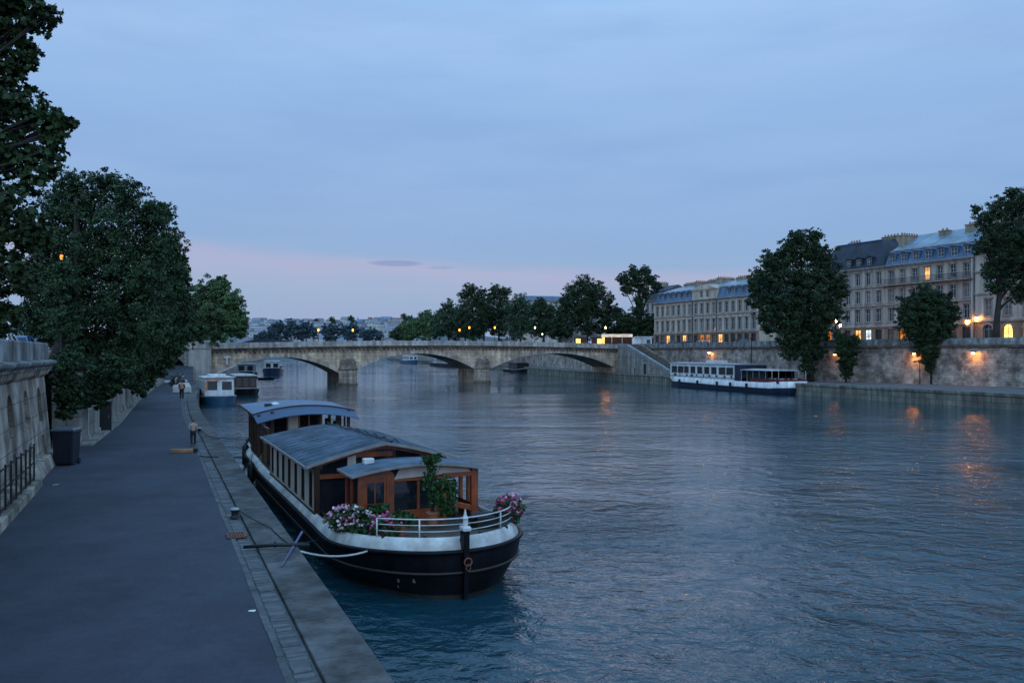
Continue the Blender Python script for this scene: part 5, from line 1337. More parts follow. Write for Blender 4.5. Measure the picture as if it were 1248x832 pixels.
def hill_house(x, y, z, w_, d, h, rz, wm, rm, label, kind):
    t = thing('hillside_house', label, 'house', (x, y, z), rz, 'houses on the distant hillside')
    mb = MB(); mb.box(-w_ / 2, w_ / 2, -d / 2, d / 2, -8, h); mb.build('walls', wm, t)
    mb = MB()
    if kind == 0: mb.loft([[(-w_ / 2, -d / 2, h), (w_ / 2, -d / 2, h), (w_ / 2, d / 2, h), (-w_ / 2, d / 2, h)], [(-w_ / 2 + 1, -d / 2 + 1.2, h + 2.8), (w_ / 2 - 1, -d / 2 + 1.2, h + 2.8), (w_ / 2 - 1, d / 2 - 1.2, h + 2.8), (-w_ / 2 + 1, d / 2 - 1.2, h + 2.8)]], True, True)
    elif kind == 1: mb.prismx([(-d / 2 - .3, h), (d / 2 + .3, h), (0, h + 3.4)], -w_ / 2 - .2, w_ / 2 + .2)
    else: mb.box(-w_ / 2 - .2, w_ / 2 + .2, -d / 2 - .2, d / 2 + .2, h, h + .7); mb.box(-w_ / 5, w_ / 6, -d / 4, d / 4, h + .7, h + 3)
    mb.build('roof', rm, t)
hl = random.Random(77)
lab = {0: 'mansard roofed', 1: 'gable roofed', 2: 'flat roofed'}
cn_names = ['cream', 'grey', 'sandy', 'bluish grey']; rn = ['blue', 'grey', 'reddish']
for i in range(154):
    Y = 640 + (i % 7) * 55 + hl.uniform(-15, 15); px_ = 294 + 222 * ((i // 7) + hl.uniform(.1, .9)) / 22
    x = (px_ - CX) * Y / 1000; ci = hl.randrange(4); ri = hl.choice([0, 0, 1, 1, 2]); k = hl.choice([0, 0, 1, 2])
    w_ = hl.uniform(6, 12); h = hl.uniform(7, 11)
    hill_house(x, Y, hz(x, Y) - 1, w_, hl.uniform(8, 11), h, hl.uniform(-.5, .5), hm_[ci], roof_h[ri],
               '%s %s house with %s roof among many on the distant hillside' % (lab[k], cn_names[ci], rn[ri]), k)
# rotunda and dome on the ridge
pz = A(436, 388, 900); t = thing('hilltop_dome', 'small pale tower with dome standing on the skyline of the distant hill', 'tower', (pz.x, pz.y, hz(pz.x, pz.y)))
mb = MB(); mb.lathe([(5, -8), (5, 4), (5.4, 4.2), (5.4, 5)], (0, 0, 0), 16); mb.build('drum', hm_[0], t)
mb = MB(); mb.lathe([(5, 5), (4.6, 7.2), (3.2, 9), (1.2, 10), (.7, 10), (.7, 11.5), (.1, 12.5)], (0, 0, 0), 16); mb.build('dome', roof_h[0], t)

# ================================================================== TREES
LEAF5 = None
def leaf_object(name, P, S, m, parent, seed, out=None, lobed=False, up=.5, kind=None):
    """P: Nx3 positions, S: N sizes; every leaf (or leaf clump) a small face of its own"""
    rng_ = np.random.default_rng(seed); n = len(P)
    nr = rng_.normal(size=(n, 3)); nr[:, 2] = nr[:, 2] * .7 + up
    if out is not None: nr += out * .7
    nr /= np.linalg.norm(nr, axis=1)[:, None] + 1e-9
    t = rng_.normal(size=(n, 3)); t -= nr * np.sum(t * nr, axis=1)[:, None]; t /= np.linalg.norm(t, axis=1)[:, None] + 1e-9
    b = np.cross(nr, t)
    if lobed:
        ang = np.array([0, 26, 48, 80, 112, 150, 180, 210, 248, 280, 312, 334]) * math.pi / 180
        rad = np.array([1.0, .62, .92, .55, .75, .42, .30, .42, .75, .55, .92, .62]) * .62
        k = len(ang); V = np.zeros((n, k, 3))
        for i in range(k):
            V[:, i, :] = P + (t * (math.cos(ang[i]) * rad[i]) + b * (math.sin(ang[i]) * rad[i])) * S[:, None] + nr * (S[:, None] * (-.12 * abs(math.sin(ang[i]))))
    else:
        k = 4; V = np.zeros((n, k, 3)); asp = rng_.uniform(.28, .45, n)
        V[:, 0] = P - t * (S * .5)[:, None]; V[:, 2] = P + t * (S * .5)[:, None]
        V[:, 1] = P + b * (S * asp)[:, None] - nr * (S * .08)[:, None]; V[:, 3] = P - b * (S * asp)[:, None] - nr * (S * .08)[:, None]
    me = bpy.data.meshes.new(name); me.vertices.add(n * k); me.vertices.foreach_set('co', V.reshape(-1))
    me.loops.add(n * k); me.loops.foreach_set('vertex_index', np.arange(n * k, dtype=np.int32))
    me.polygons.add(n); me.polygons.foreach_set('loop_start', np.arange(0, n * k, k, dtype=np.int32)); me.polygons.foreach_set('loop_total', np.full(n, k, dtype=np.int32))
    me.update(calc_edges=True); me.materials.append(m)
    o = bpy.data.objects.new(name, me); COL.objects.link(o)
    if parent: o.parent = parent
    if kind: o['kind'] = kind
    return o
def crown_pts(lobes, n, seed, sub=26, subr=.34, fill=.25):
    sub = int(sub * 2.4); subr *= .66
    """lobes: list of (centre xyz, radii xyz). Leaves gather in clumps over each lobe, so the outline stays uneven and gaps remain"""
    rng_ = np.random.default_rng(seed); ar = np.array([l[1][0] * l[1][1] + l[1][0] * l[1][2] for l in lobes]); ar = ar / ar.sum(); P = []; O = []
    for l, f in zip(lobes, ar):
        c = np.array(l[0]); r = np.array(l[1]); k = max(40, int(n * f)); ns = max(7, int(sub * (.6 + .8 * rng_.random())))
        d = rng_.normal(size=(ns, 3)); d /= np.linalg.norm(d, axis=1)[:, None]; rr = rng_.uniform(.5, 1.13, ns)
        cs = d * rr[:, None]; sr = rng_.uniform(.55, 1.35, ns) * subr
        w = sr ** 2; w /= w.sum(); pick = rng_.choice(ns, k, p=w)
        q = rng_.normal(size=(k, 3)); q /= np.linalg.norm(q, axis=1)[:, None]; q *= (rng_.random(k) ** .5)[:, None]
        q[:, 2] *= .7
        loc = cs[pick] + q * sr[pick][:, None]
        ki = int(k * fill); inn = rng_.normal(size=(ki, 3)); inn /= np.linalg.norm(inn, axis=1)[:, None]; inn *= (rng_.random(ki) ** .4 * .72)[:, None]
        loc[:ki] = inn
        P.append(c + loc * r); O.append(loc / (np.linalg.norm(loc, axis=1)[:, None] + 1e-6))
    return np.concatenate(P), np.concatenate(O)
def make_tree(name, label, base, lobes, leaf, n, size, seed, cat='tree', group=None, trunk=None, lobed=False, limbs=True, fill=.25, sub=26, trunk_r=None, up=.5, subr=.34):
    """base: world foot of the trunk; lobes in world coordinates"""
    n = int(n * (1.6 if lobed else 2.9)); size *= (.60 if lobed else .46)
    base = Vector(base); t = thing(name, label, cat, base, 0, group); r_ = random.Random(seed)
    L_ = [((l[0][0] - base.x, l[0][1] - base.y, l[0][2] - base.z), l[1]) for l in lobes]
    P, O = crown_pts(L_, n, seed, sub, subr, fill); S = np.random.default_rng(seed + 1).uniform(.65, 1.3, len(P)) * size
    if trunk is None or trunk:
        tr = trunk_r or max(.12, max(l[1][0] for l in L_) * .09)
        cen = Vector((sum(l[0][0] for l in L_) / len(L_), sum(l[0][1] for l in L_) / len(L_), 0)); zt = max(l[0][2] for l in L_); zl = min(l[0][2] for l in L_)
        fork = max(.8, zl * .6 if zl > 2 else zt * .35)
        mb = MB(); top = Vector((cen.x * .9, cen.y * .9, zt * .9)); pts = []; rad = []
        for i in range(9):
            f = i / 8; p = Vector((0, 0, 0)).lerp(top, f); p.x += math.sin(f * 5 + seed) * .25 * tr * 3 * f; p.y += math.cos(f * 4 + seed) * .2 * tr * 3 * f; pts.append(p); rad.append(tr * (1.35 if i == 0 else 1 - .85 * f))
        mb.tube(pts, rad, 8); 
        if limbs:
            for l in L_:
                c = Vector(l[0]); f = max(.15, min(.85, (fork + (c.z - fork) * .35) / zt)); i0 = f * 8; a = pts[int(i0)].lerp(pts[min(8, int(i0) + 1)], i0 - int(i0))
                mid = a.lerp(c, .5) + Vector((r_.uniform(-.1, .1), r_.uniform(-.1, .1), .12)) * (c - a).length; r0 = tr * (1 - .85 * f) * .45
                mb.tube([a, mid, c], [r0, r0 * .6, r0 * .2], 6)
                for q in range(3):
                    e = c + Vector((r_.uniform(-1, 1) * l[1][0], r_.uniform(-1, 1) * l[1][1], r_.uniform(-.3, .8) * l[1][2])) * .7
                    mb.tube([mid.lerp(c, .4), c.lerp(e, .5) + Vector((0, 0, .1)), e], [r0 * .45, r0 * .28, r0 * .07], 5)
        mb.build('trunk', bark_m, t, smooth=True)
    leaf_object('crown', P, S, leaf, t, seed, O, lobed, up)
    return t
def PL(Y, items, depth=1.0):
    """lobes given by where they are seen at distance Y: (px, py, radius px[, radius py[, dY]])"""
    out = []
    for it in items:
        px, py, r = it[:3]; ry = it[3] if len(it) > 3 else r; dy = it[4] if len(it) > 4 else 0
        k = (Y + dy) / FOC; out.append((tuple(A(px, py, Y + dy)), (r * k, r * k * depth, ry * k)))
    return out
LS = 4.65   # left street level
# nearest plane tree, upper left
Yt = 18.5
make_tree('plane_tree', 'large near plane tree with broad lobed leaves overhanging the embankment wall', (-14.2, 17.2, LS),
    PL(Yt, [(12, 50, 34), (40, 20, 26), (62, 18, 13), (-15, 90, 45), (28, 75, 18), (25, 130, 28), (52, 148, 24), (70, 165, 18), (84, 150, 10), (5, 180, 42), (42, 205, 26), (60, 188, 18), (10, 255, 40), (38, 285, 20), (0, 330, 42), (28, 340, 20), (-40, 20, 55), (-65, 150, 75, 75, 1), (-65, 300, 75, 75, 1), (-30, 390, 40), (8, 392, 22), (20, -8, 30), (-40, -40, 70), (72, 148, 8)]),
    leaf_near, 15000, .23, 11, lobed=True, fill=.22, sub=20, subr=.36, trunk_r=.24)
make_tree('shade_tree', 'broad dense dark tree overhanging the quay wall, largest of the embankment row', Q(-7.3, 28, LS),
    PL(44, [(112, 238, 26), (155, 240, 24), (135, 222, 16), (95, 262, 30), (185, 262, 20), (150, 280, 44), (100, 320, 46), (165, 330, 44), (196, 300, 18), (120, 380, 52), (170, 385, 44), (75, 340, 40), (75, 400, 34), (110, 432, 36), (150, 435, 34), (60, 290, 30), (72, 250, 26), (52, 330, 34), (86, 222, 18), (60, 370, 30), (40, 390, 28), (73, 346, 22, 22, -3.5), (76, 388, 24, 24, -3.5), (78, 325, 12, 8, -3.5)]),
    leaf_left, 36000, .30, 12, fill=.3, sub=34, subr=.30, trunk_r=.5)
make_tree('shade_tree', 'dark bushy tree with ragged sloping outline, second along the embankment row', Q(-6.8, 46, LS),
    PL(62, [(196, 262, 17), (205, 300, 22), (218, 318, 13), (212, 345, 20), (190, 330, 34), (216, 372, 15), (195, 385, 34), (210, 410, 20), (180, 425, 34), (203, 432, 16), (165, 440, 24), (224, 340, 8), (186, 448, 20), (182, 466, 8)]),
    leaf_left, 26000, .34, 13, fill=.3, sub=32, subr=.30, trunk_r=.45)
make_tree('hanging_bush', 'dark bush spilling over the quay wall above the black bin', Q(-6.6, 17.5, LS - .3),
    PL(35, [(78, 445, 15, 15, -3), (76, 462, 14, 14, -3), (78, 480, 13, 13, -3), (86, 494, 11, 11, -2.6), (79, 503, 9, 9, -3), (90, 472, 14, 14, -2.6), (96, 488, 10, 10, -2.2), (92, 455, 20), (112, 462, 22), (128, 470, 16), (100, 478, 16), (120, 484, 14), (84, 474, 12), (138, 470, 14), (88, 440, 20), (140, 452, 18)]),
    leaf_dark, 13500, .26, 14, cat='bush', trunk_r=.12, fill=.35)
make_tree('hanging_branch', 'leafy branch drooping over the path from the quay wall further along', Q(-6.0, 42, LS - .3),
    PL(57, [(150, 462, 13), (163, 468, 10), (172, 475, 8), (140, 470, 11), (175, 481, 4.5), (158, 455, 14)]),
    leaf_dark, 4200, .28, 15, cat='bush', trunk_r=.09, fill=.35)
make_tree('shade_tree', 'rounded lighter green tree beside the bridge at the end of the embankment row', Q(-9, 96, 5.5),
    PL(118, [(262, 352, 17), (246, 362, 14), (283, 366, 15), (266, 378, 24), (292, 388, 12), (246, 388, 18), (283, 398, 17), (258, 402, 18), (240, 405, 14), (294, 402, 9), (238, 372, 10), (272, 345, 9)]),
    leaf_mid, 17000, .55, 16, fill=.3, trunk_r=.4)
make_tree('shade_tree', 'dark tree at the bridgehead half hidden behind the embankment row', Q(-10, 80, 5.2),
    PL(100, [(222, 365, 16), (215, 390, 18), (226, 400, 14), (212, 412, 18), (222, 385, 16)]), leaf_left, 8000, .5, 17, fill=.3, trunk_r=.35)
# right bank
b3 = G(988, 465, RQ)
make_tree('riverside_tree', 'tall dense irregular tree growing from the far lower quay, biggest across the water', b3,
    PL(b3.y, [(984, 300, 19), (963, 306, 18), (1002, 312, 17), (940, 318, 15), (925, 338, 14), (952, 335, 24), (985, 335, 28), (1012, 340, 18), (1024, 355, 13), (930, 362, 18), (958, 370, 28), (992, 372, 30), (1015, 380, 16), (938, 388, 20), (965, 400, 22), (995, 402, 22), (978, 422, 18), (996, 430, 12), (962, 425, 13), (985, 446, 11), (970, 288, 9), (992, 287, 9), (920, 350, 9)]),
    leaf_dark, 36000, .50, 21, fill=.3, sub=30, subr=.30, trunk_r=.42)
bb = G(1031, 466, RQ)
make_tree('columnar_shrub', 'narrow dark ivy-like shrub standing against the far river wall', bb, PL(bb.y, [(1032, 417, 11), (1033, 429, 13), (1033, 442, 11), (1032, 453, 8), (1024, 413, 7), (1041, 414, 7), (1039, 426, 8), (1026, 428, 8)]), leaf_dark, 9000, .36, 22, cat='shrub', fill=.4, trunk_r=.12)
b4_ = G(1136, 468, RQ)
make_tree('riverside_tree', 'small dark round tree with pale trunk in front of the grey block', b4_,
    PL(b4_.y, [(1130, 360, 15), (1112, 369, 15), (1147, 371, 16), (1128, 382, 23), (1106, 390, 15), (1153, 387, 16), (1132, 402, 20), (1112, 404, 13), (1148, 404, 13), (1131, 420, 15), (1133, 434, 13), (1135, 446, 8), (1160, 378, 9), (1100, 380, 9)]),
    leaf_dark, 16000, .44, 23, fill=.3, trunk_r=.2)
b5 = A(1213, 413, 99); b5.z = RS
make_tree('street_tree', 'tall street tree with reddish trunk rising in front of the arcaded house', b5,
    PL(99, [(1238, 248, 17), (1218, 254, 15), (1200, 268, 13), (1255, 245, 18), (1210, 285, 18), (1240, 280, 26), (1265, 290, 30), (1196, 300, 12), (1222, 312, 22), (1250, 320, 26), (1206, 330, 12), (1228, 338, 16), (1262, 348, 22), (1243, 360, 12), (1210, 350, 9), (1190, 255, 7), (1232, 235, 8)]),
    leaf_dark, 26000, .40, 24, fill=.28, sub=30, subr=.30, trunk_r=.42)
mk_ = bpy.data.objects
b2 = A(780, 416, 192); b2.z = RS
make_tree('bridgehead_tree', 'tall tree with spreading umbrella crown at the far end of the bridge', b2,
    PL(192, [(772, 332, 9), (786, 330, 8), (760, 340, 9), (777, 342, 12), (794, 342, 9), (800, 350, 7), (765, 352, 9), (785, 354, 10), (779, 366, 8), (778, 380, 11), (772, 396, 14), (790, 393, 12), (762, 392, 12), (782, 406, 14)]), leaf_dark, 15000, .62, 25, fill=.3, trunk_r=.5)
b1_ = A(714, 416, 200); b1_.z = RS
make_tree('bridgehead_tree', 'broad dark tree left of the umbrella crowned tree behind the bridge', b1_,
    PL(200, [(712, 348, 13), (697, 356, 12), (728, 354, 12), (740, 366, 10), (690, 368, 11), (714, 366, 20), (732, 378, 14), (698, 382, 16), (716, 388, 20), (742, 386, 11), (738, 398, 12), (694, 397, 10), (718, 403, 15)]), leaf_dark, 16000, .66, 26, fill=.3, trunk_r=.5)
# wooded bank beyond the bridge: each tree its own
wood = [('tall dark tree with open twin crown above the wooded bank', 272, leaf_dark, [(573, 353, 9), (586, 358, 9), (566, 360, 8), (577, 364, 11), (570, 378, 15), (588, 380, 14), (578, 396, 17)]),
        ('dark tree with tufted top beside the twin crowned tree', 278, leaf_dark, [(604, 353, 8), (616, 356, 8), (598, 362, 8), (610, 366, 12), (604, 382, 16), (618, 384, 12), (608, 398, 17)]),
        ('rounded green tree in the middle of the wooded bank', 262, leaf_far, [(634, 368, 11), (624, 376, 11), (642, 378, 12), (632, 390, 16), (630, 402, 15), (646, 398, 11)]),
        ('low dark tree under the long white building', 245, leaf_dark, [(660, 370, 9), (670, 378, 10), (654, 380, 11), (664, 392, 14), (672, 400, 10), (656, 402, 12)]),
        ('bushy green tree on the slope of the wooded bank', 300, leaf_far, [(545, 374, 9), (556, 380, 10), (537, 384, 9), (548, 390, 14), (556, 402, 13), (538, 402, 12)]),
        ('pale green tree low on the wooded bank', 320, leaf_mid, [(522, 386, 8), (530, 392, 9), (513, 394, 9), (522, 402, 13), (534, 404, 9)]),
        ('small light green tree at the end of the wooded bank', 345, leaf_mid, [(502, 394, 7), (495, 400, 8), (508, 402, 9), (500, 408, 10)]),
        ('small dark tree farthest along the wooded bank', 370, leaf_far, [(486, 402, 6), (490, 408, 8), (480, 408, 6)]),
        ('green tree filling the gap behind the bridge lamps', 290, leaf_far, [(590, 372, 10), (596, 386, 13), (584, 400, 12)]),
        ('dark tree behind the third bridge arch', 232, leaf_dark, [(684, 382, 9), (680, 394, 11), (688, 402, 10), (676, 404, 10)]),
        ('leafy tree close behind the bridge on the wooded bank', 285, leaf_far, [(562, 388, 10), (566, 400, 11), (572, 406, 9)]),
        ('dark tree closing the view beside the corner house', 205, leaf_dark, [(752, 380, 9), (758, 394, 11), (750, 404, 10), (765, 405, 10)])]
for i, (lb, Y, lf, it) in enumerate(wood):
    cx_ = sum(q[0] for q in it) / len(it); b = A(cx_, 414, Y); b.z = RS
    make_tree('bank_tree', lb, b, PL(Y, it), lf, int(2200 + 900 * len(it)), .0030 * Y * .95, 40 + i, group='trees on the wooded bank', fill=.35, trunk_r=.4, sub=22)
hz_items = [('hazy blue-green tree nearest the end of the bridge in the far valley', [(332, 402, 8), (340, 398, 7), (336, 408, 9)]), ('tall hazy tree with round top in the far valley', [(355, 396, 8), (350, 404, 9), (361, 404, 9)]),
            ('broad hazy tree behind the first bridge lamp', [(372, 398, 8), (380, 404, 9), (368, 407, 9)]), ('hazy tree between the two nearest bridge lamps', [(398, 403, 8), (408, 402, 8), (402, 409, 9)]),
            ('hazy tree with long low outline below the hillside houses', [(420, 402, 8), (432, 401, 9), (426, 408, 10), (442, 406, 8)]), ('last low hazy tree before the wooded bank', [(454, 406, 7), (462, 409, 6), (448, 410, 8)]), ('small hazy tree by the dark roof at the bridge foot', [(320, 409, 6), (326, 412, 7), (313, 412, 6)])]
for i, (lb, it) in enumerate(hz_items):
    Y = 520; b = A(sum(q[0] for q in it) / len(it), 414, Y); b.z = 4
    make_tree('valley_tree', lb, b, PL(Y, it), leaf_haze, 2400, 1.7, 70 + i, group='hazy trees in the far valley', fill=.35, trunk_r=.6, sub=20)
for i, (px_, py_, r) in enumerate([(386, 391, 3.5), (404, 389, 4), (428, 388, 4), (492, 385, 3.5), (500, 388, 4), (513, 384, 4)]):
    Y = 850; c = A(px_, py_, Y); b = Vector((c.x, c.y, hz(c.x, c.y)))
    make_tree('ridge_tree', ['round dark tree on the skyline above the first lamp', 'flat topped tree on the distant ridge', 'dark tree on the skyline beside the small dome', 'small round tree on the ridge near the wooded bank', 'dark ridge tree just above the light green trees', 'last skyline tree rising behind the wooded bank'][i], b,
              [(tuple(c), (r * .85, r * .85, r * .8)), ((c.x + 2, c.y, c.z - 3), (r * .7, r * .7, r * .6))], leaf_far, 700, 1.6, 90 + i, group='trees on the distant ridge', trunk_r=.4)
# shrub on the quay beside the stone block
sp = Q(-.9, 74.5, QZ)
make_tree('quay_shrub', 'small dark shrub growing beside the pale stone block on the quay', sp, [((sp.x + .1, sp.y, sp.z + 1.0), (.55, .5, .6)), ((sp.x - .3, sp.y + .1, sp.z + .7), (.45, .4, .5)), ((sp.x + .4, sp.y, sp.z + .6), (.4, .4, .45))], leaf_dark, 1200, .16, 99, cat='shrub', trunk_r=.06)

# ================================================================== THINGS ON THE HOUSEBOAT
def flower_box(name, label, loc, rz, w_, d, h, blooms, seed, spread=1.0, drop=0.):
    t = thing(name, label, 'flower box', loc, rz); r_ = random.Random(seed)
    mb = MB(); mb.loft([[(-w_ / 2 * k, -d / 2 * k, z), (w_ / 2 * k, -d / 2 * k, z), (w_ / 2 * k, d / 2 * k, z), (-w_ / 2 * k, d / 2 * k, z)] for z, k in ((0, .9), (h, 1.0), (h + .02, 1.04), (h + .05, 1.04))], True, True)
    mb.build('planter', mat('planter', (.03, .035, .03), rough=.6, var=.3), t)
    lob = [((0, 0, h + .12), (w_ * .55 * spread, d * .75 * spread, .24)), ((-w_ * .28, -.05, h + .06), (w_ * .35, d * .8, .24)), ((w_ * .28, -.05, h + .08), (w_ * .35, d * .8, .25)), ((0, -d * .5, h - .1 - drop), (w_ * .5, d * .35, .2))]
    P, O = crown_pts(lob, 1700, seed, 16, .4, .3); leaf_object('foliage', P, np.random.default_rng(seed).uniform(.06, .12, len(P)), leaf_pot if seed % 2 else leafmat('leaf_box', (.03, .07, .025)), t, seed, O)
    for nm, m, n, xr_ in blooms:
        mb = MB()
        for i in range(n):
            c = lob[r_.randrange(len(lob))]; a = r_.uniform(0, 2 * math.pi); b = r_.uniform(-.35, 1.2)
            x = c[0][0] + c[1][0] * math.cos(a) * math.cos(b) * r_.uniform(.8, 1.12); y = c[0][1] + c[1][1] * math.sin(a) * math.cos(b) * r_.uniform(.8, 1.12); z = c[0][2] + c[1][2] * math.sin(b) * r_.uniform(.85, 1.2)
            x = xr_[0] * w_ + (x / w_ + .5) * (xr_[1] - xr_[0]) * w_ if xr_ else x
            R_ = r_.uniform(.026, .045)
            for k in range(r_.randint(4, 7)):      # a cluster of small rounded petals
                p = Vector((x, y, z)) + Vector((r_.gauss(0, 1), r_.gauss(0, 1), r_.gauss(0, 1))) * R_ * .75
                nn_ = Vector((r_.gauss(0, 1), r_.gauss(0, 1) - .6, r_.gauss(0, 1) + .9)).normalized(); u = nn_.orthogonal().normalized(); v = nn_.cross(u)
                mb.poly([p + (u * math.cos(q * math.pi / 2.5) + v * math.sin(q * math.pi / 2.5)) * R_ * .85 for q in range(5)])
        mb.build(nm, m, t)
    return t
zr = 1.28
p = hb(-1.86, 2.5, 1.14); flower_box('flower_box', 'window box of white and pink geraniums on the barge side near the quay', p, R(24.5) - R(60), 1.3, .42, .24, [('white_blossoms', white_p, 48, None), ('pink_blossoms', pink_m, 42, None), ('red_blossoms', mag_m, 10, None)], 3)
p = hb(-1.36, 1.46, 1.16); flower_box('flower_pot', 'short planter of magenta flowers at the railing end of the barge', p, R(24.5) - R(40), .48, .34, .2, [('magenta_blossoms', mag_m, 40, None), ('pink_blossoms', pink_m, 12, None)], 5)
p = hb(1.80, 1.72, 1.28); flower_box('flower_box', 'full planter of deep pink flowers on the river side of the barge bow', p, R(24.5) + R(58), .62, .42, .22, [('magenta_blossoms', mag_m, 60, None), ('pink_blossoms', pink_m, 38, None)], 8, 1.0)
def plant(name, label, loc, hgt, lobes, n, size, seed, potr=.16, poth=.26):
    t = thing(name, label, 'potted plant', loc); 
    mb = MB(); mb.lathe([(potr * .75, 0), (potr, poth), (potr * 1.1, poth), (potr * 1.1, poth + .04), (potr * .9, poth + .04)], (0, 0, 0), 14); mb.build('pot', terra_m, t)
    mb = MB(); r_ = random.Random(seed)
    for k in range(5): mb.tube([(r_.uniform(-.05, .05), r_.uniform(-.05, .05), poth), (r_.uniform(-.1, .1), r_.uniform(-.1, .1), hgt * .5), (r_.uniform(-.2, .2), r_.uniform(-.1, .1), hgt * .92)], [.014, .011, .005], 5)
    mb.build('stems', bark_m, t)
    P, O = crown_pts(lobes, n, seed, 18, .4, .2); leaf_object('foliage', P, np.random.default_rng(seed).uniform(.6, 1.4, len(P)) * size, leaf_pot, t, seed, O, up=-.1); return t
p = hb(.10, 2.45, 1.18); plant('climbing_plant', 'tall leafy climbing plant in a pot reaching the wheelhouse roof', p, 1.6, [((.30, 0, .50), (.22, .2, .30)), ((.26, 0, .95), (.30, .2, .22)), ((.48, 0, .80), (.16, .15, .26)), ((-.02, 0, 1.28), (.17, .15, .24)), ((-.10, 0, 1.56), (.22, .16, .14)), ((.10, 0, 1.62), (.14, .12, .12)), ((.05, 0, .62), (.2, .18, .3)), ((-.16, 0, 1.05), (.14, .15, .25)), ((.42, 0, .30), (.16, .15, .16))], 2100, .085, 31)
p = hb(-1.0, 1.55, 1.18); plant('potted_plant', 'low green potted plant beside the magenta planter', p, .5, [((0, 0, .42), (.24, .22, .18)), ((.2, 0, .34), (.2, .16, .14))], 420, .11, 33, .13, .2)
p = hb(-1.15, 2.9, 1.05); plant('potted_plant', 'bushy green plant in front of the wheelhouse door', p, .5, [((0, 0, .42), (.24, .18, .18)), ((.12, 0, .52), (.18, .14, .13))], 520, .10, 34, .13, .22)
# fenders, ropes and mooring gear
def fender(label, loc, r, L_):
    t = thing('rubber_fender', label, 'fender', loc)
    mb = MB(); mb.lathe([(.03, -L_ / 2 - .05), (r * .7, -L_ / 2), (r, -L_ / 2 + .1), (r, L_ / 2 - .1), (r * .7, L_ / 2), (.03, L_ / 2 + .05)], (0, 0, 0), 12); mb.build('fender_body', rubber, t, smooth=True)
    mb = MB(); mb.tube([(0, 0, L_ / 2), (.05, .02, L_ / 2 + .35)], .014, 5); mb.build('lanyard', rope_d, t)
fender('long black fender hanging at the stern quarter of the barge', hb(-2.30, 20.2, .95), .15, .95)
fender('black fender hanging amidships between barge and quay', hb(-2.56, 16.2, .78), .14, .8)
p = hb(-2.48, 20.0, .45)
mb = MB(); mb.ball((0, 0, 0), .14, (1, 1, 1.2), 10, 8); tag(mb.build('buoy', white_m, None, p, smooth=True), 'small white ball fender low by the barge stern', 'fender')
def rope(name, label, pts, r, m, sag=0.0, cat='rope'):
    pts = [Vector(q) for q in pts]; out = []
    for a, b in zip(pts[:-1], pts[1:]):
        for i in range(8): f = i / 8; out.append(a.lerp(b, f) - Vector((0, 0, sag * 4 * f * (1 - f))))
    out.append(pts[-1]); mb = MB(); mb.tube(out, r, 6); o = mb.build(name, m, smooth=True); return tag(o, label, cat)
zq = QZ + .05
e0 = G(372, 672, zq - .05) 
rope('mooring_rope', 'pale mooring rope from the quay edge to the barge bow', [G(366, 671.5, 1.5), hb(-1.78, 1.2, 1.0)], .022, rope_w, .12)
a = G(297, 667.5, zq); b = G(377, 665.5, zq + .02)
mb = MB(); mb.tube([a + Vector((0, 0, .02)), a.lerp(b, .5) + Vector((0, 0, .05)), b + Vector((0, 0, .03))], [.035, .04, .035], 8); mb.tube([a.lerp(b, .48) + Vector((0, 0, 0)), a.lerp(b, .48) + Vector((0, 0, .12))], .02, 6)
tag(mb.build('spreader_pole', black_iron, smooth=True), 'dark pole lying across the coping and sticking out over the water', 'pole')
a = G(343, 690, QZ + .03); b = A(368, 648, 17.3)
mb = MB(); mb.tube([a, b], [.012, .028], 6); tag(mb.build('boat_hook', mat('boat_hook', (.10, .10, .22), rough=.5)), 'thin bluish boat hook leaning up from the coping towards the barge', 'boat hook')
# bollard on the coping
def bollard(label, p, s=1.0):
    t = thing('mooring_bollard', label, 'bollard', p)
    mb = MB(); mb.lathe([(.20, 0), (.20, .03), (.12, .05), (.10, .12), (.10, .20), (.16, .26), (.17, .30), (.12, .34), (.02, .35)], (0, 0, 0), 16); mb.build('bollard_body', black_iron, t, smooth=True)
    mb = MB(); mb.lathe([(.165, .275), (.175, .30), (.125, .347), (.02, .357)], (0, 0, 0), 16); mb.build('bollard_cap', mat('worn_cap', (.30, .31, .32), rough=.6, var=.3, scale=8), t, smooth=True)
    mb = MB(); mb.tube([(.125 * math.cos(k * .5), .125 * math.sin(k * .5), .08 + .012 * k * .5) for k in range(26)], .018, 5); mb.build('rope_turns', rope_d, t)
    t.scale = (s, s, s); return t
pb = G(286, 630, QZ + .02); bollard('low black mooring bollard with pale worn top on the near coping', pb, .64)
rope('mooring_line', 'thin dark line from the near bollard to the barge side', [pb + Vector((.1, 0, .16)), G(330, 643, zq), G(352, 662, zq + .02), hb(-2.44, 3.6, .80)], .012, rope_d, .02)
# tall bollard post with rusty head further along
pp_ = G(235.5, 542, QZ)
pb2 = G(243, 526, QZ + .02); bollard('small black mooring bollard on the coping beyond the small person', pb2, .6)
rope('stern_line', 'dark mooring line from the farther bollard to the barge stern', [pb2 + Vector((.05, 0, .12)), G(252, 529.5, zq + .05), G(262, 533, zq + .03), hb(-1.9, 21.8, 1.5)], .016, rope_d, .02)
rope('breast_line', 'dark mooring rope stretched low across the coping to the barge fender', [G(243, 555.5, zq), G(262, 556.5, zq + .02), hb(-2.42, 18.6, 1.08)], .022, rope_d, .01)
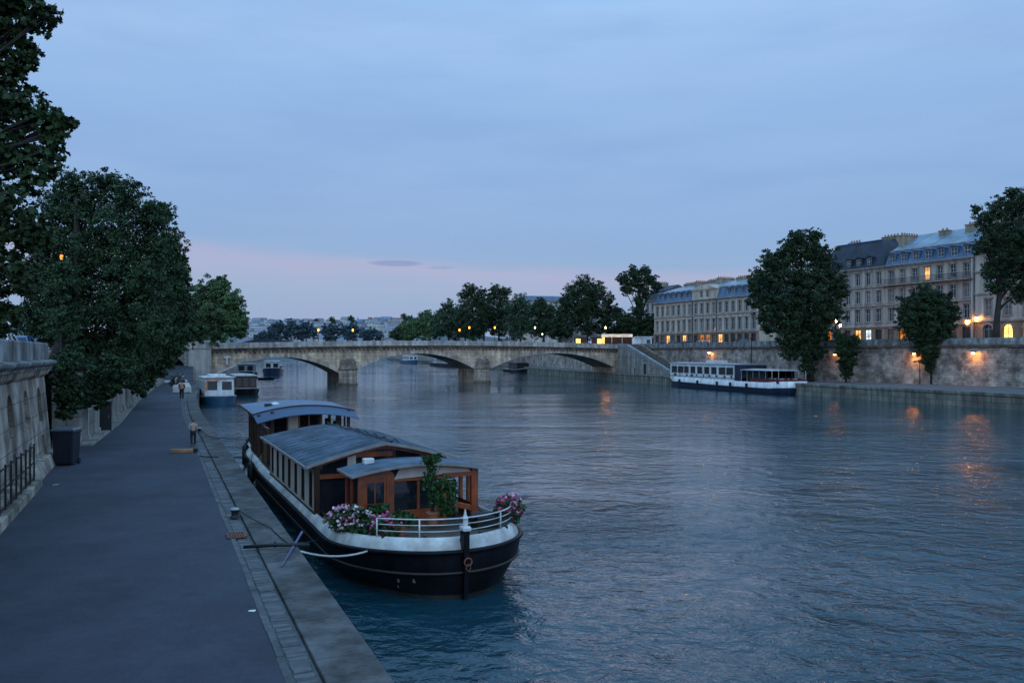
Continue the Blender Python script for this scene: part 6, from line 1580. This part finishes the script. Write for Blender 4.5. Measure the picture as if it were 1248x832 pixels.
# plank with dark end
a = G(208, 549.5, QZ + .07); b = G(239, 548.5, QZ + .07)
t = thing('wooden_plank', 'bare wooden beam lying across the path edge at the feet of the small person', 'beam', a.lerp(b, .5), math.atan2((b - a).y, (b - a).x))
h_ = (b - a).length / 2
mb = MB(); mb.box(-h_, h_ - .1, -.11, .11, -.065, .07); mb.build('beam', plank_m, t, bevel=.015)
mb = MB(); mb.box(h_ - .1, h_ + .06, -.12, .12, -.068, .085); mb.build('iron_shoe', black_iron, t, bevel=.01)
# drain grate and paper scrap
g = G(288, 652.5, QZ + .008)
t = thing('drain_grate', 'square rusty drain grate set in the gutter below the near bollard', 'grate', g, QA)
mb = MB(); 
for i in range(7): mb.box(-.17 + i * .052, -.145 + i * .052, -.24, .24, .0, .022)
for y in (-.26, -.01, .24): mb.box(-.2, .2, y, y + .03, .0, .024)
mb.box(-.2, -.17, -.26, .27, 0, .024); mb.box(.17, .2, -.26, .27, 0, .024); mb.build('bars', rust_m, t)
mb = MB(); mb.box(-.17, .17, -.24, .24, -.01, .003); mb.build('sump', soil_m, t)
s_ = G(307, 744.5, QZ + .004)
mb = MB(); mb.loft([[(-.05, -.025, .004), (.05, -.03, .002), (.055, .02, .012), (-.045, .03, .006)], [(-.05, -.025, .014), (.05, -.03, .01), (.055, .02, .022), (-.045, .03, .012)]], True, True)
tag(mb.build('paper_scrap', paper_m, None, s_), 'small crumpled scrap of white paper lying on the dark path', 'litter paper')
for lb, q, m in (('thin pale leaf of paper lying in front of the black bin', G(67.5, 590.5, QZ + .004), offwhite_m), ('torn piece of card at the foot of the black bin', G(92, 563, QZ + .004), cream_m)):
    mb = MB(); mb.loft([[(-.09, -.03, .0), (.09, -.02, .0), (.08, .04, .0), (-.07, .03, .0)], [(-.09, -.03, .012), (.09, -.02, .03), (.08, .04, .02), (-.07, .03, .012)]], True, True); tag(mb.build('litter_scrap', m, None, q, rz=R(50)), lb, 'litter paper')
# bin
bp_ = G(81, 566, QZ)
t = thing('waste_bin', 'large dark plastic waste bin with flat lid at the corner of the embankment wall', 'waste bin', bp_, QA - R(16))
mb = MB(); mb.loft([[(-w_, -d, z), (w_, -d, z), (w_, d, z), (-w_, d, z)] for z, w_, d in ((.06, .30, .30), (.2, .31, .31), (1.1, .35, .36), (1.14, .37, .38), (1.2, .37, .38))], True, True); mb.build('body', bin_m, t, bevel=.025)
mb = MB(); mb.loft([[(-w_, -d, z), (w_, -d, z), (w_, d, z), (-w_, d, z)] for z, w_, d in ((1.2, .385, .40), (1.25, .385, .40), (1.30, .33, .34))], True, True); mb.build('lid', binlid_m, t, bevel=.02)
mb = MB(); mb.box(-.25, .25, .38, .46, 1.12, 1.17); mb.build('handle', bin_m, t)
for sx_ in (-1, 1):
    mb = MB(); mb.tube([(sx_ * .26, .30, .1), (sx_ * .33, .30, .1)], .1, 12); mb.build('wheel', rubber, t)
mb = MB()
for x in (-.2, 0, .2): mb.box(x - .012, x + .012, -.352, -.32, .25, 1.0)
mb.build('front_ribs', bin_m, t)
# dark cabinet against the wall
cp = G(129, 526, QZ)
t = thing('utility_cabinet', 'tall narrow black utility cabinet standing against the quay wall', 'cabinet', cp, QA)
mb = MB(); mb.box(-.34, .25, -.22, .26, 0, 1.42); mb.build('body', rubber, t, bevel=.015)
mb = MB(); mb.prismy([(-.34, 1.42), (.29, 1.42), (.29, 1.46), (-.02, 1.54), (-.34, 1.46)], -.26, .3); mb.build('cap', bin_m, t)
mb = MB(); mb.box(-.26, .21, -.24, -.221, .1, 1.36); d = mb.build('door', black_iron, t); mb = MB(); mb.box(.12, .15, -.27, -.241, .7, .85); mb.build('handle', grey_metal, d)
# bicycle leaning at the wall
bk = G(143, 503, QZ)
t = thing('bicycle', 'small dark bicycle with pale frame leaning at the foot of the quay wall', 'bicycle', bk, QA + R(35))
for y in (-.42, .42):
    mb = MB(); mb.tube([(0, y + .27 * math.cos(k * math.pi / 10), .29 + .27 * math.sin(k * math.pi / 10)) for k in range(21)], .022, 6); wl = mb.build('wheel', rubber, t)
    mb = MB()
    for k in range(8): mb.tube([(0, y, .29), (0, y + .26 * math.cos(k * math.pi / 4), .29 + .26 * math.sin(k * math.pi / 4))], .005, 4)
    mb.build('spokes', grey_metal, wl)
mb = MB(); mb.tube([(0, -.42, .29), (0, -.02, .27), (0, -.16, .62), (0, .30, .60), (0, -.02, .27)], .022, 6); mb.tube([(0, -.42, .29), (0, -.16, .62)], .016, 6); mb.tube([(0, .42, .29), (0, .28, .74)], .02, 6); mb.build('frame', white_m, t)
mb = MB(); mb.box(-.06, .06, -.28, -.08, .68, .73); mb.tube([(0, -.17, .60), (0, -.18, .70)], .014, 6); mb.build('saddle', rubber, t, bevel=.015)
mb = MB(); mb.tube([(-.24, .22, .80), (0, .28, .78), (.24, .22, .80)], .014, 6); mb.build('handlebar', black_iron, t)
# pale stone block on the quay
sb_ = Q(-.35, 66.5, QZ + .02)
mb = MB(); mb.loft([[(-.95, -.9, 0), (.8, -.9, 0), (.8, .9, 0), (-.95, .9, 0)], [(-.9, -.85, .55), (.75, -.85, .55), (.75, .85, .62), (-.9, .85, .62)], [(-.6, -.5, .9), (.6, -.55, .85), (.6, .6, .92), (-.6, .6, .95)]], True, True)
tag(mb.build('stone_block', pale_m, None, sb_, QA, bevel=.05), 'big pale stone block standing on the quay edge by the farthest people', 'stone block')
# people
def skin_body(name, joints, bones, m, parent, sub=2):
    names = list(joints); ix = {k: i for i, k in enumerate(names)}
    me = bpy.data.meshes.new(name); me.from_pydata([joints[k][0] for k in names], [(ix[a], ix[b]) for a, b in bones], []); o = bpy.data.objects.new(name, me); COL.objects.link(o)
    md = o.modifiers.new('skin', 'SKIN'); md.use_smooth_shade = True
    sv = me.skin_vertices[0].data
    for k in names: sv[ix[k]].radius = (joints[k][1], joints[k][1]); sv[ix[k]].use_root = (ix[k] == 0)
    s = o.modifiers.new('sub', 'SUBSURF'); s.levels = s.render_levels = sub
    dg = bpy.context.evaluated_depsgraph_get(); m2 = bpy.data.meshes.new_from_object(o.evaluated_get(dg)); bpy.data.objects.remove(o)
    m2.materials.clear(); m2.materials.append(m)
    for p in m2.polygons: p.use_smooth = True
    o = bpy.data.objects.new(name, m2); COL.objects.link(o); o.parent = parent; return o
def person(label, loc, rz, jacket, hgt=1.7, arm=.1, step=.08):
    t = thing('person', label, 'person', loc, rz); k = hgt / 1.72
    J = {'hip': ((0, 0, .95), .13), 'chest': ((0, 0, 1.28), .15), 'neck': ((0, 0, 1.47), .055), 'head': ((0, -.02, 1.58), .085), 'crown': ((0, -.01, 1.66), .075)}
    B = [('hip', 'chest'), ('chest', 'neck'), ('neck', 'head'), ('head', 'crown')]
    for s, nm in ((-1, 'l'), (1, 'r')):
        J.update({'sh' + nm: ((s * .19, 0, 1.40), .06), 'el' + nm: ((s * .25, .02, 1.13), .045), 'wr' + nm: ((s * (.24 - arm), -.08, .90), .033), 'ha' + nm: ((s * (.24 - arm), -.11, .81), .035), 'th' + nm: ((s * .10, 0, .90), .09), 'kn' + nm: ((s * .10, -s * step, .50), .06), 'an' + nm: ((s * .10, s * step, .09), .042), 'to' + nm: ((s * .11, s * step - .16, .035), .035)})
        B += [('chest', 'sh' + nm), ('sh' + nm, 'el' + nm), ('el' + nm, 'wr' + nm), ('wr' + nm, 'ha' + nm), ('hip', 'th' + nm), ('th' + nm, 'kn' + nm), ('kn' + nm, 'an' + nm), ('an' + nm, 'to' + nm)]
    sc_ = lambda d: {a: (tuple(c * k for c in p), r * k) for a, (p, r) in d.items()}
    skin_body('body', sc_(J), B, skin_m, t, 1)
    up = {'hip': ((0, 0, .96), .15), 'chest': ((0, 0, 1.28), .175)}; ub = [('hip', 'chest')]
    for s, nm in ((-1, 'l'), (1, 'r')):
        for a, e in (('sh', .02), ('el', .018)): up[a + nm] = (J[a + nm][0], J[a + nm][1] + e)
        up['wr' + nm] = (J['wr' + nm][0], .045); ub += [('chest', 'sh' + nm), ('sh' + nm, 'el' + nm), ('el' + nm, 'wr' + nm)]
    skin_body('jacket', sc_(up), ub, jacket, t, 1)
    lo = {'hip': ((0, 0, .93), .15)}; lb = []
    for s, nm in ((-1, 'l'), (1, 'r')):
        for a, e in (('th', .02), ('kn', .02), ('an', .025)): lo[a + nm] = (J[a + nm][0], J[a + nm][1] + e)
        lb += [('hip', 'th' + nm), ('th' + nm, 'kn' + nm), ('kn' + nm, 'an' + nm)]
    skin_body('trousers', sc_(lo), lb, trous_m, t, 1)
    mb = MB(); mb.ball((0, .015 * k, 1.645 * k), .105 * k, (1, 1.1, .95), 12, 8); mb.build('hair', hair_m, t, smooth=True)
    mb = MB(); mb.ball((0, -.11 * k, 1.57 * k), .018 * k, (1, 1.2, 1.4), 6, 4)
    for s in (-1, 1): mb.ball((s * .085 * k, -.01 * k, 1.58 * k), .022 * k, (.5, 1, 1.3), 6, 4)
    mb.build('face_features', skin_m, t, smooth=True)
    return t
hair_r = mat('reddish_hair', (.16, .055, .03), rough=.7, var=.3)
g0 = G(235.5, 543, QZ); p0_ = person('small person in pale top and black trousers standing alone by the wooden beam', g0, R(215), mat('pale_top', (.30, .29, .30), rough=.85), 1.12, .09, .03)
for c_ in p0_.children:
    if c_.name.startswith('hair'): c_.data.materials[0] = hair_r
g1 = G(221.5, 487, QZ); person('person in red jacket and dark trousers standing on the path by the stone block', g1, R(200), jack_r, 1.62)
g2 = G(215, 478.5, QZ); person('person in dark clothes standing behind the one in red', g2, R(150), jack_d, 1.7, .04)
g3 = G(223.5, 474.5, QZ); person('person in grey-blue jacket nearest the quay shrub', g3, R(120), mat('grey_jacket', (.09, .10, .14), rough=.8), 1.68, .12)

# ================================================================== CARS, LAMPS, KIOSKS
def make_car(paint, label, group):
    t = thing('parked_car', label, 'car', (0, 0, 0), 0, group)
    # length along y 4.2, width 1.74
    body = [(-2.1, .30), (-2.1, .62), (-1.95, .78), (-1.0, .88), (1.55, .92), (2.02, .86), (2.1, .62), (2.1, .30)]
    cab = [(-1.0, .88), (-.35, 1.38), (-.1, 1.45), (.95, 1.46), (1.25, 1.40), (1.85, .92)]
    mb = MB(); W = .87
    mb.loft([[(x, y, z) for y, z in body] for x in (-W, W)], True, True); mb.build('body', paint, t, bevel=.06)
    mb = MB(); mb.loft([[(s * (W - .04 - .22 * max(0, (z - .88) / .58)), y, z) for y, z in cab] for s in (-1, 1)], True, True); gh = mb.build('greenhouse', glass_m, t)
    mb = MB(); rf = [(-.30, 1.40), (-.1, 1.465), (.95, 1.475), (1.24, 1.415)]
    mb.loft([[(s * .67, y, z) for y, z in rf] + [(s * .67, y, z - .05) for y, z in reversed(rf)] for s in (-1, 1)], True, True)
    for s in (-1, 1):
        for (a, b) in (((-1.0, .89), (-.33, 1.39)), ((.42, .9), (.42, 1.46)), ((1.83, .93), (1.24, 1.40))):
            mb.bar((s * .84, a[0], a[1]), (s * .66, b[0], b[1]), .06, .06)
    mb.build('roof', paint, t)
    for y in (-1.3, 1.3):
        for s in (-1, 1):
            mb = MB(); mb.tube([(s * .74, y, .31), (s * .90, y, .31)], .31, 16); wl = mb.build('wheel', rubber, t)
            mb = MB(); mb.tube([(s * .895, y, .31), (s * .915, y, .31)], .19, 12); mb.build('rim', grey_metal, wl)
    for s in (-1, 1):
        mb = MB(); mb.box(s * .62 - .16, s * .62 + .16, -2.12, -2.02, .60, .74); mb.build('headlight', frame_m, t, bevel=.02)
        mb = MB(); mb.box(s * .66 - .12, s * .66 + .12, 2.03, 2.12, .66, .80); mb.build('tail_light', red_m, t, bevel=.02)
        mb = MB(); mb.box(s * .93 - .07, s * .93 + .07, -.78, -.68, .92, 1.04); mb.build('wing_mirror', paint, t, bevel=.02)
    return t
cars = [('white hatchback parked above the near embankment wall at the edge of view', 0, Q(-8.1, 13.0, LS), QA), ('dark blue car parked above the near embankment wall behind the white one', 1, Q(-8.2, 18.5, LS), QA)]
for i, (px_, Y, c, lb) in enumerate([(806, 176, 1, 'dark blue car parked on the far street nearest the white kiosk'), (822, 172, 2, 'grey car second from the kiosk on the far street'), (838, 165, 1, 'blue car parked before the lit yellow doorway'), (905, 140, 3, 'black car parked on the far street left of the big tree'), (858, 158, 0, 'white car parked before the orange doorway')]):
    q = A(px_, 415, Y); cars.append((lb, c, Vector((q.x, q.y, RS)), R(20)))
protos = {}
for lb, c, p, rz in cars:
    if c not in protos: o = make_car(carp[c], lb, 'cars parked along the riverside streets'); protos[c] = o
    else: o = copy_tree(protos[c]); o['label'] = lb
    o.location = p; o.rotation_euler.z = rz
def make_lamp(h, em, k=1.0):
    t = thing('street_lamp', 'lamp', 'street lamp', (0, 0, 0), 0, 'street lamps')
    mb = MB(); mb.lathe([(.16, 0), (.17, .12), (.10, .3), (.075, .55), (.05, h * .55), (.045, h - .45), (.07, h - .42), (.07, h - .36)], (0, 0, 0), 10); mb.build('pole', black_iron, t)
    mb = MB(); mb.lathe([(.08 * k, h - .30 * k), (.15 * k, h - .12 * k), (.165 * k, h + .08 * k), (.11 * k, h + .2 * k), (.05 * k, h + .24 * k)], (0, 0, 0), 10); mb.build('lantern', em, t, smooth=True)
    mb = MB(); mb.lathe([(.15 * k, h + .2 * k), (.08 * k, h + .32 * k), (.03 * k, h + .42 * k), (.01 * k, h + .5 * k)], (0, 0, 0), 10); mb.build('finial', black_iron, t)
    return t
lamps = [(388, 402, 136.5, None, 0, 'glowing lamp on the bridge over the first arch'), (430, 402, 141, None, 0, 'glowing bridge lamp right of the first arch'), (560, 402, 153, None, 0, 'dimmer glowing bridge lamp above the second arch'), (572, 399, 149, None, 0, 'tall glowing bridge lamp left of the second pier'),
         (603, 399, 153, None, 0, 'bright glowing bridge lamp above the second pier'), (634, 398, 156, None, 2, 'unlit slender lamp on the bridge past the second pier'), (652, 399, 160, None, 1, 'white lamp on the bridge above the third arch'), (661, 407, 200, None, 1, 'low white lamp behind the bridge below the dark trees'),
         (738, 399, 178, RS, 4, 'orange street lamp over the lit kiosk at the bridge end'), (247, 401, 129, None, 0, 'glowing lamp at the left bridgehead under the light green tree'), (235, 410, 124, 5.8, 1, 'lower dim lamp at the bridgehead under dark foliage'),
         (75, 313, 42.5, LS, 3, 'orange lamp glowing through the leaves of the broad tree'), (1019, 391, 118, RS, 4, 'orange street lamp beside the big riverside tree'), (1024, 396, 121, RS, 4, 'second street lamp glowing beside the columnar shrub'),
         (1150, 393, 104, RS, 4, 'street lamp glowing through the small round tree'), (1122, 393, 107, RS, 4, 'street lamp half hidden by the small round tree'), (1152, 404, 112, RS, 0, 'lower orange light at the edge of the small round tree'), (96, 395, 75, LS, 0, 'distant orange lamp deep in the embankment trees'), (110, 403, 80, LS, 0, 'dim lamp low behind the embankment trees'), (118, 404, 84, LS, 0, 'faint lamp beside the dim one behind the embankment trees')]
cache = {}
bvec = Vector((.888, .458)); 
for (px_, py_, Y, zb_, k, lb) in lamps:
    p = A(px_, py_, Y)
    if zb_ is None: zb_ = deckz(0) + .15 if px_ > 300 else 6.2
    h = max(1.6, p.z - zb_); key = (round(h * 2) / 2, k)
    if key not in cache: cache[key] = make_lamp(key[0], (lamp_e, lamp_w, frame_d, emat('lamp_orange', (1, .30, .06), 2.2), lamp_s)[k], .5 if k == 3 else .78); o = cache[key]
    else: o = copy_tree(cache[key])
    o['label'] = lb; o.location = (p.x, p.y, p.z - key[0])
# wall lanterns on the houses and floodlights on the river wall
def spot(parent, loc, energy, tgt, size=110, blend=.8, rad=.08, col=(1, .55, .2)):
    l = bpy.data.lights.new('wall_light', 'SPOT'); l.energy = energy; l.spot_size = R(size); l.spot_blend = blend; l.shadow_soft_size = rad; l.color = col
    o = bpy.data.objects.new('wall_light', l); COL.objects.link(o); o.parent = parent; o.location = loc
    o.rotation_euler = (Vector(tgt) - Vector(loc)).to_track_quat('-Z', 'Y').to_euler()
def wall_at(px_):
    # point on the river wall face seen at px
    for a, b in zip(Wl[:-1], Wl[1:]):
        pa = CX + a[0] / a[1] * 1000; pb_ = CX + b[0] / b[1] * 1000
        if pb_ <= px_ <= pa:
            k = (px_ - CX) / 1000; # a + t(b-a): x = k*y
            t = (k * a[1] - a[0]) / ((b[0] - a[0]) - k * (b[1] - a[1])); d = Vector((b[0] - a[0], b[1] - a[1])).normalized()
            return Vector((a[0] + t * (b[0] - a[0]), a[1] + t * (b[1] - a[1]), 0)), Vector((-d.y, d.x, 0))
for px_, py_, lb, en in ((1190, 429, 'floodlight lamp on the river wall below the arcaded house', 260), (1117, 430, 'floodlight lamp on the river wall behind the small round tree', 260), (868, 429, 'floodlight lamp on the river wall above the passenger boat', 200), (1020, 431, 'small lamp on the river wall left of the columnar shrub', 25)):
    q, n = wall_at(px_); n = n if n.y < 0 or n.x < 0 else -n; z = EYE - (py_ - CY) * q.y / 1000
    t = thing('wall_lamp', lb, 'wall lamp', q + n * .16 + Vector((0, 0, z)), math.atan2(n.y, n.x), 'floodlights on the river wall')
    mb = MB(); mb.bar((-.1, 0, .05), (.5, 0, .12), .06, .06); mb.build('bracket', black_iron, t)
    mb = MB(); mb.lathe([(.30, -.06), (.24, .08), (.08, .16), (.06, .2)], (.45, 0, 0), 12); mb.build('shade', black_iron, t)
    mb = MB(); mb.ball((.45, 0, -.07), .17, (1, 1, .8), 10, 6); mb.build('bulb', lamp_f if en > 100 else lamp_e2, t)
    spot(t, (.55, 0, -.3), en * .18, (.0, 0, -2.2), 105)
for px_, py_, Y, lb in ((1179.5, 392.5, 115.6, 'square wall lantern on the grey block beside the drainpipe'), (1190.5, 388.5, 114.2, 'round wall lantern at the corner of the arcaded house')):
    p = A(px_, py_, Y); t = thing('wall_lantern', lb, 'wall lantern', p, BD, 'lanterns on the house fronts')
    mb = MB(); mb.lathe([(.16, -.3), (.26, .0), (.22, .24), (.06, .34)], (0, -.1, 0), 10); mb.build('lantern_glass', lamp_e2, t)
    mb = MB(); mb.box(-.03, .03, -.1, .6, .34, .40); mb.lathe([(.28, .26), (.1, .42), (.02, .5)], (0, -.1, 0), 10); mb.build('bracket', black_iron, t)
# slim lamp post on the far quay
q = G(1121, 468, RQ); t = thing('quay_lamp', 'slim unlit lamp post with flat arms on the far quay before the round tree', 'lamp post', q, R(20))
mb = MB(); mb.tube([(0, 0, 0), (0, 0, 2.9)], [.07, .05], 7); mb.build('pole', black_iron, t)
mb = MB(); mb.box(-.95, .1, -.06, .06, 2.84, 2.94); mb.lathe([(.22, 0), (.25, .06), (.1, .14)], (-.85, 0, 2.72), 8); mb.build('arm', black_iron, t)
# kiosk with self-glowing white awning at the bridge end, white booth, yellow booths
p = A(752, 417, 176); t = thing('awning_kiosk', 'open kiosk with broad white glowing awning at the far end of the bridge', 'kiosk', (p.x, p.y, RS + .35), R(-8))
mb = MB(); mb.prismx([(-2.2, 2.35), (2.0, 2.75), (2.0, 2.85), (-2.2, 2.45)], -3.3, 3.3); mb.box(-3.3, 3.3, -2.24, -2.18, 2.12, 2.42); mb.build('awning', awning_e, t)
mb = MB()
for x in (-3.2, -1.1, 1.1, 3.2): mb.box(x - .05, x + .05, -2.1, -2.0, 0, 2.4); mb.box(x - .05, x + .05, 1.9, 2.0, 0, 2.75)
mb.build('posts', white_m, t)
mb = MB(); mb.box(-3.2, 3.2, 1.9, 2.0, 0, 2.7); mb.box(-3.2, 1.6, -.2, .5, 0, 1.05); mb.build('counter', darkwood, t)
mb = MB(); mb.box(-3.1, -2.6, -1.9, -1.85, .1, 2.1); mb.build('lit_panel', lit_y, t)
mb = MB(); mb.box(-2.4, 2.6, 1.0, 1.1, 2.45, 2.52); mb.build('light_strip', emat('strip', (1, .82, .6), 9), t)
p = A(784, 418, 172); t = thing('ticket_booth', 'white boxy booth beside the awning kiosk at the stair head', 'booth', (p.x, p.y, RS + .2), R(-10))
mb = MB(); mb.box(-1.75, 1.75, -1.1, 1.1, 0, 2.15); mb.build('walls', white_m, t, bevel=.03)
mb = MB(); mb.box(-1.95, 1.95, -1.3, 1.3, 2.15, 2.32); mb.build('roof', white_m, t, bevel=.03)
mb = MB(); mb.box(-.35, .3, -1.14, -1.10, .05, 1.9); mb.build('door', offwhite_m, t)
mb = MB(); mb.box(.7, 1.5, -1.13, -1.10, .9, 1.7); mb.build('window', bglass_m, t)
for i, (px_, lb) in enumerate(((707, 'yellow lit booth behind the bridge parapet, farther from the kiosk'), (728, 'yellow lit booth behind the bridge parapet next to the awning kiosk'))):
    p = A(px_, 417, 182); t = thing('lit_booth', lb, 'booth', (p.x, p.y, RS + .3), R(-10), 'lit booths at the bridge end')
    mb = MB(); mb.box(-1.3, 1.3, -.05, 1.6, 0, 2.3); mb.prismx([(-.3, 2.3), (1.7, 2.3), (.7, 2.8)], -1.45, 1.45); mb.build('shell', darkwood, t)
    mb = MB(); mb.box(-.9 if i == 0 else 0, .1 if i == 0 else .9, -.09, -.052, .35, 1.95); mb.build('lit_front', lit_y, t)
# dark low pavilion roof on the left bridge approach
p = A(330, 416, 150); t = thing('pavilion', 'long low dark curved roof pavilion behind the left end of the bridge', 'pavilion', (p.x, p.y, 6.0), R(15))
mb = MB(); mb.loft([[(x, y, z) for x in (0,)] for y, z in ()], True, False) if False else None
mb.prismy([(-5.5, .9), (5.5, .9), (5.2, 1.2), (2.5, 1.75), (-.5, 1.95), (-3, 1.75), (-5.2, 1.2)], -2.5, 2.5); mb.build('roof', navy_m, t)
mb = MB()
for x in (-4.5, -1.5, 1.5, 4.5):
    for y in (-2.2, 2.2): mb.tube([(x, y, 0), (x, y, .95)], .08, 6)
mb.build('columns', frame_m, t)
mb = MB(); mb.box(-4.5, 4.5, -2.0, 2.0, 0, .8); mb.build('body', bridge_d, t)
# ---- glance at pedestrians and lit odds on the bridge are left to the lamps
for o in bpy.data.objects:
    if o.type == 'EMPTY': o.hide_render = False
